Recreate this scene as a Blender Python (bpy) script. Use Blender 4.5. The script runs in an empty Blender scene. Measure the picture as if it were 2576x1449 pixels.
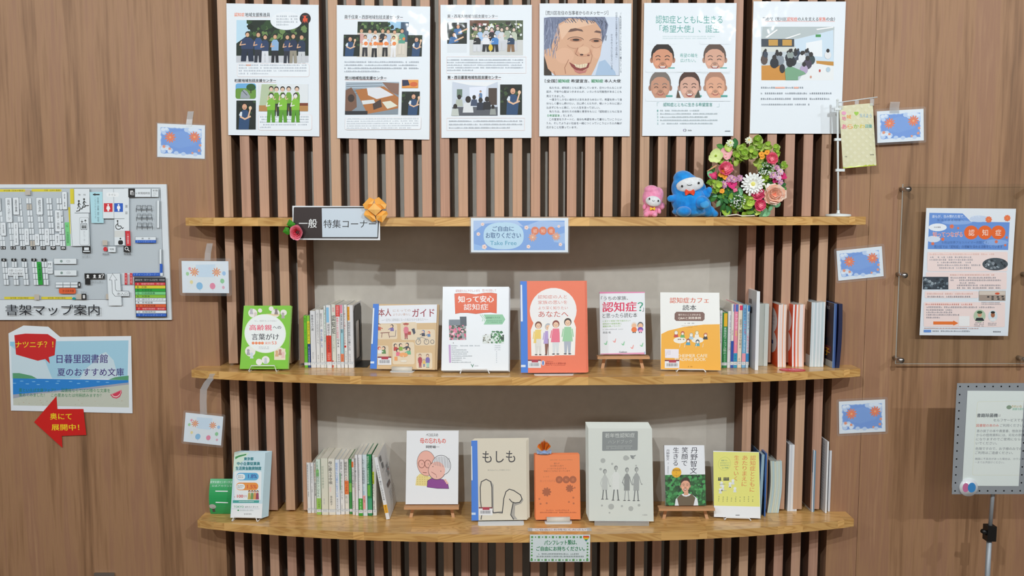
import bpy, bmesh, math, random
from mathutils import Matrix, Vector
random.seed(7)
R = math.radians
SC = bpy.context.scene
COL = SC.collection

# ------------------------------------------------------------------ camera
FPX, CX, CY = 2150.0, 1288.0, 724.5
EYE = Vector((0.0, -2.74, 1.45))
PITCH, ROLL = math.atan(202.0 / FPX), 0.0016
_F = Vector((0, math.cos(PITCH), -math.sin(PITCH)))
_U = Vector((0, math.sin(PITCH), math.cos(PITCH)))
_X = Vector((1, 0, 0))
CR = _X * math.cos(ROLL) - _U * math.sin(ROLL)
CU = _X * math.sin(ROLL) + _U * math.cos(ROLL)
cam_d = bpy.data.cameras.new('camera')
cam = bpy.data.objects.new('camera', cam_d)
COL.objects.link(cam)
cam_d.sensor_width = 36.0
cam_d.lens = 36.0 * FPX / 2576.0
cam_d.clip_start = 0.05
cam.matrix_world = Matrix(((CR.x, CU.x, -_F.x, EYE.x), (CR.y, CU.y, -_F.y, EYE.y), (CR.z, CU.z, -_F.z, EYE.z), (0, 0, 0, 1)))
SC.camera = cam

# ------------------------------------------------------------------ light
SC.view_settings.view_transform = 'Standard'
SC.view_settings.look = 'None'
SC.view_settings.gamma = 1.0
SC.view_settings.use_curve_mapping = False
SC.view_settings.exposure = -0.04
wd = bpy.data.worlds.new('world'); SC.world = wd; wd.use_nodes = True
bg = wd.node_tree.nodes['Background']
bg.inputs[0].default_value = (1.0, 0.91, 0.82, 1); bg.inputs[1].default_value = 0.11
CEIL_Z = 2.75
LAMPS = [(-4.3, 0.6), (-2.4, 0.85), (-0.43, 1.15), (1.45, 1.15), (3.25, 0.75), (5.1, 0.5)]
LAMP_Y, LAMP_Z, LAMP_W = -2.62, 2.72, 36.0
for i, (lx, k) in enumerate(LAMPS):
    ld = bpy.data.lights.new('downlight', 'SPOT')
    ld.energy = LAMP_W * k * 3.0; ld.color = (0.90, 0.965, 1.0)
    ld.shadow_soft_size = 0.028; ld.spot_size = R(125); ld.spot_blend = 0.6
    lo = bpy.data.objects.new('downlight', ld); COL.objects.link(lo)
    lo.location = (lx, LAMP_Y, LAMP_Z - 0.03)
    d = Vector((lx * 0.97, -0.05, 1.15)) - lo.location
    lo.rotation_euler = d.to_track_quat('-Z', 'Y').to_euler()

# added soft fill far behind the viewer, lifts the shade in the recess
rl = bpy.data.lights.new('added_fill_light', 'AREA'); rl.shape = 'RECTANGLE'; rl.size = 6.0; rl.size_y = 1.7; rl.energy = 40.0; rl.color = (1.0, 0.92, 0.84)
ro = bpy.data.objects.new('added_fill_light', rl); COL.objects.link(ro); ro.location = (0.3, -6.3, 1.75); ro.rotation_euler = (R(90), 0, 0)

# ------------------------------------------------------------------ pixel helpers (photo pixel -> point on a real plane)
def ray(px, py):
    return (CR * ((px - CX) / FPX) + CU * (-(py - CY) / FPX) + _F)
def onY(px, py, y=0.0):
    d = ray(px, py); t = (y - EYE.y) / d.y
    return EYE + d * t
def onZ(px, py, z):
    d = ray(px, py); t = (z - EYE.z) / d.z
    return EYE + d * t
CROPS = dict(A=(540, 0, 4.025), B=(1100, 0, 4.026), C=(1600, 0, 4.0255), D=(0, 440, 3.8136), E=(0, 800, 4.141),
             F=(380, 260, 2.7846), G=(1580, 240, 4.025), H=(2080, 220, 2.897), I=(440, 480, 3.018), J=(900, 660, 4.293),
             K=(1480, 660, 4.529), L=(1780, 660, 4.5286), M=(480, 1040, 3.543), N=(980, 1040, 3.542), O=(1440, 1040, 3.5426),
             Q=(1780, 960, 2.964), R=(2200, 440, 2.899), S=(2200, 920, 2.739), T=(700, 480, 8.587), U=(1160, 520, 8.587),
             V=(1600, 340, 6.44), W=(440, 880, 4.6), P=(0, 0, 1.0))
def cp(c, x, y):
    a = CROPS[c]
    return (a[0] + x / a[2], a[1] + y / a[2])

# ------------------------------------------------------------------ colour
def lin(c):
    c = c / 255.0
    return c / 12.92 if c <= 0.04045 else ((c + 0.055) / 1.055) ** 2.4
def C3(c):
    if isinstance(c, str):
        c = c.lstrip('#')
        if len(c) == 3: c = ''.join(k * 2 for k in c)
        c = (int(c[0:2], 16), int(c[2:4], 16), int(c[4:6], 16))
    return (lin(c[0]), lin(c[1]), lin(c[2]), 1.0)

# ------------------------------------------------------------------ materials
MATS = {}
def principled(name, col=(0.8, 0.8, 0.8, 1), rough=0.5, metal=0.0, spec=0.5, coat=0.0, coat_r=0.1):
    m = bpy.data.materials.new(name); m.use_nodes = True
    b = m.node_tree.nodes['Principled BSDF']
    b.inputs['Base Color'].default_value = col
    b.inputs['Roughness'].default_value = rough
    b.inputs['Metallic'].default_value = metal
    b.inputs['Specular IOR Level'].default_value = spec
    b.inputs['Coat Weight'].default_value = coat
    b.inputs['Coat Roughness'].default_value = coat_r
    return m, b, m.node_tree
def M_vc(name, rough, spec=0.4, coat=0.0, coat_r=0.1, bump=0.0):
    m, b, nt = principled(name, rough=rough, spec=spec, coat=coat, coat_r=coat_r)
    a = nt.nodes.new('ShaderNodeAttribute'); a.attribute_name = 'col'
    nt.links.new(a.outputs['Color'], b.inputs['Base Color'])
    if bump:
        n = nt.nodes.new('ShaderNodeTexNoise'); n.inputs['Scale'].default_value = 9.0
        t = nt.nodes.new('ShaderNodeTexCoord'); nt.links.new(t.outputs['Object'], n.inputs['Vector'])
        bp = nt.nodes.new('ShaderNodeBump'); bp.inputs['Strength'].default_value = bump; bp.inputs['Distance'].default_value = 0.01
        nt.links.new(n.outputs['Fac'], bp.inputs['Height']); nt.links.new(bp.outputs['Normal'], b.inputs['Coat Normal'])
    MATS[name] = m
    return m
M_vc('paper', 0.65, 0.3)
M_vc('laminated', 0.5, 0.35, 0.06, 0.08, 0.6)
M_vc('cover', 0.42, 0.5, 0.35, 0.15)
def M_plain(name, c, **k):
    MATS[name] = principled(name, C3(c), **k)[0]
M_plain('white_metal', (238, 239, 240), rough=0.5, spec=0.25)
M_plain('steel', (200, 200, 200), rough=0.22, metal=1.0)
M_plain('grey_metal', (160, 166, 172), rough=0.45, metal=0.3)
M_plain('black_metal', (22, 22, 23), rough=0.4)
M_plain('black_plastic', (14, 14, 15), rough=0.45)
M_plain('white_plastic', (225, 232, 232), rough=0.4)
M_plain('ceiling', (225, 222, 215), rough=0.9)
M_plain('easel_wood', (205, 155, 112), rough=0.6)
M_plain('dark_gap', (30, 28, 26), rough=0.9)
def M_lamp():
    m = bpy.data.materials.new('lamp_glass'); m.use_nodes = True; nt = m.node_tree
    nt.nodes.remove(nt.nodes['Principled BSDF'])
    e = nt.nodes.new('ShaderNodeEmission'); e.inputs[1].default_value = 12.0
    nt.links.new(e.outputs[0], nt.nodes['Material Output'].inputs[0]); MATS['lamp_glass'] = m
M_lamp()
def M_clear(name, tint, gl, rough=0.03, milk=0.0):
    m = bpy.data.materials.new(name); m.use_nodes = True; nt = m.node_tree
    nt.nodes.remove(nt.nodes['Principled BSDF'])
    t = nt.nodes.new('ShaderNodeBsdfTransparent'); t.inputs[0].default_value = tint
    g = nt.nodes.new('ShaderNodeBsdfGlossy'); g.inputs[1].default_value = rough
    lw = nt.nodes.new('ShaderNodeLayerWeight'); lw.inputs[0].default_value = 0.12
    mm = nt.nodes.new('ShaderNodeMath'); mm.operation = 'MULTIPLY_ADD'; mm.inputs[1].default_value = 0.3; mm.inputs[2].default_value = gl
    mx = nt.nodes.new('ShaderNodeMixShader')
    nt.links.new(lw.outputs[0], mm.inputs[0]); nt.links.new(mm.outputs[0], mx.inputs[0])
    nt.links.new(t.outputs[0], mx.inputs[1]); nt.links.new(g.outputs[0], mx.inputs[2])
    out = mx.outputs[0]
    if milk:
        df = nt.nodes.new('ShaderNodeBsdfDiffuse'); df.inputs[0].default_value = (0.85, 0.88, 0.9, 1)
        m2 = nt.nodes.new('ShaderNodeMixShader'); m2.inputs[0].default_value = milk
        nt.links.new(out, m2.inputs[1]); nt.links.new(df.outputs[0], m2.inputs[2]); out = m2.outputs[0]
    nt.links.new(out, nt.nodes['Material Output'].inputs[0]); MATS[name] = m
M_clear('film', (0.99, 0.995, 1.0, 1), 0.012, 0.12, 0.045)
M_clear('tape', (0.96, 0.97, 0.98, 1), 0.06, 0.3, 0.2)
M_clear('acrylic', (0.97, 0.985, 0.98, 1), 0.015, 0.02)
def ramp(nt, stops):
    r = nt.nodes.new('ShaderNodeValToRGB')
    while len(r.color_ramp.elements) < len(stops): r.color_ramp.elements.new(0.5)
    for e, (p, c) in zip(r.color_ramp.elements, stops):
        e.position = p; e.color = C3(c)
    return r
def M_laminate(name, sx, cols, per_obj=False):
    m, b, nt = principled(name, rough=0.5, spec=0.35)
    t = nt.nodes.new('ShaderNodeTexCoord'); mp = nt.nodes.new('ShaderNodeMapping')
    mp.inputs['Scale'].default_value = (sx, sx, 0.55)
    nt.links.new(t.outputs['Object'], mp.inputs[0])
    vec = mp.outputs[0]
    if per_obj:
        oi = nt.nodes.new('ShaderNodeObjectInfo'); ad = nt.nodes.new('ShaderNodeVectorMath'); ad.operation = 'ADD'
        ml = nt.nodes.new('ShaderNodeMath'); ml.operation = 'MULTIPLY'; ml.inputs[1].default_value = 57.0
        nt.links.new(oi.outputs['Random'], ml.inputs[0]); nt.links.new(vec, ad.inputs[0]); nt.links.new(ml.outputs[0], ad.inputs[1])
        vec = ad.outputs[0]
    n1 = nt.nodes.new('ShaderNodeTexNoise'); n1.inputs['Scale'].default_value = 1.0; n1.inputs['Detail'].default_value = 3.0; n1.inputs['Distortion'].default_value = 0.4
    n2 = nt.nodes.new('ShaderNodeTexNoise'); n2.inputs['Scale'].default_value = 7.0; n2.inputs['Detail'].default_value = 4.0
    nt.links.new(vec, n1.inputs['Vector']); nt.links.new(vec, n2.inputs['Vector'])
    mx = nt.nodes.new('ShaderNodeMath'); mx.operation = 'MULTIPLY_ADD'; mx.inputs[1].default_value = 0.35
    sc = nt.nodes.new('ShaderNodeMath'); sc.operation = 'MULTIPLY'; sc.inputs[1].default_value = 0.65
    nt.links.new(n1.outputs['Fac'], sc.inputs[0]); nt.links.new(n2.outputs['Fac'], mx.inputs[0]); nt.links.new(sc.outputs[0], mx.inputs[2])
    r = ramp(nt, cols); nt.links.new(mx.outputs[0], r.inputs[0])
    out = r.outputs[0]
    if per_obj:
        hs = nt.nodes.new('ShaderNodeHueSaturation'); mr = nt.nodes.new('ShaderNodeMapRange')
        mr.inputs['To Min'].default_value = 0.92; mr.inputs['To Max'].default_value = 1.08
        nt.links.new(oi.outputs['Random'], mr.inputs[0]); nt.links.new(mr.outputs[0], hs.inputs['Value'])
        m2 = nt.nodes.new('ShaderNodeMapRange'); m2.inputs['To Min'].default_value = 0.488; m2.inputs['To Max'].default_value = 0.506
        nt.links.new(oi.outputs['Random'], m2.inputs[0]); nt.links.new(m2.outputs[0], hs.inputs['Hue'])
        nt.links.new(out, hs.inputs['Color']); out = hs.outputs[0]
    nt.links.new(out, b.inputs['Base Color'])
    MATS[name] = m
LAMC = [(0.30, (108, 79, 56)), (0.42, (147, 110, 80)), (0.50, (166, 127, 94)), (0.58, (157, 117, 91)), (0.70, (180, 141, 105))]
M_laminate('laminate', 11.0, LAMC)
M_laminate('slat_wood_shaded', 34.0, [(0.28, (92, 64, 48)), (0.5, (118, 84, 62)), (0.74, (130, 96, 72))], True)  # slat wood darkened for the side faces: gap shade put into the colour
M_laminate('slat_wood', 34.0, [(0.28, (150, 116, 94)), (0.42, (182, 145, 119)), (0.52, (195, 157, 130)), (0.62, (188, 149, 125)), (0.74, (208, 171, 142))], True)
def M_pine():
    m, b, nt = principled('shelf_wood', rough=0.32, spec=0.5, coat=0.35, coat_r=0.12)
    t = nt.nodes.new('ShaderNodeTexCoord')
    br = nt.nodes.new('ShaderNodeTexBrick'); br.offset = 0.37; br.offset_frequency = 2
    br.inputs['Scale'].default_value = 1.0; br.inputs['Mortar Size'].default_value = 0.0
    br.inputs['Brick Width'].default_value = 0.23; br.inputs['Row Height'].default_value = 0.043
    br.inputs['Color1'].default_value = (0, 0, 0, 1); br.inputs['Color2'].default_value = (1, 1, 1, 1); br.inputs['Bias'].default_value = 0.0
    nt.links.new(t.outputs['Object'], br.inputs['Vector'])
    ml = nt.nodes.new('ShaderNodeVectorMath'); ml.operation = 'SCALE'; ml.inputs['Scale'].default_value = 13.0
    nt.links.new(br.outputs['Color'], ml.inputs[0])
    rot = nt.nodes.new('ShaderNodeVectorRotate'); rot.rotation_type = 'Y_AXIS'
    am = nt.nodes.new('ShaderNodeMapRange'); am.inputs['To Min'].default_value = -0.3; am.inputs['To Max'].default_value = 0.35
    nt.links.new(br.outputs['Fac'], am.inputs[0])
    sepc = nt.nodes.new('ShaderNodeSeparateColor'); nt.links.new(br.outputs['Color'], sepc.inputs[0]); nt.links.new(sepc.outputs[0], am.inputs[0])
    nt.links.new(t.outputs['Object'], rot.inputs['Vector']); nt.links.new(am.outputs[0], rot.inputs['Angle'])
    mp = nt.nodes.new('ShaderNodeMapping'); mp.inputs['Scale'].default_value = (1.2, 14.0, 22.0)
    nt.links.new(rot.outputs[0], mp.inputs[0])
    ad = nt.nodes.new('ShaderNodeVectorMath'); ad.operation = 'ADD'
    nt.links.new(mp.outputs[0], ad.inputs[0]); nt.links.new(ml.outputs[0], ad.inputs[1])
    wv = nt.nodes.new('ShaderNodeTexNoise'); wv.inputs['Scale'].default_value = 1.6; wv.inputs['Detail'].default_value = 2.0; wv.inputs['Distortion'].default_value = 0.6
    nt.links.new(ad.outputs[0], wv.inputs['Vector'])
    sn = nt.nodes.new('ShaderNodeMath'); sn.operation = 'MULTIPLY'; sn.inputs[1].default_value = 34.0
    si = nt.nodes.new('ShaderNodeMath'); si.operation = 'SINE'
    nt.links.new(wv.outputs['Fac'], sn.inputs[0]); nt.links.new(sn.outputs[0], si.inputs[0])
    mr = nt.nodes.new('ShaderNodeMapRange'); mr.inputs['From Min'].default_value = -1
    nt.links.new(si.outputs[0], mr.inputs[0])
    r = ramp(nt, [(0.0, (202, 151, 86)), (0.3, (218, 170, 102)), (1.0, (226, 179, 111))])
    nt.links.new(mr.outputs[0], r.inputs[0])
    hs = nt.nodes.new('ShaderNodeHueSaturation'); m2 = nt.nodes.new('ShaderNodeMapRange')
    m2.inputs['To Min'].default_value = 0.84; m2.inputs['To Max'].default_value = 1.06
    nt.links.new(sepc.outputs[0], m2.inputs[0]); nt.links.new(m2.outputs[0], hs.inputs['Value']); nt.links.new(r.outputs[0], hs.inputs['Color'])
    nt.links.new(hs.outputs[0], b.inputs['Base Color'])
    MATS['shelf_wood'] = m
M_pine()
def M_noise(name, c1, c2, scale, rough=0.8, bump=0.0, sheen=0.0, dist=0.002):
    m, b, nt = principled(name, rough=rough, spec=0.2)
    t = nt.nodes.new('ShaderNodeTexCoord'); n = nt.nodes.new('ShaderNodeTexNoise'); n.inputs['Scale'].default_value = scale; n.inputs['Detail'].default_value = 4
    nt.links.new(t.outputs['Object'], n.inputs['Vector'])
    r = ramp(nt, [(0.35, c1), (0.65, c2)]); nt.links.new(n.outputs['Fac'], r.inputs[0]); nt.links.new(r.outputs[0], b.inputs['Base Color'])
    if bump:
        bp = nt.nodes.new('ShaderNodeBump'); bp.inputs['Strength'].default_value = bump; bp.inputs['Distance'].default_value = dist
        nt.links.new(n.outputs['Fac'], bp.inputs['Height']); nt.links.new(bp.outputs[0], b.inputs['Normal'])
    b.inputs['Sheen Weight'].default_value = sheen
    MATS[name] = m
M_noise('plaster', (196, 190, 180), (201, 195, 185), 30, 0.85, 0.1)
M_noise('floor_vinyl', (120, 105, 92), (135, 120, 105), 14, 0.5)
M_noise('plush_blue', (22, 128, 208), (36, 152, 232), 60, 0.95, 0.8, 0.5)
M_noise('plush_light_blue', (60, 150, 215), (80, 170, 228), 60, 0.95, 0.8, 0.5)
M_noise('plush_pink', (232, 135, 172), (244, 160, 192), 90, 0.95, 0.7, 0.5)
M_noise('plush_white', (220, 222, 224), (236, 238, 240), 90, 0.95, 0.6, 0.3)
M_noise('felt_red', (226, 74, 48), (238, 88, 58), 200, 0.9, 0.3)

# ------------------------------------------------------------------ object helpers
def tag(o, label=None, cat=None, group=None, kind=None):
    if label: o['label'] = label
    if cat: o['category'] = cat
    if group: o['group'] = group
    if kind: o['kind'] = kind
    return o
def empty(name, loc, label=None, cat=None, group=None, rot=None, kind=None):
    o = bpy.data.objects.new(name, None); COL.objects.link(o); o.empty_display_size = 0.02
    o.location = loc
    if rot is not None: o.rotation_euler = rot
    return tag(o, label, cat, group, kind)
class MB:
    """collects shapes, links them as one mesh object; every vertex carries a colour"""
    def __init__(s): s.v = []; s.f = []; s.c = []; s.fm = []; s.sm = []
    def add(s, vs, fs, col=(200, 200, 200), mat=0, smooth=False):
        o = len(s.v); c = C3(col) if not (isinstance(col, tuple) and len(col) == 4) else col
        s.v += [tuple(p) for p in vs]; s.c += [c] * len(vs)
        for f in fs: s.f.append(tuple(o + i for i in f)); s.fm.append(mat); s.sm.append(smooth)
    def box(s, x0, x1, y0, y1, z0, z1, col=(200, 200, 200), mat=0, M=None):
        vs = [Vector((x, y, z)) for z in (z0, z1) for y in (y0, y1) for x in (x0, x1)]
        if M is not None: vs = [M @ v for v in vs]
        s.add(vs, [(0, 2, 3, 1), (4, 5, 7, 6), (0, 1, 5, 4), (2, 6, 7, 3), (0, 4, 6, 2), (1, 3, 7, 5)], col, mat)
    def prism(s, pts, z0, z1, col=(200, 200, 200), mat=0, M=None):
        n = len(pts)
        vs = [Vector((x, y, z)) for z in (z0, z1) for x, y in pts]
        if M is not None: vs = [M @ v for v in vs]
        fs = [tuple(range(n))[::-1], tuple(range(n, 2 * n))] + [(i, (i + 1) % n, n + (i + 1) % n, n + i) for i in range(n)]
        s.add(vs, fs, col, mat)
    def tube(s, pts, r, col=(200, 200, 200), mat=0, n=8, closed=False, r1=None):
        pts = [Vector(p) for p in pts]; m = len(pts); rings = []
        for i, p in enumerate(pts):
            a = pts[(i - 1) % m] if (i > 0 or closed) else p; b = pts[(i + 1) % m] if (i < m - 1 or closed) else p
            t = (b - a).normalized(); up = Vector((0, 0, 1)) if abs(t.z) < 0.9 else Vector((0, 1, 0))
            x = t.cross(up).normalized(); y = x.cross(t).normalized()
            rr = r if r1 is None else r + (r1 - r) * i / (m - 1)
            rings.append([p + (x * math.cos(2 * math.pi * k / n) + y * math.sin(2 * math.pi * k / n)) * rr for k in range(n)])
        vs = [q for rg in rings for q in rg]; fs = []
        for i in range(m if closed else m - 1):
            j = (i + 1) % m
            for k in range(n): fs.append((i * n + k, i * n + (k + 1) % n, j * n + (k + 1) % n, j * n + k))
        if not closed: fs += [tuple(range(n))[::-1], tuple((m - 1) * n + k for k in range(n))]
        s.add(vs, fs, col, mat, True)
    def ball(s, c, r, col=(200, 200, 200), mat=0, nu=16, nv=10, M=None, fn=None):
        rx, ry, rz = (r, r, r) if not isinstance(r, (tuple, list)) else r
        vs = [Vector((0, 0, rz))]
        for j in range(1, nv):
            th = math.pi * j / nv
            for i in range(nu):
                ph = 2 * math.pi * i / nu
                vs.append(Vector((rx * math.sin(th) * math.cos(ph), ry * math.sin(th) * math.sin(ph), rz * math.cos(th))))
        vs.append(Vector((0, 0, -rz)))
        if fn: vs = [fn(v) for v in vs]
        if M is not None: vs = [M @ v for v in vs]
        vs = [v + Vector(c) for v in vs]
        fs = [(0, 1 + i, 1 + (i + 1) % nu) for i in range(nu)]
        for j in range(nv - 2):
            for i in range(nu):
                a = 1 + j * nu; fs.append((a + i, a + nu + i, a + nu + (i + 1) % nu, a + (i + 1) % nu))
        e = len(vs) - 1; a = 1 + (nv - 2) * nu
        fs += [(e, a + (i + 1) % nu, a + i) for i in range(nu)]
        s.add(vs, fs, col, mat, True)
    def art(s, art, M):
        for (vs, fs, c, z) in art.items:
            s.add([M @ Vector((x, y, z)) for x, y in vs], fs, c, 0)
    def build(s, name, mats, parent=None, loc=None, me=None):
        if me is None:
            me = bpy.data.meshes.new(name)
            me.from_pydata([tuple(v) for v in s.v], [], s.f)
            a = me.color_attributes.new('col', 'FLOAT_COLOR', 'POINT')
            flat = [x for c in s.c for x in c]; a.data.foreach_set('color', flat)
            if not isinstance(mats, (list, tuple)): mats = [mats]
            for m in mats: me.materials.append(MATS[m])
            me.polygons.foreach_set('material_index', s.fm); me.polygons.foreach_set('use_smooth', s.sm)
            me.update()
        o = bpy.data.objects.new(name, me); COL.objects.link(o)
        if parent is not None: o.parent = parent
        if loc is not None: o.location = loc
        return o
def plain(name, me, parent=None, loc=None, rot=None):
    o = bpy.data.objects.new(name, me); COL.objects.link(o)
    if parent is not None: o.parent = parent
    if loc is not None: o.location = loc
    if rot is not None: o.rotation_euler = rot
    return o

# ------------------------------------------------------------------ lettering: outlines taken from the built-in font
_fc = bpy.data.curves.new('lettering', 'FONT'); _fc.resolution_u = 3; _fc.fill_mode = 'FRONT'
_fo = bpy.data.objects.new('lettering', _fc); COL.objects.link(_fo)
_dg = bpy.context.evaluated_depsgraph_get()
_tc = {}
def glyphs(s, bold=0.0, align='LEFT', ls=1.0):
    key = (s, bold, align, ls)
    if key not in _tc:
        _fc.body = s; _fc.offset = bold; _fc.align_x = align; _fc.space_line = ls
        _fc.resolution_u = 3
        _fo.update_tag(); _dg.update()
        ev = _fo.evaluated_get(_dg); me = ev.to_mesh()
        vs = [(v.co.x, v.co.y) for v in me.vertices]; fs = [tuple(p.vertices) for p in me.polygons]
        ev.to_mesh_clear()
        if not vs: vs = [(0, 0), (1, 0), (0, 1)]; fs = []
        xs = [v[0] for v in vs]; ys = [v[1] for v in vs]
        _tc[key] = (vs, fs, min(xs), max(xs), min(ys), max(ys))
    return _tc[key]

class Art:
    """flat print on a w x h sheet (metres); drawing coordinates are those of the sheet's four corners as read off the photograph"""
    STEP = 2.5e-5
    def __init__(s, w, h, corners=None):
        s.w, s.h = w, h; s.q = corners or [(0, 0), (1, 0), (1, 1), (0, 1)]; s.items = []; s.z = s.STEP
    def up(s): s.z += s.STEP; return s
    def uv(s, x, y):
        (x0, y0), (x1, y1), (x2, y2), (x3, y3) = s.q
        u, v = 0.5, 0.5
        for _ in range(6):
            fx = (1 - u) * (1 - v) * x0 + u * (1 - v) * x1 + u * v * x2 + (1 - u) * v * x3 - x
            fy = (1 - u) * (1 - v) * y0 + u * (1 - v) * y1 + u * v * y2 + (1 - u) * v * y3 - y
            a = (1 - v) * (x1 - x0) + v * (x2 - x3); b = (1 - u) * (x3 - x0) + u * (x2 - x1)
            c = (1 - v) * (y1 - y0) + v * (y2 - y3); d = (1 - u) * (y3 - y0) + u * (y2 - y1)
            det = a * d - b * c
            if abs(det) < 1e-12: break
            u -= (fx * d - b * fy) / det; v -= (a * fy - fx * c) / det
        return u, v
    def L(s, x, y, clip=True):
        u, v = s.uv(x, y)
        if clip: u = min(max(u, 0.0), 1.0); v = min(max(v, 0.0), 1.0)
        return ((u - 0.5) * s.w, (0.5 - v) * s.h)
    def raw(s, pts, fs, col): s.z += 3e-6; s.items.append((pts, fs, C3(col), s.z)); return s
    def poly(s, pts, col):
        q = [s.L(x, y) for x, y in pts]
        ar = sum(q[i][0] * q[(i + 1) % len(q)][1] - q[(i + 1) % len(q)][0] * q[i][1] for i in range(len(q)))
        idx = tuple(range(len(q)))
        return s.raw(q, [idx if ar > 0 else idx[::-1]], col)
    def rect(s, x0, y0, x1, y1, col): return s.poly([(x0, y0), (x1, y0), (x1, y1), (x0, y1)], col)
    def full(s, col): s.items.append(([(-s.w / 2, -s.h / 2), (s.w / 2, -s.h / 2), (s.w / 2, s.h / 2), (-s.w / 2, s.h / 2)], [(0, 1, 2, 3)], C3(col), s.z)); return s
    def ell(s, cx, cy, rx, ry, col, n=20, a0=0.0, a1=360.0, rot=0.0):
        c, d = math.cos(R(rot)), math.sin(R(rot)); pts = []
        m = n if a1 - a0 >= 360 else n + 1
        for k in range(m):
            t = R(a0 + (a1 - a0) * k / n); x, y = rx * math.cos(t), ry * math.sin(t)
            pts.append((cx + x * c - y * d, cy + x * d + y * c))
        return s.poly(pts, col)
    def rrect(s, x0, y0, x1, y1, r, col, n=4):
        pts = []
        for (cx, cy, a) in ((x1 - r, y0 + r, -90), (x1 - r, y1 - r, 0), (x0 + r, y1 - r, 90), (x0 + r, y0 + r, 180)):
            for k in range(n + 1):
                t = R(a + 90 * k / n); pts.append((cx + r * math.cos(t), cy + r * math.sin(t)))
        return s.poly(pts, col)
    def frame(s, x0, y0, x1, y1, t, col):
        s.rect(x0, y0, x1, y0 + t, col); s.rect(x0, y1 - t, x1, y1, col); s.rect(x0, y0, x0 + t, y1, col); s.rect(x1 - t, y0, x1, y1, col); return s
    def line(s, pts, t, col):
        for (a, b), (c, d) in zip(pts[:-1], pts[1:]):
            L = math.hypot(c - a, d - b) or 1e-9; nx, ny = -(d - b) / L * t / 2, (c - a) / L * t / 2
            ex, ey = (c - a) / L * t * 0.3, (d - b) / L * t * 0.3
            s.poly([(a + nx - ex, b + ny - ey), (c + nx + ex, d + ny + ey), (c - nx + ex, d - ny + ey), (a - nx - ex, b - ny - ey)], col)
        return s
    def arc(s, cx, cy, rx, ry, a0, a1, t, col, n=12):
        return s.line([(cx + rx * math.cos(R(a0 + (a1 - a0) * k / n)), cy + ry * math.sin(R(a0 + (a1 - a0) * k / n))) for k in range(n + 1)], t, col)
    def text(s, t, x0, y0, x1, y1, col, bold=0.0, slant=0.0):
        vs, fs, a, b, c, d = glyphs(t)
        sx = (x1 - x0) / max(b - a, 1e-6); sy = (y1 - y0) / max(d - c, 1e-6)
        for ox, oy in s.fat(bold): s.raw([s.L(x0 + (x - a + ox) * sx, y0 + (d - y + oy) * sy + (x - a) * sx * slant, False) for x, y in vs], fs, col)
        return s
    @staticmethod
    def fat(b): return [(0, 0)] if b < .004 else [(-b * .65, 0), (b * .65, 0), (0, b * .5)]
    def vtext(s, t, x0, y0, x1, y1, col, bold=0.0):
        t = t.replace('ー', '｜')
        vs, fs, a, b, c, d = glyphs('\n'.join(t), 0.0, 'CENTER', 1.0)
        sx = (x1 - x0) / max(b - a, 1e-6); sy = (y1 - y0) / max(d - c, 1e-6)
        for ox, oy in s.fat(bold): s.raw([s.L(x0 + (x - a + ox) * sx, y0 + (d - y + oy) * sy, False) for x, y in vs], fs, col)
        return s
    def greek(s, x0, y0, x1, y1, lines, col, fill=0.55, last=0.6, rnd=None, vert=False):
        """rows of print too small to read in the photograph"""
        rn = random.Random(rnd if rnd is not None else int(x0 * 7 + y0)); pts = []; fs = []
        if vert:
            lw = (x1 - x0) / lines; ch = lw * 0.8
            for i in range(lines):
                y = y0; end = y1 if i < lines - 1 else y0 + (y1 - y0) * last
                while y < end - ch:
                    if rn.random() < 0.9:
                        for k in range(2):
                            a = y + rn.random() * ch * 0.5; b = x0 + lw * (i + 0.2 + 0.2 * rn.random()); o = len(pts)
                            pts += [(b, a), (b + lw * 0.45, a), (b + lw * 0.45, a + ch * 0.25), (b, a + ch * 0.25)]; fs.append((o + 3, o + 2, o + 1, o))
                    y += ch
        else:
            lh = (y1 - y0) / lines; ch = lh * fill
            for i in range(lines):
                x = x0; end = x1 if i < lines - 1 else x0 + (x1 - x0) * last; yy = y0 + lh * (i + 0.5) - ch / 2
                while x < end - ch:
                    if rn.random() < 0.93:
                        k = rn.randint(0, 2)
                        segs = [(0.05, 0.1, 0.85, 0.28), (0.1, 0.65, 0.9, 0.85), (0.4, 0.0, 0.58, 0.95)] if k else [(0.1, 0.1, 0.28, 0.9), (0.45, 0.35, 0.9, 0.52), (0.5, 0.75, 0.85, 0.92)]
                        for (a, b, c, d) in segs:
                            o = len(pts); pts += [(x + a * ch, yy + b * ch), (x + c * ch, yy + b * ch), (x + c * ch, yy + d * ch), (x + a * ch, yy + d * ch)]; fs.append((o + 3, o + 2, o + 1, o))
                    x += ch * 1.08
        if pts: s.raw([s.L(x, y, False) for x, y in pts], fs, col)
        return s
    def speckle(s, x0, y0, x1, y1, n, size, cols, seed=1, asp=1.0):
        rn = random.Random(seed)
        for _ in range(n):
            r = size * (0.5 + rn.random()); cx = x0 + rn.random() * (x1 - x0); cy = y0 + rn.random() * (y1 - y0); a = rn.random() * 360
            pts = [(min(max(cx + r * math.cos(R(a + 72 * k)) * (0.7 + 0.5 * rn.random()), x0), x1), min(max(cy + r * asp * math.sin(R(a + 72 * k)) * (0.7 + 0.5 * rn.random()), y0), y1)) for k in range(5)]
            s.z += 2e-7; s.poly(pts, rn.choice(cols))
        return s.up()
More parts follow.
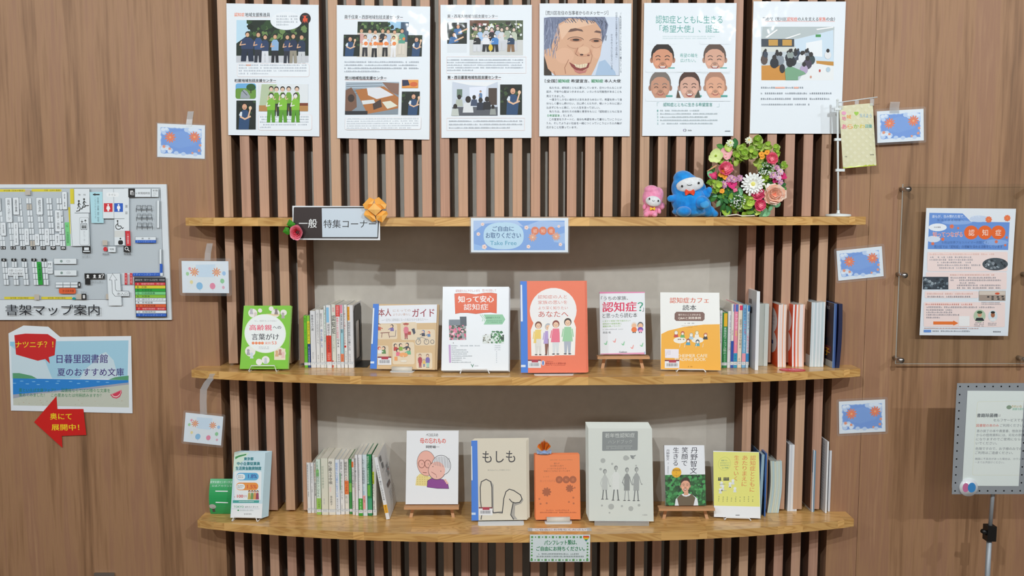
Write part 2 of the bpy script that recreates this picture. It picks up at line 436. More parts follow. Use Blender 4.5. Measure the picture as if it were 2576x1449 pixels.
    def flower(s, cx, cy, r, col, n=8, mid=None, w=0.34):
        for k in range(n):
            a = 360 * k / n; s.ell(cx + r * 0.58 * math.cos(R(a)), cy + r * 0.58 * math.sin(R(a)), r * 0.44, r * w * 0.6, col, 8, rot=a)
        s.up()
        if mid: s.ell(cx, cy, r * 0.2, r * 0.2, mid, 8)
        return s
    def person(s, x, y, h, shirt, legs='#2a2f3c', hair='#2b211d', skin='#d8a988', w=None, sit=False):
        """small figure in a printed photograph: x centre, y top of head, h height"""
        hd = h * 0.085; w = w or h * 0.13
        s.poly([(x - w, y + h), (x - w * 0.85, y + h * 0.5), (x + w * 0.85, y + h * 0.5), (x + w, y + h), (x + w * 0.2, y + h), (x, y + h * 0.62), (x - w * 0.2, y + h)], legs)
        s.poly([(x - w, y + h * 0.3), (x - w * 0.5, y + h * 0.2), (x + w * 0.5, y + h * 0.2), (x + w, y + h * 0.3), (x + w * 0.95, y + h * 0.58), (x - w * 0.95, y + h * 0.58)], shirt)
        s.up(); s.ell(x, y + hd * 0.95, hd * 0.95, hd * 1.05, hair, 10); s.up(); s.ell(x, y + hd * 1.25, hd * 0.75, hd * 0.85, skin, 10)
        s.line([(x - w * 0.9, y + h * 0.33), (x - w * 1.15, y + h * 0.45), (x - w * 0.3, y + h * 0.42)], h * 0.035, skin)
        return s
    def head(s, cx, cy, rx, ry, skin, hair, hl=-0.35, smile=True, grey=False, rot=0, cut=None):
        """portrait head: ears, hair, brows, eyes, nose, mouth"""
        sh = tuple(int(k * 0.82) for k in skin); dk = tuple(int(k * 0.6) for k in skin)
        s.ell(cx - rx * 0.99, cy + ry * 0.1, rx * 0.16, ry * 0.2, sh, 10); s.ell(cx + rx * 0.99, cy + ry * 0.1, rx * 0.16, ry * 0.2, sh, 10)
        s.ell(cx, cy - ry * 0.22, rx * 1.04, ry * 0.86, hair, 24); s.up()
        pts = []
        for k in range(28):
            t = 2 * math.pi * k / 28; x, y = math.cos(t), math.sin(t)
            if y < 0: y = y * (0.78 + 0.1 * abs(x)) + (0.12 if y < hl * 1.6 else 0)
            x *= 1.0 if y < 0.3 else 1.0 - (y - 0.3) * 0.28
            pts.append((cx + x * rx * 0.93, cy + y * ry * 0.98))
        s.poly(pts, skin); s.up()
        s.ell(cx - rx * 0.5, cy + ry * 0.3, rx * 0.24, ry * 0.16, tuple(min(255, int(k * 1.07)) for k in skin), 12)
        s.ell(cx + rx * 0.5, cy + ry * 0.3, rx * 0.24, ry * 0.16, tuple(min(255, int(k * 1.07)) for k in skin), 12); s.up()
        for d in (-1, 1):
            s.arc(cx + d * rx * 0.42, cy - ry * 0.08, rx * 0.22, ry * 0.12, 200, 340, rx * 0.07, tuple(int(k * 0.8 + 20) for k in hair))
            s.arc(cx + d * rx * 0.4, cy + ry * 0.1, rx * 0.17, ry * 0.08, 190, 350, rx * 0.06, (50, 36, 32))
            s.line([(cx + d * rx * 0.2, cy + ry * 0.28), (cx + d * rx * 0.42, cy + ry * 0.55)], rx * 0.03, dk)
        s.ell(cx, cy + ry * 0.32, rx * 0.18, ry * 0.1, sh, 12); s.up()
        s.arc(cx, cy + ry * 0.33, rx * 0.16, ry * 0.08, 20, 160, rx * 0.035, dk)
        if smile:
            s.poly([(cx - rx * 0.34, cy + ry * 0.5)] + [(cx + rx * 0.34 * math.cos(R(a)), cy + ry * 0.5 + ry * 0.2 * math.sin(R(a))) for a in range(180, -1, -20)][1:], (150, 60, 60)); s.up()
            s.poly([(cx - rx * 0.27, cy + ry * 0.51), (cx + rx * 0.27, cy + ry * 0.51), (cx + rx * 0.18, cy + ry * 0.6), (cx - rx * 0.18, cy + ry * 0.6)], (238, 232, 226))
        else:
            s.arc(cx, cy + ry * 0.46, rx * 0.28, ry * 0.12, 15, 165, rx * 0.08, (170, 84, 80))
        return s.up()

# ------------------------------------------------------------------ sheets fixed flat on the wall plane
def wall_frame(crop, corners, y):
    pts = [onY(*cp(crop, *c), y) for c in corners]
    tl, tr, br, bl = pts
    w = ((tr - tl).length + (br - bl).length) / 2; h = ((bl - tl).length + (br - tr).length) / 2
    cen = (tl + tr + br + bl) / 4; ax = ((tr - tl) + (br - bl)).normalized()
    ax.y = 0; ax.normalize(); up = Vector((-ax.z, 0, ax.x))
    M = Matrix(((ax.x, up.x, 0, cen.x), (ax.y, up.y, -1, cen.y), (ax.z, up.z, 0, cen.z), (0, 0, 0, 1)))
    return w, h, M
def wall_sheet(name, crop, corners, y=-0.0015, base='#e9f0f6', mat='laminated', draw=None, label=None, cat='poster', group=None, thick=0.0006, film=0.0, outline=None):
    w, h, M = wall_frame(crop, corners, y)
    a = Art(w, h, corners)
    if draw: draw(a)
    mb = MB()
    if outline:
        q = [a.L(x, yy, False) for x, yy in outline]; ar = sum(q[i][0] * q[(i + 1) % len(q)][1] - q[(i + 1) % len(q)][0] * q[i][1] for i in range(len(q)))
        mb.prism(q if ar > 0 else q[::-1], -thick, 0, base)
    else: mb.box(-w / 2, w / 2, -h / 2, h / 2, -thick, 0, base)
    mb.art(a, Matrix())
    o = mb.build(name, mat); o.matrix_world = M
    tag(o, label, cat, group)
    if film:
        fb = MB(); r = film * 0.9; pts = []
        for (cx, cy, ang) in ((w / 2 + film - r, h / 2 + film - r, 0), (-w / 2 - film + r, h / 2 + film - r, 90), (-w / 2 - film + r, -h / 2 - film + r, 180), (w / 2 + film - r, -h / 2 - film + r, 270)):
            for k in range(5): t = R(ang + 22.5 * k); pts.append((cx + r * math.cos(t), cy + r * math.sin(t)))
        zf = a.z + 0.0004
        fb.prism(pts, zf, zf + 0.0002); fb.build('lamination_film', 'film', o)
    return o

# ================================================================== SETTING
GAP = 0.10                       # depth from slat faces to the plaster behind
SLAT0, PITCHX, SLATW, NSLAT = -0.9203, 0.05767, 0.0305, 34
LX, RX = -0.9485, 1.0405         # edges of the side panels
mb = MB(); mb.box(-6, 6.5, -6.5, 0.14, -0.05, 0.0); tag(mb.build('floor', 'floor_vinyl'), kind='structure')
mb = MB(); mb.box(-6, 6.5, -6.5, 0.14, CEIL_Z, CEIL_Z + 0.05); tag(mb.build('ceiling', 'ceiling'), kind='structure')
mb = MB(); mb.box(-0.99, 1.09, GAP, GAP + 0.04, 0.0, CEIL_Z); wall_back = tag(mb.build('wall_back', 'plaster'), kind='structure')
mb = MB(); mb.box(-4.2, LX, 0.0, GAP + 0.04, 0.0, CEIL_Z); wall_left = tag(mb.build('wall_left', 'laminate'), kind='structure')
JX = onY(2180, 700, 0).x
mb = MB(); mb.box(RX, JX, 0.0, GAP + 0.04, 0.0, CEIL_Z); wall_right = tag(mb.build('wall_right', 'laminate'), kind='structure')
mb = MB(); mb.box(JX + 0.0012, 4.6, 0.0, GAP + 0.04, 0.0, CEIL_Z); mb.build('panel', 'laminate', wall_right)
Z1 = onY(1322, 547.5, -0.197).z; Z2 = onY(1322, 949, -0.197).z; Z3 = onY(1322, 1345, -0.197).z
TH = 0.0252
def slat_mesh(z0, z1):
    b = MB(); w, e = SLATW / 2, 0.0012
    pts = [(-w, e), (-w + e, 0), (w - e, 0), (w, e), (w, GAP - 0.0005), (-w, GAP - 0.0005)]
    b.prism(pts, z0, z1)
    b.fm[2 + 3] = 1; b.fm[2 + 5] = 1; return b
_sm = {}
def slats(idx, z0, z1):
    for k in idx:
        key = (round(z0, 4), round(z1, 4))
        if key not in _sm:
            o = slat_mesh(z0, z1).build('slat', ['slat_wood', 'slat_wood_shaded'], wall_back); _sm[key] = o.data
        else: o = plain('slat', _sm[key], wall_back)
        o.location.x = SLAT0 + SLATW / 2 + k * PITCHX
slats(range(NSLAT), Z1 + 0.001, CEIL_Z - 0.002)
slats(range(NSLAT), 0.002, Z3 - TH - 0.001)
for (za, zb) in ((Z2 + 0.008, Z1 - TH - 0.001), (Z3 + 0.008, Z2 - TH - 0.001)):
    slats(list(range(5)) + list(range(NSLAT - 5, NSLAT)), za, zb)
# fittings on the ceiling that give the light
for lx, k in LAMPS:
    e = empty('ceiling_downlight', (lx, LAMP_Y, CEIL_Z), 'round recessed ceiling downlight in front of the shelf wall', 'ceiling light', 'row of downlights')
    b = MB(); b.tube([(0, 0, -0.012), (0, 0, 0.0)], 0.075, n=24); b.build('rim', 'white_metal', e)
    b = MB(); b.tube([(0, 0, -0.0135), (0, 0, -0.0125)], 0.05, n=24); b.build('lens', 'lamp_glass', e)

# ================================================================== SHELVES
def shelf(zt, pl, pr, label):
    xl = onY(pl[0], pl[1], -0.07).x; xr = onY(pr[0], pr[1], -0.07).x; xc, hw = (xl + xr) / 2, (xr - xl) / 2
    def fy(x):
        t = min(abs(x - xc) / hw, 1); return -0.197 + 0.127 * t ** 2.4
    n = 64; front = [(xl + (xr - xl) * k / n, fy(xl + (xr - xl) * k / n)) for k in range(n + 1)]
    pts = front + [(xr, -0.0005), (RX - 0.001, -0.0005), (RX - 0.001, GAP - 0.0005), (LX + 0.001, GAP - 0.0005), (LX + 0.001, -0.0005), (xl, -0.0005)]
    bm = bmesh.new(); vb = [bm.verts.new((x, y, -TH)) for x, y in pts]; vt = [bm.verts.new((x, y, 0)) for x, y in pts]; m = len(pts)
    bm.faces.new(vb[::-1]); ft = bm.faces.new(vt)
    for k in range(m): bm.faces.new((vb[k], vb[(k + 1) % m], vt[(k + 1) % m], vt[k]))
    edges = [e for e in bm.edges if all(v.co.z > -0.001 for v in e.verts) and all(v.co.y < -0.06 for v in e.verts)]
    edges += [e for e in bm.edges if all(v.co.z < -TH + 0.001 for v in e.verts) and all(v.co.y < -0.06 for v in e.verts)]
    bmesh.ops.bevel(bm, geom=edges, offset=0.0016, segments=2, affect='EDGES')
    me = bpy.data.meshes.new('shelf'); bm.to_mesh(me); bm.free(); me.materials.append(MATS['shelf_wood'])
    o = bpy.data.objects.new('wall_shelf', me); COL.objects.link(o); o.location = (0, 0, zt)
    return tag(o, label, 'shelf'), xl, xr, fy
sh1, s1l, s1r, f1 = shelf(Z1, (466.5, 546), (2178.5, 543), 'top curved pine shelf holding the soft toys and flower wreath')
sh2, s2l, s2r, f2 = shelf(Z2, (481.5, 930), (2164.5, 928), 'middle curved pine shelf with the green book at its left end')
sh3, s3l, s3r, f3 = shelf(Z3, (496.5, 1301), (2148.5, 1299), 'lowest curved pine shelf with the green leaflet holder at its left end')

# ================================================================== STANDING THINGS
def stand_frame(crop, cor, zs, lean, lift=0.0, y=None):
    TL, TR, BR, BL = [cp(crop, *c) for c in cor]
    z = zs + lift
    bl, br = onZ(*BL, z), onZ(*BR, z)
    if y is not None:
        bl, br = onY(*BL, y), onY(*BR, y); bl.z = br.z = z
    ax = (br - bl); ax.z = 0
    yaw = math.atan2(ax.y, ax.x); yaw = max(-0.12, min(0.12, yaw)); ax = Vector((math.cos(yaw), math.sin(yaw), 0))
    w = (br - bl).length; nb = Vector((-ax.y, ax.x, 0))
    up = Vector((0, 0, 1)) * math.cos(R(lean)) + nb * math.sin(R(lean))
    n = ax.cross(up); cen = (bl + br) / 2; hs = []
    for p in (TL, TR):
        d = ray(*p); t = n.dot(cen - EYE) / n.dot(d); q = EYE + d * t; hs.append((q - cen).dot(up))
    h = sum(hs) / 2
    M = Matrix(((ax.x, up.x, n.x, cen.x), (ax.y, up.y, n.y, cen.y), (ax.z, up.z, n.z, cen.z), (0, 0, 0, 1)))
    return w, h, M
def book_front(crop, cor, zs, draw=None, base='#f0f2f4', t=0.012, lean=14, label=None, name='book', cat='book', spine=None, pages='#ece6d8', lift=None, mat='cover', group=None, right=False, y=None, extra=0, soft=False, offs=(0.002, 0.0), xlabel=None):
    if lift is None: lift = (t + extra * t) * math.sin(R(lean)) + 0.0036
    w, h, M = stand_frame(crop, cor, zs, lean, lift, y)
    a = Art(w, h, cor)
    if draw: draw(a)
    def shell(withart):
        mb = MB(); bt = 0.0006 if soft else 0.0012; tcol = spine or base
        mb.box(-w / 2, w / 2, 0, h, -bt, 0, base); mb.box(-w / 2, w / 2, 0, h, -t, -t + bt, base)
        if right: mb.box(w / 2 - bt, w / 2, 0, h, -t + bt, -bt, tcol)
        else: mb.box(-w / 2, -w / 2 + bt, 0, h, -t + bt, -bt, tcol)
        if withart: mb.art(a, Matrix.Translation((0, h / 2, 0)))
        return mb, bt
    mb, bt = shell(True)
    o = mb.build(name, mat); o.matrix_world = M; tag(o, label, cat, group)
    pb = MB(); e = 0.0015
    if right: pb.box(-w / 2 + e, w / 2 - bt, e, h - e, -t + bt, -bt, pages)
    else: pb.box(-w / 2 + bt, w / 2 - e, e, h - e, -t + bt, -bt, pages)
    p = pb.build('page_block', 'paper', o)
    if extra:
        mb2, _ = shell(False); me = mb2.build(name, mat); me_d = me.data
        for k in range(extra):
            c = me if k == 0 else plain(name, me_d)
            c.matrix_world = M @ Matrix.Translation((offs[0] * (k + 1), offs[1] * (k + 1), -(t + 0.0004) * (k + 1)))
            q = plain('page_block', p.data, c)
            tag(c, xlabel, cat, group)
    return o, w, h, M

def wire_stand(M, w, h, t, zs, label, span=0.42, col='white_metal', x=0.0, hook=0.012):
    """bent-wire book stand: lip in front of the cover, arms under it, back rest behind"""
    e = empty('wire_book_stand', M @ Vector((x, 0, 0)), label, 'book stand'); e.location.z = zs
    Mi = Matrix.Translation(-e.location)
    yaw = math.atan2(M[1][0], M[0][0]); s = w * span / 2; r = 0.0017; rot = Matrix.Rotation(yaw, 4, 'Z')
    lf = (M @ Vector((x, 0, 0))).z - zs
    p = [(-s, 0.055, r), (-s, -0.012, r), (-s, -0.014, r + 0.003), (-s + 0.006, -0.008, lf + hook), (s - 0.006, -0.008, lf + hook), (s, -0.014, r + 0.003), (s, -0.012, r), (s, 0.055, r)]
    b = MB(); b.tube([rot @ Vector(q) for q in p], r, n=8); b.build('front_lip', col, e)
    q = [(-s, 0.055, r), (-s * 0.7, t + 0.02 + h * 0.13, h * 0.55), (s * 0.7, t + 0.02 + h * 0.13, h * 0.55), (s, 0.055, r)]
    b = MB(); b.tube([rot @ Vector(k) for k in q], r, n=8); b.build('back_rest', col, e)
    return e
def plate_stand(M, w, h, t, zs, label, frac=0.5, x=0.0, out=0.014, roller=0.0, back=True):
    """folded sheet-metal stand: rounded foot plate showing in front of the book, upright plate behind"""
    b0 = M @ Vector((x, 0, 0)); yaw = math.atan2(M[1][0], M[0][0])
    e = empty('metal_book_stand', (b0.x, b0.y, zs), label, 'book stand', rot=(0, 0, yaw))
    s = w * frac / 2; r = 0.008; pts = []
    for (cx, cy, a) in ((s - r, -out + r, 270), (s, 0.06, None), (-s, 0.06, None), (-s + r, -out + r, 180)):
        if a is None: pts.append((cx, cy))
        else:
            for k in range(5): tt = R(a + 22.5 * k); pts.append((cx + r * math.cos(tt), cy + r * math.sin(tt)))
    b = MB(); b.prism(pts, 0.0003, 0.0015); b.build('foot_plate', 'white_metal', e)
    if back:
        b = MB(); y0 = 0.03 + t; MM = Matrix.Translation((0, y0, 0.001)) @ Matrix.Rotation(R(-14), 4, 'X')
        b.box(-s, s, 0, 0.0012, 0, h * 0.7, M=MM); b.build('back_plate', 'white_metal', e)
    if roller:
        b = MB(); b.tube([(-s * 0.86, -0.004, roller + 0.001), (s * 0.86, -0.004, roller + 0.001)], roller, n=14, col='#ded8cc'); b.build('roller', 'cover', e)
    return e
def easel(M, w, zs, label, lift, h, barw=1.15, tone='easel_wood', t=.014, lean=13):
    b0 = M @ Vector((0, 0, 0)); yaw = math.atan2(M[1][0], M[0][0])
    e = empty('table_easel', (b0.x, b0.y, zs), label, 'easel', rot=(0, 0, yaw)); s = w * barw / 2
    b = MB(); b.box(-s, s, -0.016, t + 0.001, lift - t * 0.25 - 0.009, lift - t * 0.25 - 0.001); b.build('ledge', tone, e)
    for d in (-1, 1):
        b = MB(); x0, x1 = d * s * 0.78, d * s * 0.2; zt = h * 0.9 + lift; tn = math.tan(R(lean)); y0 = t * 1.03 + 0.0015 - lift * tn; y1 = y0 + zt * tn
        vs = []
        for (x, y, z) in ((x0, y0, 0.0), (x1, y1, zt)):
            vs += [(x - 0.005, y, z), (x + 0.005, y, z), (x + 0.005, y + 0.006, z), (x - 0.005, y + 0.006, z)]
        # keep the legs behind the board: the foot comes forward below the ledge only
        b.add([Vector(v) for v in vs], [(3, 2, 1, 0), (4, 5, 6, 7), (0, 1, 5, 4), (1, 2, 6, 5), (2, 3, 7, 6), (3, 0, 4, 7)])
        b.build('leg', tone, e)
    b = MB(); yb = 0.115; yt_ = y1 + .007
    b.add([Vector(v) for v in ((-0.005, yb, 0), (0.005, yb, 0), (0.005, yb + 0.006, 0), (-0.005, yb + 0.006, 0), (-0.005, yt_, h * 0.9 + lift + 0.008), (0.005, yt_, h * 0.9 + lift + 0.008), (0.005, yt_ + .006, h * 0.9 + lift + 0.008), (-0.005, yt_ + .006, h * 0.9 + lift + 0.008))],
          [(3, 2, 1, 0), (4, 5, 6, 7), (0, 1, 5, 4), (1, 2, 6, 5), (2, 3, 7, 6), (3, 0, 4, 7)]); b.build('back_leg', tone, e)
    return e
def row_book(crop, x0, x1, yt, yb, zs, label, base, draw=None, d=0.148, group=None, pages='#e9e4d6', roll=0.0, y=None, name='book', cat='book', side=None):
    bl, br = onZ(*cp(crop, x0, yb), zs), onZ(*cp(crop, x1, yb), zs)
    yy = (bl.y + br.y) / 2 if y is None else y
    bl, br = onY(*cp(crop, x0, yb), yy), onY(*cp(crop, x1, yb), yy)
    w = (br.x - bl.x) * 0.985; h = onY(*cp(crop, (x0 + x1) / 2, yt), yy).z - zs - 0.0005
    a = Art(w, h, [(x0, yt), (x1, yt), (x1, yb), (x0, yb)])
    if draw: draw(a)
    mb = MB(); bt = 0.0006; side = side or base; r = min(w * 0.3, 0.002)
    mb.prism([(-w / 2, r), (-w / 2 + r * 0.4, r * 0.3), (-w / 2 + r, 0), (w / 2 - r, 0), (w / 2 - r * 0.4, r * 0.3), (w / 2, r), (w / 2, 0.0025), (-w / 2, 0.0025)], 0, h, base)
    mb.box(-w / 2, -w / 2 + bt, 0.0025, d, 0, h, side); mb.box(w / 2 - bt, w / 2, 0.0025, d, 0, h, side)
    mb.art(a, Matrix.Translation((0, -0.00005, h / 2)) @ Matrix.Rotation(R(90), 4, 'X'))
    o = mb.build(name, 'cover'); o.location = ((bl.x + br.x) / 2, yy, zs + 0.0005 + (abs(math.sin(roll)) * w / 2 if roll else 0)); o.rotation_euler = (0, roll, 0)
    tag(o, label, cat, group)
    pb = MB(); pb.box(-w / 2 + bt, w / 2 - bt, 0.0025, d - 0.002, 0.0015, h - 0.002, pages); pb.build('page_block', 'paper', o)
    return o
def slab(crop, x0, x1, yt, yb, zs, label, front, side=None, d=0.17, bow=0.0, group=None, name='booklet', cat='booklet', yaw=0.0, top=None, draw=None, sidedraw=None, y=None, roll=0.0):
    """thin booklet standing edge-on, slightly bowed"""
    bl, br = onZ(*cp(crop, x0, yb), zs), onZ(*cp(crop, x1, yb), zs); yy = (bl.y + br.y) / 2 if y is None else y
    bl, br = onY(*cp(crop, x0, yb), yy), onY(*cp(crop, x1, yb), yy)
    w = (br.x - bl.x) * 0.96; h = onY(*cp(crop, (x0 + x1) / 2, yt), yy).z - zs - 0.0005
    mb = MB(); n = 10; vs = []; side = side or front
    for k in range(n + 1):
        z = h * k / n; dx = bow * math.sin(math.pi * k / n) + bow * 0.8 * (k / n) ** 2
        vs.append((dx, z))
    L = [Vector((-w / 2 + dx, 0, z)) for dx, z in vs]; Rr = [Vector((w / 2 + dx, 0, z)) for dx, z in vs]; D = Vector((0, d, 0))
    m = n + 1
    mb.add(L + Rr, [(k, k + m, k + m + 1, k + 1) for k in range(n)], front)
    mb.add([v + D for v in L] + L, [(k, k + m, k + m + 1, k + 1) for k in range(n)], side)
    mb.add(Rr + [v + D for v in Rr], [(k, k + m, k + m + 1, k + 1) for k in range(n)], side)
    mb.add([v + D for v in Rr] + [v + D for v in L], [(k, k + m, k + m + 1, k + 1) for k in range(n)], front)
    mb.add([L[-1], Rr[-1], Rr[-1] + D, L[-1] + D], [(0, 1, 2, 3)], top or front); mb.add([L[0], Rr[0], Rr[0] + D, L[0] + D], [(3, 2, 1, 0)], front)
    if sidedraw:
        a = Art(d, h, [(0, 0), (1, 0), (1, 1), (0, 1)]); sidedraw(a)
        for (pts, fs, c, z) in a.items:
            out = []
            for (u, v) in pts:
                q = min(max((v + h / 2) / h, 0), 1); dx = bow * math.sin(math.pi * q) + bow * 0.8 * q * q
                out.append(Vector((-w / 2 + dx - z * 2, d / 2 - u, v + h / 2)))
            mb.add(out, fs, c)
    o = mb.build(name, 'cover'); o.location = ((bl.x + br.x) / 2, yy, zs + 0.0005 + (abs(math.sin(roll)) * w / 2)); o.rotation_euler = (0, roll, yaw)
    return tag(o, label, cat, group)

# ================================================================== POSTERS ON THE SLATS (printed sheets, laminated)
DK, GR, OR, BLU = '#3b3c42', '#a9b2bd', '#f08a62', '#5b8fd8'
TREES = ['#1f3320', '#2e4a2a', '#4d6b3a', '#152215', '#6d8a50']
GH = 4.025
def outdoor(a, x0, y0, x1, y1, people, sky=True, seed=3):
    a.rect(x0, y0, x1, y1, '#1d2b20'); a.up()
    h = y1 - y0
    if sky: a.poly([(x0, y0), (x0 + (x1 - x0) * 0.14, y0), (x0 + (x1 - x0) * 0.2, y0 + h * 0.3), (x0, y0 + h * 0.55)], '#bfe0f2'); a.up()
    a.speckle(x0 + (x1 - x0) * (0.14 if sky else 0), y0, x1, y0 + h * 0.5, 60, h * 0.06, TREES, seed)
    a.rect(x0, y0 + h * 0.84, x1, y1, '#c9ccd2'); a.up()
    for p in people: a.person(*p)
    return a.up()
def vest(a, x0, y0, x1, y1, px, seed=2, hh=1.02):
    """one person in a blue vest before dark trees, hands raised"""
    a.rect(x0, y0, x1, y1, '#18221b'); a.up(); w, h = x1 - x0, y1 - y0
    a.speckle(x0, y0, x1, y0 + h * 0.6, 26, h * 0.05, ['#24361f', '#0f1712', '#3a5230'], seed)
    x = x0 + w * px; s = h * 0.115
    a.poly([(x - w * .3, y1), (x - w * .26, y0 + h * .45), (x - w * .1, y0 + h * .33), (x + w * .14, y0 + h * .33), (x + w * .28, y0 + h * .5), (x + w * .22, y1)], '#2b4c74'); a.up()
    a.poly([(x - w * .28, y0 + h * .5), (x - w * .2, y0 + h * .38), (x - w * .12, y0 + h * .4), (x - w * .14, y0 + h * .62)], '#dfe8f0')
    a.line([(x - w * .2, y0 + h * .56), (x + w * .02, y0 + h * .64), (x + w * .3, y0 + h * .55)], h * .055, '#e6bd9c')
    a.line([(x + w * .2, y0 + h * .55), (x + w * .3, y0 + h * .3)], h * .05, '#e6bd9c'); a.ell(x + w * .3, y0 + h * .26, s * .45, s * .6, '#ecc6a6', 8); a.up()
    a.ell(x, y0 + h * .19, s * .95, s * 1.1, '#231b18', 12); a.up(); a.ell(x, y0 + h * .22, s * .72, s * .88, '#dca98a', 12); a.up()
    a.arc(x, y0 + h * .24, s * .3, s * .25, 20, 160, s * .13, '#8a4038', 5)
def heading(a, t, x0, y0, x1, y1, col=DK, b=0.02, line=True):
    if line: a.rect(x0, y1 + 2, x1, y1 + 4.5, '#f0b9b0')
    a.up(); a.text(t, x0, y0, x1, y1, col, b)
def p1(a):
    a.text('認知症', 196, 128, 298, 166, '#f0885c', .03); heading(a, '地域支援推進員', 304, 128, 556, 168)
    b = '#2c3f63'
    outdoor(a, 218, 202, 950, 628, [(330, 318, 300, b, '#1f2b42', None or '#2b211d', '#e0b493', 66), (440, 318, 310, '#33507e'), (510, 345, 290, b, '#dfe3ea'), (610, 340, 290, '#8fb4da', '#23262c'), (735, 345, 290, b), (795, 335, 300, '#20304e', '#9a9484'), (880, 345, 300, '#27364f', '#ccd0d4')])
    a.ell(722, 210, 160, 92, '#dfe6ee', 32); a.up(); a.ell(722, 208, 157, 90, '#eef3f8', 32); a.ell(915, 186, 56, 57, '#272225', 26); a.up()
    a.greek(622, 150, 845, 262, 4, '#8e97a5', .6)
    a.line([(888, 160), (935, 158)], 5, '#e8552f'); a.ell(912, 172, 13, 11, '#e8552f', 10); a.poly([(892, 182), (938, 182), (936, 232), (922, 206), (912, 232), (900, 206), (890, 232)], '#e8552f')
    for (x0, y0, x1, y1) in ((228, 640, 958, 775), (445, 1160, 988, 1318)):
        a.rrect(x0, y0, x1, y1, 22, '#f0cfc8'); a.up(); a.rrect(x0 + 2, y0 + 2, x1 - 2, y1 - 2, 20, '#eef4f9'); a.up()
    a.rect(318, 648, 366, 664, '#f7b79a'); a.greek(244, 642, 940, 755, 4, '#8b95a8', .55, .45); a.greek(462, 1168, 955, 1302, 5, '#8b95a8', .55, .25)
    heading(a, '町屋地域包括支援センター', 205, 795, 622, 826)
    a.rrect(214, 840, 420, 996, 24, '#6fb0e0'); a.up(); a.rrect(214, 890, 420, 996, 22, '#6c9a3e'); a.ell(370, 880, 48, 36, '#2f5a2c', 14); a.rect(364, 900, 374, 940, '#3b3226'); a.up()
    a.poly([(262, 992), (270, 930), (300, 900), (330, 920), (362, 970), (358, 994)], '#9ea6ae'); a.up(); a.line([(280, 910), (330, 960)], 8, '#5b636d')
    vest(a, 224, 1014, 420, 1310, .42)
    a.rect(445, 848, 948, 1124, '#e4e9ec'); a.up(); a.poly([(478, 848), (632, 850), (560, 1124), (450, 1124)], '#b9c9a8'); a.rect(452, 1064, 948, 1124, '#b98850'); a.rect(858, 1040, 948, 1068, '#7c3c24'); a.up()
    for x in (575, 628, 690, 752, 835): a.person(x, 868 + (x % 7), 300, '#74a838', '#2c3a2a', '#2a2420', '#e2c2aa', 30)
    a.up()
    for x in (575, 695, 822): a.person(x, 938, 300, '#83c23c', '#5ea02c', '#251f1c', '#e9e6e2', 42)
def p2(a):
    heading(a, '南千住東・西部地域包括支援センター', 1300, 152, 1888, 192)
    a.rect(1434, 218, 1950, 574, '#d4cdc0'); a.up(); a.rect(1434, 218, 1870, 330, '#25361f'); a.rect(1740, 218, 1950, 300, '#9fcbe8'); a.rect(1870, 222, 1950, 420, '#3d566e'); a.up()
    a.speckle(1436, 220, 1800, 320, 50, 18, TREES, 5); a.speckle(1680, 280, 1870, 330, 14, 16, TREES, 6)
    cols = ['#d8a8a0', '#d6dde6', '#e6e9ee', '#2b2b31', '#b8c9e0', '#eeeac4', '#5aa08a', '#eef0f2']
    for i, x in enumerate((1475, 1560, 1615, 1690, 1745, 1810, 1885)): a.person(x, 285 + (i % 3) * 6, 260, cols[i], '#ddd4c6')
    a.up()
    for i, x in enumerate((1515, 1610, 1718, 1802)):
        a.person(x, 352 + (i % 2) * 8, 215, cols[7], ['#2a2a30', '#1f2024', '#222', '#e8e8ea'][i]); a.up(); a.ell(x + 8, 438, 20, 20, '#f08c4a', 12)
    for x in (1570, 1640, 1665, 1685, 1740, 1905): a.ell(x, 440 - (x == 1905) * 50, 14, 16, '#f08c4a', 10)
    vest(a, 1298, 350, 1462, 566, .4, 8); vest(a, 1942, 352, 2090, 566, .62, 9)
    a.greek(1312, 608, 2070, 735, 4, '#a4aebb', .5, .5); heading(a, '荒川地域包括支援センター', 1322, 768, 1742, 802)
    a.rect(1332, 826, 1870, 1156, '#8794a0'); a.up(); a.rect(1332, 826, 1870, 900, '#aab9c6')
    for k in range(5): a.line([(1340, 850 + 22 * k), (1700, 838 + 30 * k)], 4, '#56616c')
    a.up(); a.poly([(1430, 905), (1720, 870), (1870, 985), (1870, 1095), (1560, 1150)], '#b5743f'); a.up(); a.poly([(1545, 885), (1680, 880), (1820, 960), (1650, 1000), (1560, 960)], '#e2e4ea')
    a.poly([(1495, 1015), (1620, 1005), (1640, 1040), (1510, 1055)], '#dde3e6'); a.poly([(1705, 1030), (1790, 1018), (1865, 1070), (1760, 1100)], '#e4e3d2'); a.poly([(1610, 1050), (1690, 1000), (1705, 1080), (1620, 1110)], '#4b3a34')
    a.poly([(1332, 910), (1390, 880), (1440, 960), (1450, 1080), (1360, 1150), (1332, 1150)], '#7c5a48'); a.ell(1390, 990, 34, 40, '#3a2d28', 12); a.poly([(1700, 830), (1870, 840), (1870, 960), (1790, 930)], '#8b6a5b'); a.rect(1332, 1120, 1560, 1156, '#2a2c31'); a.up()
    a.rect(1900, 804, 2065, 888, '#e89a48'); a.up(); a.poly([(1902, 806), (1960, 806), (1980, 860), (1905, 870)], '#2a3450'); a.ell(2020, 850, 40, 24, '#d86a3a', 12)
    vest(a, 1903, 924, 2084, 1164, .66, 12); a.rrect(1336, 1184, 2106, 1312, 18, '#f2dcd8'); a.up(); a.rrect(1338, 1186, 2104, 1310, 17, '#eff5fa'); a.up(); a.greek(1352, 1190, 2086, 1308, 5, '#98a3b3', .55, .9)
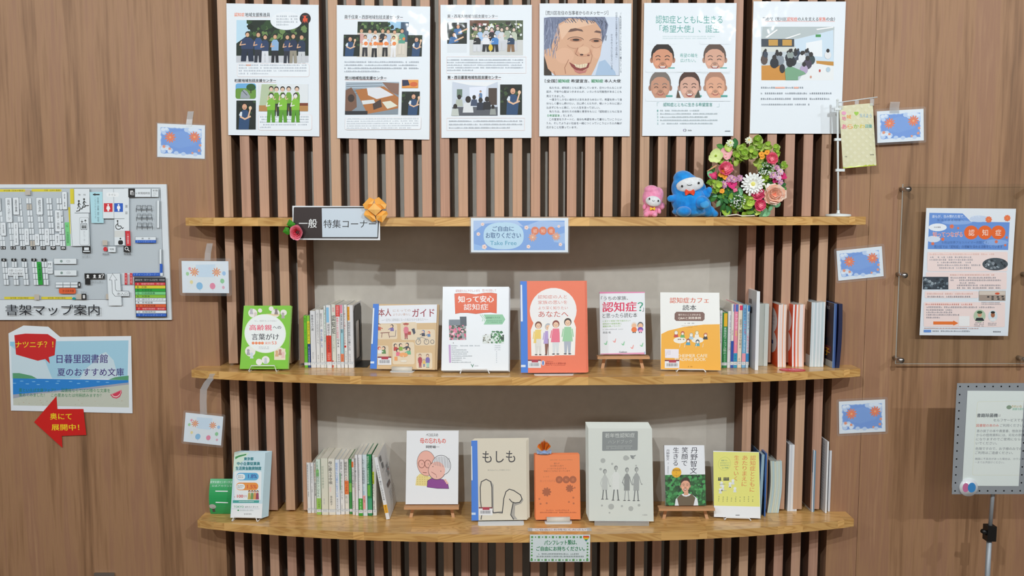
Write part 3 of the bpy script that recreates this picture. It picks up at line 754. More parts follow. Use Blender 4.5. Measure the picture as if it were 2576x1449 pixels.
def p3(a):
    heading(a, '東・西尾久地域包括支援センター', 98, 146, 612, 180)
    a.rect(98, 228, 298, 530, '#1b241f'); a.up(); a.rect(98, 440, 298, 530, '#dfe6ec'); a.up()
    a.speckle(100, 230, 296, 420, 20, 14, ['#2b3f28', '#0f1611', '#3d5a34'], 3)
    for (x, y) in ((205, 240), (165, 322)):
        a.up(); a.poly([(x - 55, y + 120), (x - 35, y + 50), (x + 30, y + 45), (x + 50, y + 100)], '#3d6ea6'); a.line([(x + 10, y + 90), (x + 95, y + 50)], 15, '#e6bd9c'); a.up(); a.ell(x, y + 24, 22, 26, '#1e1917', 12); a.up(); a.ell(x + 3, y + 30, 16, 20, '#dca98a', 12)
    a.rect(326, 204, 868, 556, '#d2d4d2'); a.up(); a.rect(326, 204, 868, 400, '#55604a'); a.rect(326, 204, 520, 260, '#6b4a36'); a.up(); a.speckle(340, 235, 860, 370, 90, 16, TREES + ['#e8eceb', '#c4cf74', '#c98a96', '#f0f0f0'], 9)
    a.rect(690, 215, 740, 250, '#3a3532'); a.rect(796, 204, 801, 300, '#e8e8e8'); a.up()
    c = ['#7d8a60', '#9fc0e4', '#c9cdd6', '#23242a', '#b5c6dc', '#d8dbe0', '#a7b5a0', '#c3ccb8']
    for i, x in enumerate((390, 432, 495, 550, 612, 652, 706, 775)): a.person(x, 262 + (i * 13) % 26, 235, c[i], '#cfd2d8', '#3a3330', '#e2c8b8', 33)
    a.up()
    for i, (x, cc) in enumerate(((400, '#222226'), (492, '#e8eaf0'), (582, '#4a86c8'), (745, '#26405e'))): a.person(x, 345, 175, cc, ['#d9dce2', '#2c2c30', '#23252b', '#8a6a4a'][i], '#4a403a', '#ecebe9', 38)
    a.ell(540, 480, 22, 34, '#e2c23a', 10); a.greek(98, 590, 875, 720, 5, '#a2acb9', .5, .35); a.frame(95, 570, 900, 738, 2, '#f2d2cc')
    heading(a, '東・西日暮里地域包括支援センター', 104, 762, 646, 796)
    a.rect(156, 824, 612, 1168, '#cdd6e4'); a.up(); a.poly([(156, 824), (612, 824), (500, 870), (330, 860)], '#eef1f4'); a.poly([(325, 880), (500, 872), (490, 1010), (330, 1010)], '#e6ecfa'); a.rect(520, 888, 605, 1060, '#4e4038'); a.rect(200, 900, 255, 980, '#6a8070'); a.up()
    a.person(440, 912, 130, '#5b7ea6', '#3a4a66'); a.rect(156, 1080, 612, 1168, '#5a5e66'); a.up()
    for i, (x, y, s, cc) in enumerate(((225, 955, 60, '#b8c0b4'), (315, 970, 84, '#dfe3e6'), (375, 960, 55, '#43506a'), (440, 985, 64, '#2b3242'), (505, 975, 66, '#26272c'), (565, 1060, 50, '#9aa09c'), (185, 1050, 60, '#c5ccc6'))):
        a.poly([(x - s * .65, y + s * 2), (x - s * .5, y + s * .8), (x + s * .5, y + s * .8), (x + s * .65, y + s * 2)], cc); a.ell(x, y + s * .4, s * .34, s * .42, '#2a2421', 12)
    vest(a, 638, 852, 858, 1160, .58, 4); a.frame(100, 1192, 885, 1320, 2, '#f2d2cc'); a.greek(122, 1208, 862, 1310, 3, '#a2acb9', .42, .85)
def p4(a):
    a.text('［荒川区在住の当事者からのメッセージ］', 1098, 108, 1733, 150, DK, .02)
    # large portrait: older woman with grey hair, laughing
    X0, Y0, X1, Y1 = 1080, 170, 1840, 758
    a.rect(X0 + 6, Y0 + 8, X1 + 6, Y1 + 6, '#9aa2ac'); a.up(); a.rect(X0, Y0, X1, Y1, '#cfdaea'); a.up()
    def cl(p): return [(min(max(x, X0), X1 - 4), min(max(y, Y0), Y1)) for x, y in p]
    a.poly(cl([(1640, 620), (1700, 600), (1800, 720), (1810, 758), (1600, 758)]), '#a9c2dd'); a.poly(cl([(1080, 560), (1150, 680), (1160, 758), (1080, 758)]), '#3b3128'); a.up()
    a.poly(cl([(1080, 180), (1140, 170), (1700, 170), (1733, 250), (1715, 330), (1672, 440), (1640, 430), (1200, 640), (1110, 640), (1080, 560)]), '#77809a'); a.up()
    a.poly(cl([(1086, 500), (1150, 480), (1230, 240), (1330, 182), (1450, 190), (1600, 215), (1662, 300), (1672, 430), (1650, 560), (1600, 680), (1560, 758), (1190, 758), (1120, 690), (1084, 560)]), '#d9ab8c'); a.up()
    a.poly(cl([(1230, 260), (1340, 195), (1480, 200), (1600, 240), (1500, 262), (1340, 300), (1260, 400)]), '#e6bfa2'); a.ell(1290, 560, 95, 80, '#e0b294', 20); a.ell(1615, 530, 40, 60, '#e0b294', 16); a.up()
    rn = random.Random(4)
    for k in range(60):
        x = 1095 + rn.random() * 140; y = 180 + rn.random() * 330; a.line(cl([(x, y), (x + 14 - rn.random() * 40, y + 40 + rn.random() * 40)]), 5, rn.choice(['#8d96b0', '#5a6177', '#a8b0c6', '#6b7390']))
    for k in range(46):
        x = 1200 + rn.random() * 500; y = 168 + rn.random() * (30 + (x - 1200) * .08); a.line(cl([(x, y), (x + 22, y + 26)]), 6, rn.choice(['#8a93aa', '#4f5568', '#6a7188', '#3f4454']))
    for k in range(16):
        x = 1660 + rn.random() * 60; y = 190 + rn.random() * 180; a.line(cl([(x, y), (x - 8, y + 50)]), 5, rn.choice(['#8a93aa', '#4f5568']))
    a.up(); a.poly([(1322, 322), (1350, 290), (1400, 282), (1465, 296), (1480, 318), (1420, 306), (1360, 318)], '#6f5248'); a.poly([(1588, 322), (1610, 305), (1655, 312), (1660, 336), (1620, 328)], '#6f5248')
    a.ell(1405, 400, 62, 20, '#b98468', 16); a.ell(1605, 410, 48, 19, '#b98468', 16); a.up(); a.ell(1405, 400, 36, 11, '#33231d', 14); a.ell(1610, 411, 28, 10, '#33231d', 14)
    a.arc(1400, 405, 82, 34, 195, 350, 5, '#5c4036'); a.arc(1605, 415, 62, 28, 190, 345, 5, '#5c4036'); a.arc(1395, 420, 90, 66, 20, 150, 5, '#c08f74'); a.arc(1610, 430, 56, 50, 30, 150, 5, '#c08f74')
    a.ell(1478, 520, 92, 50, '#d29e80', 22); a.up(); a.ell(1485, 505, 60, 40, '#e2b898', 18); a.up(); a.ell(1462, 550, 18, 9, '#4a2c24', 10); a.ell(1530, 556, 14, 8, '#8a5a48', 10)
    a.line([(1425, 480), (1400, 540), (1425, 560)], 6, '#a26e56'); a.line([(1545, 500), (1570, 560), (1550, 640)], 5, '#b07a60'); a.line([(1330, 600), (1290, 680), (1300, 740)], 6, '#b07a60'); a.line([(1180, 720), (1195, 758)], 8, '#b98468'); a.up()
    a.poly([(1335, 624), (1380, 650), (1440, 655), (1500, 645), (1545, 628), (1530, 680), (1470, 712), (1400, 706), (1360, 670)], '#8a3c38'); a.up()
    a.poly([(1380, 640), (1430, 652), (1500, 640), (1525, 640), (1508, 676), (1450, 688), (1405, 676)], '#e6d6b8'); a.up()
    for x in (1412, 1440, 1468, 1494): a.line([(x, 646), (x + 2, 682)], 3, '#a98a6a')
    a.poly([(1380, 690), (1420, 712), (1480, 714), (1520, 694), (1500, 730), (1440, 742), (1395, 722)], '#c47a74'); a.up()
    a.vtext('「私は認知症になってからも笑って暮らしている', 1848, 130, 1868, 730, '#7d8694'); a.vtext('のは日々の出来事や名前を少しずつ忘れる時に、', 1806, 125, 1828, 600, '#8c95a2'); a.vtext('から今のうちにと伝えているの', 1758, 340, 1778, 700, '#8c95a2')
    a.text('［全国］', 1090, 798, 1213, 832, DK, .02); a.text('認知症', 1224, 798, 1342, 832, '#2f9a62', .03); a.text('希望宣言、', 1354, 798, 1540, 832, DK, .02); a.text('認知症', 1560, 798, 1680, 832, '#2f9a62', .03); a.text('本人大使', 1692, 798, 1858, 832, DK, .02)
    L = ['　私たちは、認知症とともに暮らしています。日々いろんなことが', '起き、不安や心配はつきませんが、いろいろな可能性があることも', '見えてきました。', '　一度きりしかない自分の人生をあきらめないで、希望を持って自', '分らしく暮らし続けたい。次に続く人たちが、暗いトンネルに迷い', '込まずにもっと楽に、いい人生を送ってほしい。', '　私たちは、自分たちの体験と意思をもとに「認知症とともに生き', 'る希望宣言」をします。', '　この宣言をスタートに、自分も希望を持って暮らしていこうとい', 'う人、そしてよりよい社会を一緒につくっていこうという人の輪が', '広がることを願っています。']
    ys = [872, 912, 958, 992, 1032, 1074, 1114, 1156, 1194, 1234, 1276]
    xe = {2: 1292, 5: 1645, 7: 1372, 10: 1418}
    for i, (t, y) in enumerate(zip(L, ys)):
        x0 = 1136 if t[0] == '　' else 1106
        if i == 7: a.text('る希望宣言', 1112, y, 1240, y + 24, '#48a874'); a.text('」をします。', 1250, y, 1372, y + 24, '#6c7683')
        else: a.text(t.strip('　'), x0, y, xe.get(i, 1866), y + 24, '#6c7683')
def p5(a):
    g = '#3f9e94'
    a.text('認知症とともに生きる', 202, 155, 880, 236, g); a.text('「希望大使」、誕生', 240, 252, 846, 328, g); a.greek(270, 356, 800, 396, 2, '#9fc4c4', .5, .95)
    a.text('希望の輪を', 446, 536, 626, 576, g); a.text('広げたい。', 450, 590, 606, 626, g)
    for (cx, cy, rx, ry, sk, hr, sm) in ((270, 590, 112, 150, (214, 150, 118), (38, 28, 24), 1), (798, 590, 110, 150, (216, 166, 142), (92, 72, 62), 1), (245, 872, 104, 150, (198, 146, 120), (120, 112, 106), 0), (540, 872, 104, 150, (214, 168, 148), (74, 48, 38), 1), (800, 872, 104, 150, (222, 166, 136), (176, 130, 108), 0)):
        a.head(cx, cy, rx, ry, sk, hr, smile=bool(sm)); a.up(); a.rect(cx - 150, cy - ry - 32, cx + 150, cy - ry + 5, '#e9f0f6'); a.rect(cx - 150, cy + ry - 34, cx + 150, cy + ry, '#e9f0f6'); a.up()
        a.rect(cx + 55, cy + ry - 62, cx + 122, cy + ry - 44, '#5aa89e'); a.up()
    a.poly([(405, 988), (420, 900), (450, 990)], '#5a4636'); a.poly([(630, 905), (650, 985), (590, 988)], '#4a4c40'); a.up()
    a.text('認知症とともに生きる希望宣言', 274, 1036, 770, 1074, '#5aa89e'); a.line([(212, 1070), (212, 1035), (232, 1035)], 2, '#9fc4c4'); a.line([(838, 1045), (838, 1080), (815, 1080)], 2, '#9fc4c4')
    for k in range(5):
        y = 1108 + 33 * k; a.text('12345'[k], 212, y, 221, y + 20, '#5aa89e'); a.greek(240, y - 2, [640, 825, 730, 830, 790][k], y + 20, 1, '#a8b8bd', .7, 1.0)
    a.arc(486, 1318, 9, 12, 100, 260, 4, '#6a4a8a'); a.arc(492, 1318, 9, 12, -80, 80, 4, '#3a3a44'); a.greek(503, 1308, 565, 1330, 1, '#444', .8, 1); a.rect(896, 1323, 948, 1331, '#8a939c')
def p6(a):
    t = [('銀の杖（荒川区', 1284, 1524, DK), ('認知症', 1526, 1632, '#e0603c'), ('の人を支える', 1636, 1842, DK), ('家族', 1846, 1916, '#e0603c'), ('の会）', 1920, 2006, DK)]
    for s, x0, x1, c in t: a.text(s, x0, 172, x1, 210, c, .025)
    a.rect(1284, 213, 2006, 216, '#e0603c')
    a.rect(1268, 268, 2002, 808, '#c8d2d8'); a.up(); a.poly([(1285, 268), (2002, 268), (2002, 300), (1640, 385), (1270, 390)], '#b9c4c6'); a.poly([(1600, 400), (1990, 300), (2002, 640), (1640, 600)], '#cfe2f0'); a.rect(1270, 390, 1600, 470, '#39424c'); a.up()
    for x in (1342, 1482): a.rect(x, 398, x + 95, 458, '#c89a48')
    a.poly([(1425, 295), (1435, 300), (1330, 378), (1308, 375)], '#fff'); a.poly([(1660, 335), (1665, 342), (1530, 388), (1505, 386)], '#fff'); a.poly([(1820, 290), (1990, 268), (1995, 276), (1830, 300)], '#fff')
    a.rect(1815, 345, 1868, 372, '#4f9a5a'); a.poly([(1720, 430), (1880, 400), (1885, 570), (1720, 560)], '#eef3f6'); a.rect(1270, 470, 1620, 520, '#d8dcd6'); a.poly([(1270, 660), (1500, 650), (1520, 808), (1270, 808)], '#cf8f3a'); a.poly([(1820, 610), (2000, 620), (2000, 660), (1830, 650)], '#c88f3c'); a.up()
    a.poly([(1450, 590), (1640, 560), (1820, 590), (1830, 650), (1700, 640)], '#e6eaec'); a.poly([(1740, 660), (1840, 640), (2002, 665), (2002, 808), (1650, 808)], '#eceff0'); a.up()
    rn = random.Random(5)
    for k in range(26):
        x = 1290 + rn.random() * 460; y = 495 + rn.random() * 55; s = 17 + (y - 495) * .3; c = rn.choice(['#23262d', '#3a4352', '#5a4a44', '#8a949e', '#2c3a50', '#c4c8cc'])
        a.ell(x, y + s * 2.1, s * 1.2, s * 1.7, c, 10); a.up(); a.ell(x, y, s * .6, s * .75, '#272220', 10)
    for (x, y, s, c) in ((1400, 590, 44, '#1f232c'), (1560, 520, 34, '#8f9c98'), (1680, 545, 38, '#e2e6ea'), (1770, 560, 42, '#35464a'), (1735, 600, 44, '#4a4152'), (1700, 660, 40, '#b8a8c8'), (1940, 520, 34, '#e6e8ea')):
        a.ell(x, y + s, s, s * 1.2, c, 14); a.up(); a.ell(x, y - s * .3, s * .5, s * .6, '#2a2422', 12); a.up()
    a.poly([(1515, 808), (1505, 700), (1550, 660), (1600, 680), (1700, 722), (1720, 745), (1640, 770), (1640, 808)], '#7aa886'); a.up(); a.ell(1558, 630, 38, 48, '#1e1e22', 14)
    a.ell(1480, 690, 28, 46, '#2b2d33', 12); a.ell(1860, 712, 9, 16, '#c8483a', 8); a.ell(1770, 775, 10, 14, '#d8a08a', 8); a.ell(1945, 700, 22, 26, '#b9cfdc', 10)
    a.greek(1262, 872, 1714, 896, 1, '#8d97a3', .8, 1); a.greek(1260, 930, 1990, 954, 1, '#7f8995', .8, 1); a.greek(1260, 986, 1980, 1010, 1, '#7f8995', .8, 1); a.greek(1268, 1044, 1768, 1066, 1, '#8d97a3', .8, 1)
    a.rect(1408, 876, 1505, 892, '#efb2a0'); a.rect(1600, 876, 1645, 892, '#efb2a0')
GP = 'laminated posters above the top shelf'
wall_sheet('poster', 'A', [(113, 35), (1050, 48), (1062, 1383), (143, 1366)], y=-0.006, draw=p1, label='laminated poster with people in blue vests and green aprons, leftmost of six', group=GP)
wall_sheet('poster', 'A', [(1218, 55), (2160, 62), (2196, 1418), (1258, 1395)], y=-0.006, draw=p2, label='laminated poster with outdoor group photo between two side photos and a craft table picture', group=GP)
wall_sheet('poster', 'B', [(26, 50), (958, 48), (955, 1398), (48, 1396)], y=-0.006, draw=p3, label='laminated poster with garden group photo above a meeting room seen from behind', group=GP)
wall_sheet('poster', 'B', [(1035, 34), (1970, 36), (1945, 1380), (1034, 1382)], y=-0.006, draw=p4, label='laminated poster with large close-up of laughing grey-haired person above paragraphs of text', group=GP)
wall_sheet('poster', 'C', [(86, 30), (1024, 30), (980, 1378), (60, 1376)], y=-0.006, draw=p5, label='laminated poster with five cut-out smiling heads and green headline', group=GP)
wall_sheet('poster', 'C', [(1194, 14), (2114, 16), (2086, 1355), (1148, 1352)], y=-0.006, draw=p6, label='laminated poster with one classroom photo and blank lower half, rightmost of six', group=GP)

# ================================================================== LEFT WALL: library map, summer notice, red arrow
def pmap(a):
    g = '#c3ccd2'
    a.poly([(-400, 128), (1535, 125), (1570, 935), (1170, 940), (1170, 1050), (1050, 1195), (-400, 1195)], g); a.up()
    a.line([(-400, 128), (1535, 125), (1570, 962)], 3, '#4b4f55'); a.line([(-400, 1195), (1048, 1193), (1050, 1248), (1173, 1248), (1168, 1050), (1282, 1048)], 3, '#4b4f55')
    for x0, x1, y in ((-400, 262, 138), (322, 605, 136)): a.rrect(x0, y, x1, y + 24, 8, '#e6d63a')
    for x0, x1, y in ((-400, -20, 1166), (22, 322, 1166), (382, 684, 1166)): a.rrect(x0, y, x1, y + 24, 8, '#e6d63a')
    a.rect(685, 133, 734, 275, '#e6d63a'); a.poly([(664, 308), (690, 306), (700, 560), (674, 562)], '#e6d63a'); a.poly([(628, 452), (672, 450), (680, 674), (638, 678)], '#7fd98c')
    a.up(); a.text('0F文庫（日本の著者）', 60, 142, 250, 158, '#5a5320'); a.text('文庫（日本の著者）', 440, 140, 595, 156, '#5a5320'); a.text('BF文庫（外国の著者）', 84, 1170, 260, 1186, '#5a5320'); a.text('BF文庫（外国の著者）', 448, 1170, 620, 1186, '#5a5320'); a.vtext('外国語図書', 644, 540, 664, 650, '#2a6a3a'); a.text('G', 640, 476, 658, 496, '#2a6a3a')
    W = '#e9f0f4'
    for i, n in enumerate(('14', '13', '12', '11', '10', '9', '8')):
        x = 10 + i * 96.5; xt = x - 38 + i * 0.0
        if i == 0: xt = -25
        for k in range(8):
            ya = 220 + k * 58; o = (480 - (ya - 220)) * 0.0; xx = x - 30 + (ya - 220) * 0.062
            for c in range(2):
                col = '#c8bfb2' if (i == 3 and k in (1, 7)) else W
                a.rect(xx + c * 26, ya, xx + c * 26 + 24, ya + 54, '#8c949b'); a.up(); a.rect(xx + c * 26 + 1.5, ya + 1.5, xx + c * 26 + 22.5, ya + 52.5, col)
        a.up(); a.rect(x, 680, x + 48, 710, '#222'); a.up(); a.text(n, x + 8, 685, x + 40, 705, '#eee', .02)
    for (x0, y0, x1, y1, t) in ((-20, 218, 34, 345, '文学'), (76, 216, 138, 452, '芸術・スポーツ'), (148, 214, 206, 380, '産業'), (368, 216, 430, 380, '経済'), (614, 160, 662, 330, '辞書・事典'), (542, 335, 602, 540, '哲学・宗教'), (24, 452, 74, 580, '言語'), (144, 450, 192, 670, '技術・工学・家庭'), (246, 508, 292, 670, '自然科学'), (344, 560, 390, 672, '社会'), (438, 508, 486, 672, '政治・法律'), (536, 560, 586, 672, '歴史')):
        a.rrect(x0, y0, x1, y1, 8, '#8c949b'); a.up(); a.rrect(x0 + 2, y0 + 2, x1 - 2, y1 - 2, 8, '#edf3f7'); a.up(); a.vtext(t, x0 + 18, y0 + 20, x1 - 17, y1 - 25, '#33363b')
    for i, n in enumerate(('6', '5', '4', '3', '2')):
        x = 18 + i * 96.5; a.rect(x, 796, x + 48, 822, '#222'); a.up(); a.text(n, x + 17, 800, x + 32, 818, '#eee', .02)
        for k in range(4):
            for c in range(2):
                xx = x + 4 + c * 25 + k * 4; yy = 826 + k * 57; a.rect(xx, yy, xx + 23, yy + 54, '#8c949b'); a.up(); a.rect(xx + 1.5, yy + 1.5, xx + 21.5, yy + 52.5, W)
    a.rrect(78, 884, 240, 962, 12, '#edf3f7'); a.poly([(358, 828), (400, 828), (412, 1048), (368, 1048)], '#2ea83e'); a.up(); a.text('小説・エッセイ', 90, 898, 222, 922, '#555'); a.text('（日本の著者）', 92, 930, 226, 952, '#444'); a.vtext('D大活字', 372, 850, 398, 1010, '#123')
    a.rrect(460, 822, 512, 942, 10, W); a.up(); a.text('M', 470, 840, 496, 862, '#444'); a.text('旅行', 466, 878, 506, 896, '#556'); a.text('ガイド', 466, 908, 512, 926, '#778')
    for y in (794, 906): a.rect(524, y, 742, y + 56, '#7d858c'); a.up(); a.rect(526, y + 2, 740, y + 54, W); a.up(); a.text('CD', 645, y + 18, 680, y + 38, '#8a8f96'); a.ell(596, y + 28, 13, 13, '#8aa09a', 12)
    for k in range(3):
        for c in range(2): xx = 535 + k * 72; yy = 1022 + c * 28; a.rect(xx, yy, xx + 70, yy + 26, '#7d858c'); a.up(); a.rect(xx + 2, yy + 2, xx + 68, yy + 24, W)
    a.rect(752, 1020, 776, 1076, '#222'); a.rrect(566, 1080, 730, 1134, 16, '#e8663a'); a.up(); a.text('生活実用書', 600, 1096, 712, 1120, '#5a1c10'); a.text('1', 760, 1036, 768, 1060, '#eee', .02)
    # stairs, lift, toilets
    a.rect(732, 132, 880, 362, '#6d757c'); a.up(); a.rect(734, 134, 878, 360, W); a.poly([(880, 165), (1010, 162), (1008, 458), (892, 458)], '#b7e4ee'); a.rect(1000, 132, 1208, 416, '#6d757c'); a.up(); a.rect(1002, 134, 1104, 414, W); a.rect(1107, 134, 1206, 414, W); a.rect(692, 280, 735, 676, W)
    a.rect(735, 365, 872, 676, W); a.line([(692, 280), (706, 678), (880, 675), (866, 362)], 3, '#6d757c'); a.up()
    a.line([(752, 346), (780, 340), (782, 326), (806, 322), (808, 308), (832, 306), (834, 294), (868, 292)], 8, '#222')
    for (x, y) in ((776, 250), (826, 232)): a.ell(x, y, 9, 9, '#222', 12); a.line([(x, y + 14), (x - 2, y + 46)], 10, '#222'); a.line([(x - 2, y + 46), (x - 14, y + 72)], 6, '#222'); a.line([(x, y + 46), (x + 14, y + 66)], 6, '#222'); a.line([(x - 14, y + 40), (x, y + 16), (x + 18, y + 34)], 5, '#222')
    a.text('階　段', 772, 182, 842, 198, '#555')
    a.line([(914, 188), (970, 188)], 12, '#333'); a.poly([(912, 188), (932, 174), (932, 202)], '#333'); a.vtext('総合案内・児童書・雑誌・絵本等', 948, 215, 966, 445, '#56707c'); a.vtext('こちらからどうぞ', 924, 215, 940, 415, '#7d9aa6')
    a.rrect(1036, 168, 1156, 210, 18, '#f4f8fa'); a.up(); a.text('トイレ', 1062, 180, 1128, 200, '#777')
    a.rect(1012, 270, 1094, 352, '#d8343c'); a.rect(1110, 270, 1192, 352, '#2b62c8'); a.up()
    a.ell(1053, 286, 8, 8, '#fff', 12); a.poly([(1053, 294), (1066, 300), (1072, 325), (1062, 330), (1060, 346), (1046, 346), (1044, 330), (1034, 325), (1040, 300)], '#fff')
    a.ell(1151, 286, 8, 8, '#fff', 12); a.poly([(1138, 296), (1164, 296), (1168, 322), (1160, 322), (1158, 346), (1144, 346), (1142, 322), (1134, 322)], '#fff')
    a.rect(1110, 418, 1208, 670, W); a.rect(1110, 530, 1206, 592, '#dcdedb'); a.rect(1205, 132, 1250, 532, W); a.up(); a.vtext('雑　誌', 1214, 285, 1236, 375, '#444')
    a.ell(1140, 438, 8, 8, '#222', 10); a.line([(1141, 448), (1144, 486), (1170, 486), (1184, 510), (1196, 502)], 7, '#222'); a.arc(1148, 492, 26, 26, 30, 250, 7, '#222')
    a.ell(1166, 606, 8, 8, '#222', 10); a.rrect(1144, 622, 1190, 664, 16, '#222'); a.poly([(1212, 532), (1258, 532), (1264, 674), (1220, 674)], '#d8343c'); a.up(); a.vtext('T東日暮里', 1228, 560, 1248, 655, '#f8d8d8')
    a.rrect(778, 404, 866, 668, 14, '#6d757c'); a.up(); a.rrect(780, 406, 864, 666, 13, W); a.up(); a.line([(803, 428), (803, 448)], 4, '#333'); a.poly([(790, 442), (816, 442), (803, 456)], '#333'); a.line([(835, 432), (835, 452)], 4, '#333'); a.poly([(822, 438), (848, 438), (835, 424)], '#333')
    a.rect(790, 462, 850, 522, '#222'); a.up(); a.rect(794, 466, 846, 518, W); a.up()
    for x in (806, 820, 834): a.ell(x, 478, 5, 5, '#222', 8); a.rect(x - 5, 485, x + 5, 510, '#222')
    a.vtext('エレベーター', 812, 535, 832, 650, '#9aa2a9')
    a.rect(800, 680, 880, 742, '#222'); a.up(); a.rect(818, 690, 864, 716, '#e9f0f4'); a.rect(808, 722, 872, 732, '#e9f0f4'); a.text('パソコン', 796, 750, 876, 768, '#8a8f96'); a.text('コーナー', 796, 772, 876, 790, '#777')
    a.ell(1021, 706, 20, 21, '#d8343c', 20); a.rect(1046, 680, 1122, 736, '#6d757c'); a.up(); a.rect(1048, 682, 1120, 734, W); a.up(); a.text('特集', 1062, 697, 1104, 718, '#444'); a.text('現在地', 993, 744, 1056, 763, '#444'); a.rect(995, 622, 1042, 670, '#c8bfb2')
    a.rect(1196, 676, 1264, 734, '#222'); a.up(); a.arc(1224, 700, 15, 15, 0, 360, 6, '#eee', 16); a.line([(1234, 710), (1250, 724)], 8, '#eee'); a.text('検索機', 1196, 742, 1266, 762, '#444'); a.line([(1000, 675), (1196, 675)], 3, '#6d757c')
    a.rect(1244, 130, 1306, 214, '#222'); a.rect(1306, 132, 1530, 212, '#6d757c'); a.up(); a.rect(1308, 134, 1456, 210, W); a.rect(1463, 134, 1528, 210, W); a.rrect(1262, 150, 1290, 190, 5, '#ddd'); a.up(); a.text('U 新聞縮刷版', 1314, 164, 1448, 186, '#444'); a.text('新聞', 1474, 142, 1520, 160, '#333'); a.greek(1474, 164, 1520, 204, 4, '#999'); a.rrect(1272, 162, 1300, 196, 5, '#888')
    for r_ in range(3):
        for c in range(3):
            x = 1316 + c * 50 + r_ * 3; y = 288 + r_ * 83
            a.line([(x + 8, y + 36), (x + 8, y + 2), (x + 44, y + 2), (x + 44, y + 36)], 4, '#5c6268'); a.rect(x + 2, y + 36, x + 50, y + 42, '#5c6268'); a.line([(x + 2, y + 30), (x + 2, y + 64)], 5, '#5c6268'); a.line([(x + 50, y + 30), (x + 50, y + 64)], 5, '#5c6268')
    a.rect(1308, 588, 1506, 620, '#6d757c'); a.up(); a.rect(1310, 590, 1504, 620, W); a.rect(1308, 620, 1506, 646, '#2b62c8'); a.up(); a.text('雑　　誌', 1368, 596, 1450, 614, '#444'); a.text('ティーンズコーナー', 1322, 624, 1492, 642, '#a8c4f0')
    for (y0, y1) in ((240, 505), (703, 848)): a.rect(1514 + (y0 > 600) * 24, y0, 1538 + (y0 > 600) * 22, y1, '#6d757c'); a.up(); a.rect(1516 + (y0 > 600) * 24, y0 + 2, 1536 + (y0 > 600) * 22, y1 - 2, W)
    a.rect(1543, 848, 1568, 934, '#2b62c8'); a.poly([(1282, 935), (1545, 933), (1545, 962), (1282, 964)], '#2b62c8'); a.rect(1546, 934, 1570, 962, W); a.up(); a.text('Ｙティーンズコーナー', 1290, 938, 1530, 958, '#a8c4f0')
    for x in (1204, 1254): a.rect(x, 936, x + 25, 1046, '#d8343c'); a.up(); a.vtext('A地域', x + 4, 945, x + 20, 1035, '#f4c4c4')
    a.rect(818, 938, 1012, 990, '#222'); a.rect(822, 990, 872, 1046, '#222'); a.up()
    for x in (850, 915, 965): a.ell(x, 962, 12, 12, '#eee', 10); a.poly([(x - 20, 984), (x, 972), (x + 20, 984)], '#eee')
    a.text('？', 978, 944, 1004, 984, '#eee', .03); a.text('カウンター', 892, 1010, 998, 1030, '#777'); a.text('コピー', 778, 1110, 838, 1130, '#777'); a.rect(786, 1134, 832, 1190, '#222'); a.up(); a.rect(798, 1146, 820, 1180, '#ddd')
    for x, y in ((275, 140), (328, 1140), (736, 1136), (1022, 1136)): a.rect(x, y, x + 48, y + 52, '#c8bfb2')
    a.poly([(690, 1180), (712, 1166), (734, 1180), (712, 1194)], '#1f9a94')
    a.poly([(1036, 938), (1160, 936), (1172, 1248), (1050, 1248)], '#e9f0f4'); a.up(); a.line([(1036, 938), (1160, 936), (1168, 1105)], 3, '#6d757c'); a.poly([(1088, 938), (1134, 1004), (1112, 1004), (1116, 1090), (1128, 1106), (1246, 1108), (1250, 1160), (1110, 1160), (1084, 1130), (1078, 1004), (1054, 1004)], '#5c6268'); a.up()
    a.poly([(1088, 944), (1128, 1000), (1108, 1001), (1112, 1092), (1126, 1110), (1242, 1112), (1246, 1156), (1112, 1156), (1088, 1128), (1082, 1001), (1060, 1000)], '#eef4f8'); a.up(); a.text('出入口', 1132, 1120, 1230, 1150, '#444')
    rows = [('A', '地域行政資料（荒川区）', '#d8343c', '#f6caca'), ('B', '文庫', '#e6d63a', '#333'), ('D', '大活字本', '#2ea83e', '#123'), ('G', '外国語図書', '#7fd98c', '#123'), ('L', '大型本', '#8cc63e', '#123'), ('M', '旅行ガイドブック', '#e9f0f4', '#556'), ('R', '参考図書', '#e9f0f4', '#333'), ('S', '生活実用書', '#e8663a', '#511'), ('T', '地域行政資料（東京都）', '#d8343c', '#f6caca'), ('U', '新聞縮刷版', '#e9f0f4', '#333'), ('Ｙ', 'ティーンズコーナー', '#2b62c8', '#a8c4f0')]
    a.poly([(1296, 976), (1598, 976), (1614, 1360), (1312, 1362)], '#33363a'); a.up(); a.text('請求記号（背ラベルの記号）早見表', 1306, 992, 1590, 1012, '#c8ccd0')
    for i, (k, t, c, tc) in enumerate(rows):
        y = 1026 + i * 30; o = (y - 976) * 0.04; a.rect(1298 + o + 4, y, 1594 + o, y + 27, c); a.up(); a.text(k, 1322 + o, y + 5, 1338 + o, y + 22, tc, .01); a.text(t, 1362 + o, y + 4, 1362 + o + min(len(t) * 26, 220), y + 23, tc)
    a.text('書架マップ案内', 46, 1238, 958, 1342, '#2a2d33', .008)
wl = wall_sheet('library_map', 'D', [(-900, 92), (1593, 90), (1648, 1390), (-900, 1392)], y=-0.0085, draw=pmap, base='#e2e9ee', mat='cover', thick=0.008, label='large white library floor map board on the left wall', cat='map board')
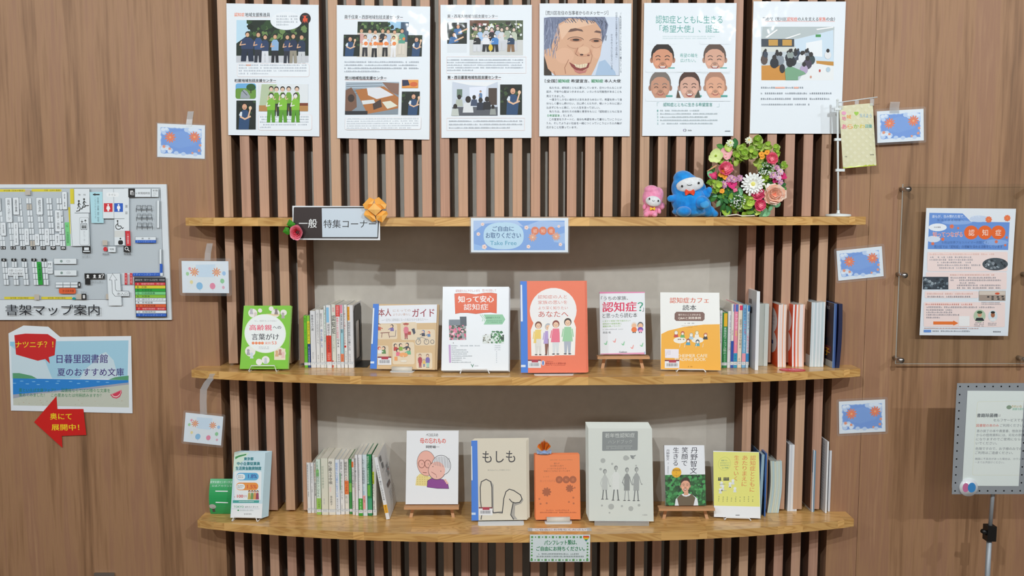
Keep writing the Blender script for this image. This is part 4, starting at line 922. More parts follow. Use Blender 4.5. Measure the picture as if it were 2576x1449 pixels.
def psum(a):
    S = '#a8d4e8'
    a.rect(120, 240, 1330, 630, S); a.up()
    a.poly([(120, 290), (300, 420), (470, 440), (500, 520), (545, 630), (120, 630)], '#cfe3ec'); a.poly([(830, 630), (880, 540), (960, 470), (1040, 380), (1100, 355), (1140, 400), (1180, 440), (1210, 540), (1240, 630)], '#cfe3ec'); a.rect(110, 240, 150, 285, '#90cde8'); a.up()
    a.poly([(132, 572), (200, 572), (330, 600), (385, 630), (132, 630)], '#5fa278'); a.poly([(1130, 640), (1200, 615), (1340, 598), (1340, 645)], '#5fa278'); a.poly([(132, 628), (1340, 645), (1342, 690), (900, 730), (500, 770), (132, 830)], '#2f86d4'); a.up()
    a.poly([(132, 800), (500, 765), (900, 722), (1342, 668), (1345, 690), (900, 745), (400, 790), (132, 842)], '#a4a8b8'); a.poly([(132, 842), (400, 790), (900, 745), (1345, 688), (1352, 925), (134, 915)], '#c9cdbf'); a.up()
    for x, y in ((225, 657), (350, 662), (490, 660), (610, 655), (736, 660), (908, 660), (1024, 662), (1120, 668), (150, 680), (284, 686), (398, 692), (596, 680), (820, 680)): a.ell(x, y, 20, 5, '#7cbcec', 10)
    a.speckle(140, 850, 1340, 915, 40, 4, ['#b4b8a8', '#bfa890', '#d5d8cc'], 3)
    a.text('日暮里図書館', 590, 378, 1120, 468, '#4a3580', .012); a.text('夏のおすすめ文庫', 598, 520, 1290, 602, '#4a3580', .012)
    a.text('夏といえば文庫フェア！　図書館ならではの様々な文庫を', 195, 732, 1150, 772, '#2f8a58'); a.text('集めてみました！　この夏あなたは何冊読みますか？', 195, 784, 1060, 822, '#2f8a58')
    a.poly([(1152, 795), (1268, 744), (1272, 775), (1255, 815), (1220, 835), (1180, 826)], '#d8506a'); a.up(); a.poly([(1166, 793), (1264, 750), (1262, 775), (1245, 805), (1218, 822), (1186, 816)], '#f4d8d4'); a.up(); a.poly([(1172, 792), (1262, 752), (1256, 780), (1236, 802), (1214, 812), (1190, 808)], '#d8405c')
    a.up(); a.poly([(156, 172), (268, 120), (498, 138), (584, 222), (570, 385), (508, 405), (520, 472), (472, 424), (395, 442), (170, 375)], '#d02a2c'); a.up(); a.text('ナツニチ？！', 166, 240, 556, 304, '#f4dc28', .02)
wall_sheet('notice', 'E', [(95, 150), (1355, 195), (1390, 985), (108, 972)], y=-0.003, draw=psum, mat='cover', outline=[(95, 152), (250, 72), (503, 88), (625, 195), (1356, 196), (1390, 985), (108, 972)], label='white-bordered beach scene notice with red speech bubble on the left wall', cat='notice')
def parr(a): a.text('奥にて', 524, 990, 750, 1058, '#f4dc28', .02); a.text('展開中！', 534, 1104, 822, 1170, '#f4dc28', .02)
wall_sheet('arrow_sign', 'E', [(355, 815), (890, 815), (890, 1350), (355, 1350)], y=-0.0045, base='#d0201c', draw=parr, mat='paper', outline=[(355, 1084), (600, 815), (604, 948), (874, 948), (892, 1218), (636, 1228), (636, 1352)], label='red paper arrow pointing left overlapping the beach notice', cat='sign')

# ================================================================== SMALL PICTURE CARDS (printed sky and flowers, some hung by clear tape)
def sky_card(a, u=lambda x, y: (x, y), W=1.0, H=1.0, fl=True):
    """unit-square drawing: blue sky, clouds, flowers"""
    def q(pts): return [u(x, y) for x, y in pts]
    rn = random.Random(8); pts = []
    for k in range(64):
        t = 2 * math.pi * k / 64; x, y = math.cos(t), math.sin(t); m_ = max(abs(x), abs(y)); g_ = rn.uniform(-.012, .012)
        pts.append((.5 + x / m_ * (.43 + g_), .5 + y / m_ * (.39 + g_)))
    a.poly(q(pts), '#a9c6ee'); a.poly(q([(.5 + (x - .5) * .965, .5 + (y - .5) * .95) for x, y in pts]), '#6f9de2'); a.poly(q([(.2, .3), (.5, .2), (.85, .35), (.8, .6), (.45, .72), (.2, .6)]), '#78a4e4')
    def puff(L, col):
        for (x, y, r) in L:
            c = u(x, y); d = u(x + r, y); r_ = abs(d[0] - c[0]); a.ell(c[0], c[1], r_, r_ * .8, col, 14)
    puff(((.12, .2, .06), (.2, .18, .05), (.14, .28, .045), (.62, .16, .06), (.7, .2, .07), (.8, .16, .08), (.88, .24, .06), (.9, .34, .04), (.12, .72, .07), (.2, .7, .06), (.27, .78, .06), (.13, .82, .05), (.4, .86, .05), (.55, .88, .05), (.8, .88, .05)), '#c3d8f4')
    puff(((.12, .17, .045), (.19, .15, .035), (.7, .15, .05), (.8, .13, .06), (.88, .19, .045), (.12, .74, .05), (.2, .74, .045), (.26, .82, .045)), '#e4eefa')
    if fl:
        for (x, y, r) in ((.27, .4, .12), (.78, .36, .12)):
            c = u(x, y); d = u(x + r, y); a.flower(c[0], c[1], abs(d[0] - c[0]), '#f07c46', 11, '#f8b070', .24)
        for (x, y, r) in ((.14, .68, .035), (.26, .74, .03), (.9, .6, .03), (.88, .76, .03), (.74, .84, .025)):
            c = u(x, y); d = u(x + r, y); a.flower(c[0], c[1], abs(d[0] - c[0]), '#f0a07c', 5, '#e06a3c', .8)
def balloon_card(a, u):
    def q(pts): return [u(x, y) for x, y in pts]
    a.poly(q([(.12, .12), (.88, .1), (.92, .88), (.1, .9)]), '#e9eff2'); a.poly(q([(.3, .12), (.72, .1), (.7, .5), (.32, .5)]), '#d4e6f4'); a.up()
    for (x, y, r, c) in ((.37, .78, .07, '#8cc4e8'), (.65, .78, .06, '#ee8ca8'), (.12, .4, .035, '#a8d8a0'), (.2, .66, .035, '#f0e0a0'), (.86, .62, .045, '#94d49c'), (.9, .38, .04, '#a4ccf0'), (.17, .24, .03, '#f0a0b0'), (.88, .82, .03, '#e8b0c0')):
        p, e = u(x, y), u(x + r, y); rr = abs(e[0] - p[0]); a.ell(p[0], p[1], rr, rr * 1.15, c, 14); a.line([(p[0], p[1] + rr), (p[0] + rr * .1, p[1] + rr * 1.6)], rr * .1, '#b0b4b8')
    for (x, y, r) in ((.27, .34, .1), (.74, .34, .1)):
        c = u(x, y); d = u(x + r, y); a.flower(c[0], c[1], abs(d[0] - c[0]), '#f08a3c', 9, '#f8b870', .2)
def unit(cor):
    def u(x, y):
        (x0, y0), (x1, y1), (x2, y2), (x3, y3) = cor
        return ((1 - x) * (1 - y) * x0 + x * (1 - y) * x1 + x * y * x2 + (1 - x) * y * x3, (1 - x) * (1 - y) * y0 + x * (1 - y) * y1 + x * y * y2 + (1 - x) * y * y3)
    return u
def card(crop, cor, y, label, kind='sky', film=0.008, standoff=0.003):
    u = unit(cor)
    return wall_sheet('picture_card', crop, cor, y=-standoff if y is None else y, draw=lambda a: (sky_card if kind == 'sky' else balloon_card)(a, u), label=label, cat='card', group='small laminated picture cards beside the shelves', film=film)
def tape(pts, y, label, wd=0.019, parent=None):
    """strip of clear film following (px, py, depth) points"""
    b = MB(); P3 = [onY(px, py, yy) for px, py, yy in pts]; vs = []
    for p in P3: vs += [p + Vector((-wd / 2, 0, 0)), p + Vector((wd / 2, 0, 0)), p + Vector((-wd / 2, 0.0003, 0)), p + Vector((wd / 2, 0.0003, 0))]
    fs = []
    for k in range(len(P3) - 1):
        o = 4 * k; fs += [(o, o + 4, o + 5, o + 1), (o + 2, o + 3, o + 7, o + 6), (o, o + 2, o + 6, o + 4), (o + 1, o + 5, o + 7, o + 3)]
    b.add(vs, fs); o = b.build('clear_tape', 'tape', parent)
    if label: tag(o, label, 'tape')
    return o
card('F', [(50, 142), (383, 153), (371, 390), (38, 373)], None, 'blue sky card hung by clear tape on the left wall', film=0.004)
tape([(475, 318, -0.0045), (477, 300, -0.002), (480, 280, -0.002)], 0, 'strip of clear tape above the upper left sky card')
card('F', [(219, 1104), (547, 1106), (541, 1330), (214, 1327)], -0.06, 'pale balloon card in a clear sleeve, hanging left above the middle shelf', 'balloon', 0.009)
tape([(522, 655, -0.061), (523, 636, -0.061), (528, 612, -0.02)], 0, 'clear tape hanging the upper balloon card')
card('W', [(108, 726), (551, 770), (543, 1110), (115, 1060)], -0.085, 'pale balloon card on a long clear strip below the left end of the middle shelf', 'balloon', 0.007)
tape([(512, 1042, -0.084), (511, 1010, -0.086), (512, 980, -0.089), (522, 962, -0.09), (534, 948, f2(onY(534, 948, -.09).x) - .001), (536, 940, f2(onY(536, 940, -.09).x) - .002)], 0, 'long curved strip of clear tape stuck to the left end of the middle shelf', 0.022)
card('H', [(353, 175), (692, 157), (720, 384), (380, 404)], None, 'tilted blue sky card clipped to the right wall beside the yellow flag', film=0.007, standoff=0.03)
tape([(2250, 285, -0.031), (2250, 270, -0.034), (2252, 256, -0.01)], 0, 'clear plastic clip holding the card beside the flag', 0.03)
card('H', [(72, 1190), (402, 1158), (413, 1375), (82, 1410)], None, 'blue sky card on the right wall below the end of the top shelf')
card('Q', [(973, 150), (1314, 132), (1336, 372), (987, 388)], None, 'blue sky card on the right wall below the middle shelf')

# ================================================================== SIGNS ON THE TOP SHELF
def psign(a):
    a.rrect(322, 352, 2178, 1030, 20, '#1c1a1d'); a.up(); a.poly([(925, 374), (2140, 378), (2160, 1000), (965, 1000)], '#cdd9e4'); a.poly([(328, 362), (920, 368), (958, 1012), (350, 1006)], '#231416'); a.up()
    a.text('一般', 448, 606, 836, 800, '#eef0f0', .012); a.text('特集コーナー', 980, 624, 2112, 802, '#2a2c30', .008)
sc = [(290, 322), (2170, 335), (2222, 1065), (330, 1058)]
sg = wall_sheet('section_sign', 'T', sc, y=-0.196, draw=psign, base='#e4e7ea', mat='cover', thick=0.003, label='black and white section sign board on the front edge of the top shelf', cat='sign')
def M_at(crop, x, y, Y): return onY(*cp(crop, x, y), Y)
# folded orange paper flower
e = empty('paper_flower', M_at('T', 2095, 405, -0.205), 'orange folded paper flower on the top right corner of the section sign', 'paper flower')
k = 2.53 / (8.587 * FPX)
def T2(x, y): return ((x - 2095) * k, -(y - 405) * k)
lobes = [[(1828, 300), (1980, 145), (2080, 190), (2040, 290), (1945, 400), (1880, 395)], [(2085, 190), (2180, 138), (2342, 298), (2318, 395), (2240, 400), (2110, 290)],
         [(1880, 430), (1945, 410), (2080, 530), (2110, 640), (2030, 668), (1852, 520)], [(2250, 425), (2340, 440), (2368, 505), (2250, 680), (2125, 630), (2110, 530)]]
for L_ in lobes:
    b = MB(); q = [T2(*p) for p in L_]; cx = sum(p[0] for p in q) / 6; cy = sum(p[1] for p in q) / 6
    top = Vector((cx, -0.010, cy)); ring = [Vector((x, -0.002 - (0.004 if i % 2 else 0), y)) for i, (x, y) in enumerate(q)]
    back = [Vector((x, 0.002, y)) for x, y in q]; n = 6
    cols = ['#f9b254', '#f6a843', '#fbbd66', '#f4a03c', '#fab85c', '#f8ae4c']
    for i in range(n): b.add([top, ring[i], ring[(i + 1) % n]], [(0, 2, 1), (0, 1, 2)][:1], cols[i])
    for i in range(n): b.add([ring[i], ring[(i + 1) % n], back[(i + 1) % n], back[i]], [(0, 1, 2, 3)], cols[i])
    b.add(back, [tuple(range(n))], cols[0]); b.build('petal', 'paper', e)
b = MB(); q = [T2(*p) for p in ((2085, 265), (2245, 405), (2110, 535), (1945, 405))]
b.add([Vector((0, -0.017, 0))] + [Vector((x, -0.011, y)) for x, y in q] + [Vector((x, -0.003, y)) for x, y in q], [(0, 1, 2), (0, 2, 3), (0, 3, 4), (0, 4, 1), (1, 5, 6, 2), (2, 6, 7, 3), (3, 7, 8, 4), (4, 8, 5, 1), (5, 8, 7, 6)], '#fcc06c'); b.build('centre', 'paper', e)
# pink paper rose with leaves
e = empty('paper_rose', M_at('T', 400, 900, -0.206), 'pink paper rose with two green leaves on the lower left corner of the section sign', 'paper flower')
def T3(x, y): return ((x - 400) * k, -(y - 900) * k)
for pts in ([(240, 612), (375, 715), (330, 790), (262, 790), (180, 735)], [(92, 885), (150, 780), (230, 800), (265, 940), (190, 952)]):
    b = MB(); q = [T3(*p) for p in pts]; c = (sum(p[0] for p in q) / 5, sum(p[1] for p in q) / 5)
    vs = [Vector((c[0], -0.003, c[1]))] + [Vector((x, 0.002, y)) for x, y in q]; vb = [v + Vector((0, 0.001, 0)) for v in vs]
    b.add(vs + vb, [(0, 1 + (i + 1) % 5, 1 + i) for i in range(5)] + [(6, 7 + i, 7 + (i + 1) % 5) for i in range(5)] + [(1 + i, 1 + (i + 1) % 5, 7 + (i + 1) % 5, 7 + i) for i in range(5)], '#3c8a1e'); b.build('leaf', 'paper', e)
for j, (rr, c, n) in enumerate(((0.0215, '#f492a6', 5), (0.0165, '#f27c90', 5), (0.0115, '#ee6478', 4), (0.006, '#e85468', 3))):
    for i in range(n):
        b = MB(); a0 = 2 * math.pi * i / n + j * .6; w = 2 * math.pi / n * 0.72; V1, V2 = [], []
        for t in range(7):
            an = a0 - w + 2 * w * t / 6; rad = rr * (1 - 0.14 * abs(t / 3 - 1))
            V1.append(Vector((rad * math.cos(an) * .93, -0.004 - (3 - abs(t - 3)) * 0.0008 - 0.004 * (1 + j * .4), rad * math.sin(an) * 1.12))); V2.append(Vector((rad * .55 * math.cos(an), 0.0, rad * .55 * math.sin(an))))
        b.add(V1 + V2, [(t, t + 1, t + 8, t + 7) for t in range(6)], c, smooth=True); b.add([v + Vector((0, 0.0006, 0)) for v in V1 + V2], [(t + 7, t + 8, t + 1, t) for t in range(6)], c)
        b.build('petal', 'paper', e)
# Take Free card hanging over the front edge
def ptake(a):
    a.rect(270, 300, 2240, 940, '#7fabe6'); a.up()
    a.poly([(270, 300), (1200, 290), (1350, 430), (900, 330), (500, 370), (280, 540)], '#b4cdf0'); a.poly([(1380, 420), (1700, 300), (2240, 330), (2240, 420), (1900, 470), (1500, 480)], '#a9c6ee'); a.poly([(270, 800), (420, 840), (560, 940), (270, 940)], '#97c1f0'); a.poly([(1980, 640), (2240, 560), (2240, 800), (2000, 760)], '#a2c4ee'); a.up()
    pts = []
    for t in range(36):
        an = 2 * math.pi * t / 36; c, s_ = math.cos(an), math.sin(an); pts.append((918 + 434 * math.copysign(abs(c) ** .8, c), 628 + 292 * math.copysign(abs(s_) ** .8, s_)))
    a.poly(pts, '#c2e2f4'); a.up()
    a.text('ご自由に', 680, 420, 1140, 530, '#2c6096', .03); a.text('お取りください', 535, 560, 1290, 680, '#2c6096', .03); a.text('Take Free', 625, 738, 1195, 828, '#4da4c4', .012)
    for x, y in ((1598, 520), (1768, 520), (1945, 520)): a.ell(x, y, 84, 90, '#ea7a4a', 24); a.up()
    for t, x in (('認', 1560), ('知', 1728), ('症', 1904)): a.text(t, x, 486, x + 80, 562, '#fbe4d4')
    for x, y, r in ((465, 380, 40), (372, 590, 42), (500, 866, 56), (1412, 450, 48), (1452, 862, 44), (2112, 425, 34), (2142, 815, 40)): a.flower(x, y, r, '#fbe0d4', 5, '#e8744a', .8)
    for x, y in ((1545, 660), (2050, 640)): a.flower(x, y, 95, '#f0a882', 10, '#f6e0c0', .26)
wall_sheet('take_free_card', 'U', [(212, 240), (2320, 240), (2305, 985), (212, 985)], y=-0.202, draw=ptake, label='laminated blue TAKE FREE card hanging over the front edge of the top shelf', cat='card', film=0.004)

# ================================================================== GREEN CARD AND LABEL ON THE LOWEST SHELF
def ppam(a):
    g = '#4a9a3c'
    for i in range(17):
        x = 1268 + i * 31
        for y in (1102, 1306):
            if y == 1102 and i > 14: continue
            r = 10 if i % 2 == 0 else 6; a.up() if False else None
            for dx, dy in ((-.5, -.5), (.5, -.5), (-.5, .5), (.5, .5)): a.ell(x + dx * r, y + dy * r, r * .55, r * .55, g, 6)
    for i in range(7):
        y = 1130 + i * 27
        for x in (1268, 1764):
            if x == 1764 and i < 1: continue
            r = 8 if i % 2 else 6
            for dx, dy in ((-.5, -.5), (.5, -.5), (-.5, .5), (.5, .5)): a.ell(x + dx * r, y + dy * r, r * .55, r * .55, g, 6)
    a.text('パンフレット類は、', 1378, 1130, 1668, 1174, '#2a8a58', .03, -.02); a.text('ご自由にお持ちください。', 1308, 1184, 1738, 1224, '#2a8a58', .03)
    a.greek(1325, 1242, 1690, 1262, 1, '#7c8a88', .7, 1); a.greek(1295, 1264, 1745, 1284, 1, '#7c8a88', .7, 1); a.up()
    for i, c in enumerate(('#e0402c', '#ee8a2c', '#f0d040', '#4aa84a', '#3a6ac0')):
        y0 = 1090 + i * 10; w0 = [24, 28, 24, 16, 8][i]; w1 = [28, 26, 18, 10, 1][i]; a.poly([(1750 - w0, y0), (1750 + w0, y0), (1750 + w1, y0 + 10), (1750 - w1, y0 + 10)], c)
wall_sheet('pamphlet_card', 'N', [(1248, 1080), (1786, 1080), (1788, 1322), (1252, 1322)], y=-0.201, draw=ppam, label='white card with green clover border hanging from the lowest shelf edge', cat='card', base='#dfe9ea')
a0 = onZ(*cp('N', 1252, 1050), Z3); a1 = onZ(*cp('N', 1782, 1050), Z3); a2 = onZ(*cp('N', 1517, 1024), Z3)
w = a1.x - a0.x; h = max(a2.y - a0.y, .02); A_ = Art(w, h, [(1262, 1024), (1775, 1024), (1782, 1052), (1252, 1052)]); A_.text('ご自由にお持ちください', 1302, 1029, 1748, 1048, '#50525a')
mb = MB(); mb.box(-w / 2, w / 2, -h / 2, h / 2, 0.0002, 0.0006, '#eef0f4'); mb.art(A_, Matrix.Translation((0, 0, 0.0006))); o = mb.build('shelf_label', 'laminated')
o.location = ((a0.x + a1.x) / 2, (a0.y + a2.y) / 2, Z3); tag(o, 'narrow white text strip taped flat on the lowest shelf top', 'label')
for sx in (-1, 1): fb = MB(); fb.box(sx * w / 2 - .007, sx * w / 2 + .007, -h / 2 - .002, h / 2 + .002, 0.001, 0.0012); fb.build('clear_tape', 'tape', o)

# ================================================================== MIDDLE SHELF, face-out books
def barcode(a, x0, y0, x1, y1):
    a.rect(x0, y0 + (y1 - y0) * .12, x1, y1, '#e8e8ea'); a.up(); a.rect(x0, y0, x1, y0 + (y1 - y0) * .16, '#7a3038'); a.rect(x0 + (x1 - x0) * .28, y0, x0 + (x1 - x0) * .78, y0 + (y1 - y0) * .34, '#b02c44'); a.up()
    rn = random.Random(int(x0)); x = x0 + (x1 - x0) * .12
    while x < x1 - (x1 - x0) * .15:
        ww = (x1 - x0) * (.01 + .03 * rn.random()); a.rect(x, y0 + (y1 - y0) * .42, x + ww, y0 + (y1 - y0) * .8, '#555a64'); x += ww + (x1 - x0) * .028
def fig(a, x, y, h, top, bot, hair='#6b4a3a', skin='#f0c8a8', foot='#5a4a4a', outline=True):
    """simple drawn figure: centre x, top y, height"""
    if outline: a.poly([(x - h * .2, y + h), (x - h * .22, y + h * .25), (x - h * .12, y - h * .02), (x + h * .12, y - h * .02), (x + h * .22, y + h * .25), (x + h * .2, y + h)], '#f6f2ec'); a.up()
    a.poly([(x - h * .1, y + h * .6), (x + h * .1, y + h * .6), (x + h * .08, y + h * .95), (x + h * .02, y + h * .95), (x, y + h * .7), (x - h * .02, y + h * .95), (x - h * .08, y + h * .95)], bot)
    a.poly([(x - h * .09, y + h * .24), (x + h * .09, y + h * .24), (x + h * .14, y + h * .63), (x - h * .14, y + h * .63)], top); a.up()
    a.ell(x, y + h * .11, h * .1, h * .11, hair, 14); a.up(); a.ell(x, y + h * .135, h * .075, h * .083, skin, 14); a.up()
    a.ell(x - h * .028, y + h * .13, h * .008, h * .01, '#333', 6); a.ell(x + h * .028, y + h * .13, h * .008, h * .01, '#333', 6); a.arc(x, y + h * .15, h * .022, h * .014, 10, 170, h * .006, '#a04030', 5)
    a.line([(x - h * .12, y + h * .3), (x - h * .15, y + h * .5)], h * .03, top); a.line([(x + h * .12, y + h * .3), (x + h * .15, y + h * .5)], h * .03, top)
    a.ell(x - h * .06, y + h * .965, h * .045, h * .018, foot, 8); a.ell(x + h * .06, y + h * .965, h * .045, h * .018, foot, 8)
def sitting(a, x, y, s, top, skin='#f0c8a8', hair='#3c3a3c', flip=1):
    a.poly([(x - s * .45, y + s * 1.5), (x - s * .4, y + s * .6), (x + s * .4, y + s * .6), (x + s * .5, y + s * 1.5)], top); a.line([(x + flip * s * .3, y + s * .8), (x + flip * s * .9, y + s * 1.05)], s * .2, top)
    a.up(); a.ell(x, y + s * .2, s * .42, s * .46, hair, 12); a.up(); a.ell(x + flip * s * .1, y + s * .28, s * .3, s * .34, skin, 12)
def c_green(a):
    a.full('#7cc524'); a.up()
    for (x, y, r) in ((600, 930, 34), (830, 925, 24), (770, 930, 32), (655, 910, 16), (738, 895, 18), (575, 1220, 40), (800, 1235, 44), (690, 1285, 30), (640, 1300, 24)): a.ell(x, y, r, r, '#ece8e2', 14)
    a.rect(700, 935, 798, 950, '#e8cfa4'); a.rect(755, 1200, 840, 1285, '#ecdcc4'); a.up()
    for (x, y, c) in ((590, 905, '#b8b4ba'), (620, 935, '#d8c8c0'), (775, 905, '#8a7a78'), (825, 935, '#b0a8a4'), (560, 1215, '#a8a2aa'), (585, 1240, '#d0d8e0'), (775, 1225, '#d8a878'), (800, 1215, '#c08878'), (822, 1235, '#e8c0b8'), (690, 1280, '#c4ccd0')):
        a.ell(x, y, 11, 12, c, 10); a.poly([(x - 14, y + 34), (x - 9, y + 10), (x + 9, y + 10), (x + 14, y + 34)], c)
    a.up(); a.ell(690, 1085, 156, 148, '#e6f0dc', 40); a.up(); a.ell(690, 1085, 150, 143, '#eef2f0', 40); a.up()
    a.text('もし、会話することで大切に！', 612, 982, 780, 996, '#a8a8aa'); a.text('高齢親', 573, 1018, 740, 1062, '#ea4a6c', .02); a.text('への', 748, 1028, 810, 1050, '#3c3c40', .02); a.text('言葉がけ', 588, 1086, 792, 1134, '#3c3c40', .02)
    for i, x in enumerate((598, 622, 646, 668)): a.ell(x, 1158, 11, 11, '#f08a58', 12)
    a.up(); a.text('実例', 686, 1148, 730, 1168, '#e8704a'); a.text('53', 738, 1144, 774, 1168, '#e8704a', .01); a.greek(640, 1182, 718, 1206, 2, '#9a9ca0', .6, 1)
o, w, h, M = book_front('I', [(535, 873), (888, 870), (858, 1352), (492, 1352)], Z2, c_green, '#7cc524', 0.014, 17, 'lime green cover book with round white title panel, on a wire stand')
wire_stand(M, w, h, .016, Z2, 'white wire stand holding the lime green book', .56)
def c_guide(a):
    a.full('#d9b98c'); a.up(); a.rect(240, 462, 868, 660, '#eceef4'); a.up()
    a.text('本人', 236, 496, 372, 580, '#a04a50', .03); a.text('にとっての', 392, 508, 582, 532, '#c09078'); a.text('よりよい暮らし', 392, 550, 580, 576, '#c09078'); a.text('ガイド', 600, 505, 836, 592, '#a03a4c', .03); a.text('―一足先に認知症になった私たちからあなたへ―', 268, 606, 770, 636, '#a8a8ac')
    for (x0, y0, x1, y1) in ((225, 672, 428, 825), (478, 655, 640, 835), (630, 735, 835, 895), (215, 905, 330, 1040), (385, 870, 610, 1095), (640, 985, 800, 1145)): a.rrect(x0 - 6, y0 - 6, x1 + 6, y1 + 6, 20, '#e6d3b6')
    a.up(); sitting(a, 378, 680, 42, '#7a6aa8', flip=-1); sitting(a, 236, 668, 44, '#c8604a'); a.line([(255, 762), (350, 758)], 8, '#8a5048'); a.line([(270, 765), (265, 810)], 6, '#8a5048'); a.line([(340, 765), (350, 815)], 6, '#8a5048'); a.line([(350, 800), (412, 800), (420, 735)], 5, '#6a5a6a')
    fig(a, 530, 655, 180, '#e07a8c', '#b04a50', '#a04a3c', outline=False); a.rect(548, 750, 582, 786, '#b84a3c'); a.ell(530, 668, 34, 10, '#b85040', 12); a.poly([(588, 725), (620, 715), (632, 765), (612, 785)], '#444858')
    for x in (660, 748, 810): a.arc(x, 862, 26 if x < 800 else 18, 28 if x < 800 else 20, 0, 360, 5, '#6a6468', 16)
    a.line([(660, 862), (690, 810), (740, 830), (748, 862)], 5, '#888'); sitting(a, 715, 745, 38, '#3a3e50', hair='#5878b8', flip=-1); sitting(a, 775, 758, 34, '#6088b8', hair='#d8603c', flip=-1); a.rect(648, 815, 684, 838, '#a8a8a0')
    sitting(a, 286, 918, 46, '#5a8a4c', flip=-1); sitting(a, 238, 920, 44, '#eee', hair='#d04030'); a.up()
    for (x, y, c, f) in ((412, 890, '#c04038', 1), (468, 888, '#8ab040', 1), (540, 882, '#3c3c48', -1), (556, 930, '#6ab88a', -1), (438, 945, '#e8708c', 1)): sitting(a, x, y, 44, c, flip=f)
    a.ell(498, 1000, 48, 24, '#f0a868', 18); a.line([(495, 1010), (495, 1060)], 5, '#e8e0d0'); a.ell(498, 1068, 36, 12, '#e8e0d0', 12); a.rect(400, 1020, 432, 1062, '#f0a060')
    fig(a, 676, 990, 150, '#b0404c', '#b0404c', outline=False); fig(a, 758, 992, 150, '#7a6ab0', '#9fd0c0', outline=False); fig(a, 718, 1045, 85, '#e8c060', '#8090b0', outline=False)
    a.up(); barcode(a, 218, 1018, 366, 1108); a.up(); a.poly([(180, 442), (242, 442), (206, 1152), (134, 1148)], '#3f7fdc'); a.up(); a.poly([(178, 488), (193, 488), (168, 880), (150, 880)], '#e8ecf0'); a.rect(134, 1070, 180, 1092, '#dce8f6')
o, w, h, M = book_front('J', [(180, 442), (868, 462), (832, 1160), (134, 1150)], Z2, c_guide, '#d9b98c', 0.006, 15, 'tan guide booklet with drawn people and blue taped spine on the middle shelf', 'booklet', 'booklet', spine='#3f7fdc', soft=True, extra=1, offs=(0.006, 0.001), group='tan guide booklets', xlabel='plain tan booklet behind the illustrated tan guide')
plate_stand(M, w, h, .014, Z2, 'white metal stand with paper roller under the tan guide booklet', .36, x=0.0, out=.02, roller=.0075)
def c_shitte(a):
    a.text('認知症の人にやさしいまち　荒川を目指して', 1080, 292, 1500, 320, '#b85048', .01)
    top = [(1070, 340), (1120, 334), (1200, 335), (1285, 350), (1370, 335), (1450, 334), (1504, 345)]; bot = [(1504, 552), (1440, 542), (1370, 545), (1285, 556), (1200, 544), (1120, 544), (1068, 554)]
    a.poly([(x + (-4 if x < 1285 else 4), y - 4) for x, y in top] + [(x, y + 5) for x, y in bot], '#b84a20'); a.up(); a.poly(top + bot, '#e2581e'); a.up()
    a.text('知って安心', 1104, 362, 1474, 434, '#f4f4f2', .04); a.text('認知症', 1160, 450, 1416, 518, '#f4f4f2', .01)
    a.poly([(1366, 568), (1565, 568), (1594, 622), (1562, 676), (1366, 676), (1392, 622)], '#8fc8a0'); a.up(); a.text('認知症ケアパス', 1392, 592, 1540, 612, '#2c6a48', .02); a.greek(1394, 628, 1560, 662, 2, '#4a8a68', .6, 1)
    for dx in (0, 20): a.line([(1330 + dx, 568), (1362 + dx, 612), (1352 + dx, 640)], 6, '#8fc8a0')
    a.rect(998, 640, 1180, 840, '#9aa0a0'); a.rect(1116, 588, 1186, 690, '#4a545e'); a.rect(1000, 620, 1120, 680, '#76808a'); a.up(); a.speckle(998, 680, 1178, 840, 90, 12, ['#e87898', '#f4a4b8', '#3a4a34', '#2c3a30', '#d85a7a', '#f8c8d0', '#56644c'], 11)
    a.rect(1352, 790, 1580, 880, '#dfe6e2'); a.up(); a.speckle(1440, 745, 1580, 880, 50, 14, ['#2c6a40', '#4a8a54', '#1c3a28', '#7ab080', '#e4eee8'], 12); a.speckle(1356, 780, 1440, 876, 24, 9, ['#8a8878', '#c8ccc4', '#5a5a4a', '#e8ece8'], 13)
    a.rect(990, 892, 1010, 1085, '#c8a0d0'); a.up()
    for i in range(9):
        y = 896 + i * 22; a.greek(1018, y, [1330, 1085, 1195, 1205, 1210, 1240, 1170, 1130, 1230][i], y + 16, 1, '#9aa4ac', .8, 1); a.greek(1480, y, 1552 - (i > 2) * 40, y + 14, 1, '#b4bcc4', .7, 1) if i < 3 else a.rect(1496, y + 4, 1504, y + 12, '#b4bcc4')
    a.greek(1018, 864, 1056, 882, 1, '#888', .8, 1); a.line([(1225, 1100), (1240, 1125), (1252, 1102)], 5, '#3a7a5a'); a.line([(1240, 1125), (1240, 1132)], 6, '#3a7a5a'); a.line([(1228, 1118), (1252, 1118)], 3, '#3a7a5a'); a.greek(1264, 1110, 1310, 1126, 1, '#999', .8, 1)
o, w, h, M = book_front('J', [(948, 258), (1632, 268), (1628, 1170), (902, 1168)], Z2, c_shitte, '#eef2f6', 0.003, 15, 'front white booklet of its pile, with orange open-book title and rose photo', 'booklet', 'booklet', soft=True, extra=6, offs=(0.0006, -0.0004), group='white booklets with orange title', xlabel='white booklet in the pile behind the orange-titled cover')
wire_stand(M, w, h, .03, Z2, 'white wire stand under the white booklet pile with orange title', .43, hook=.006)
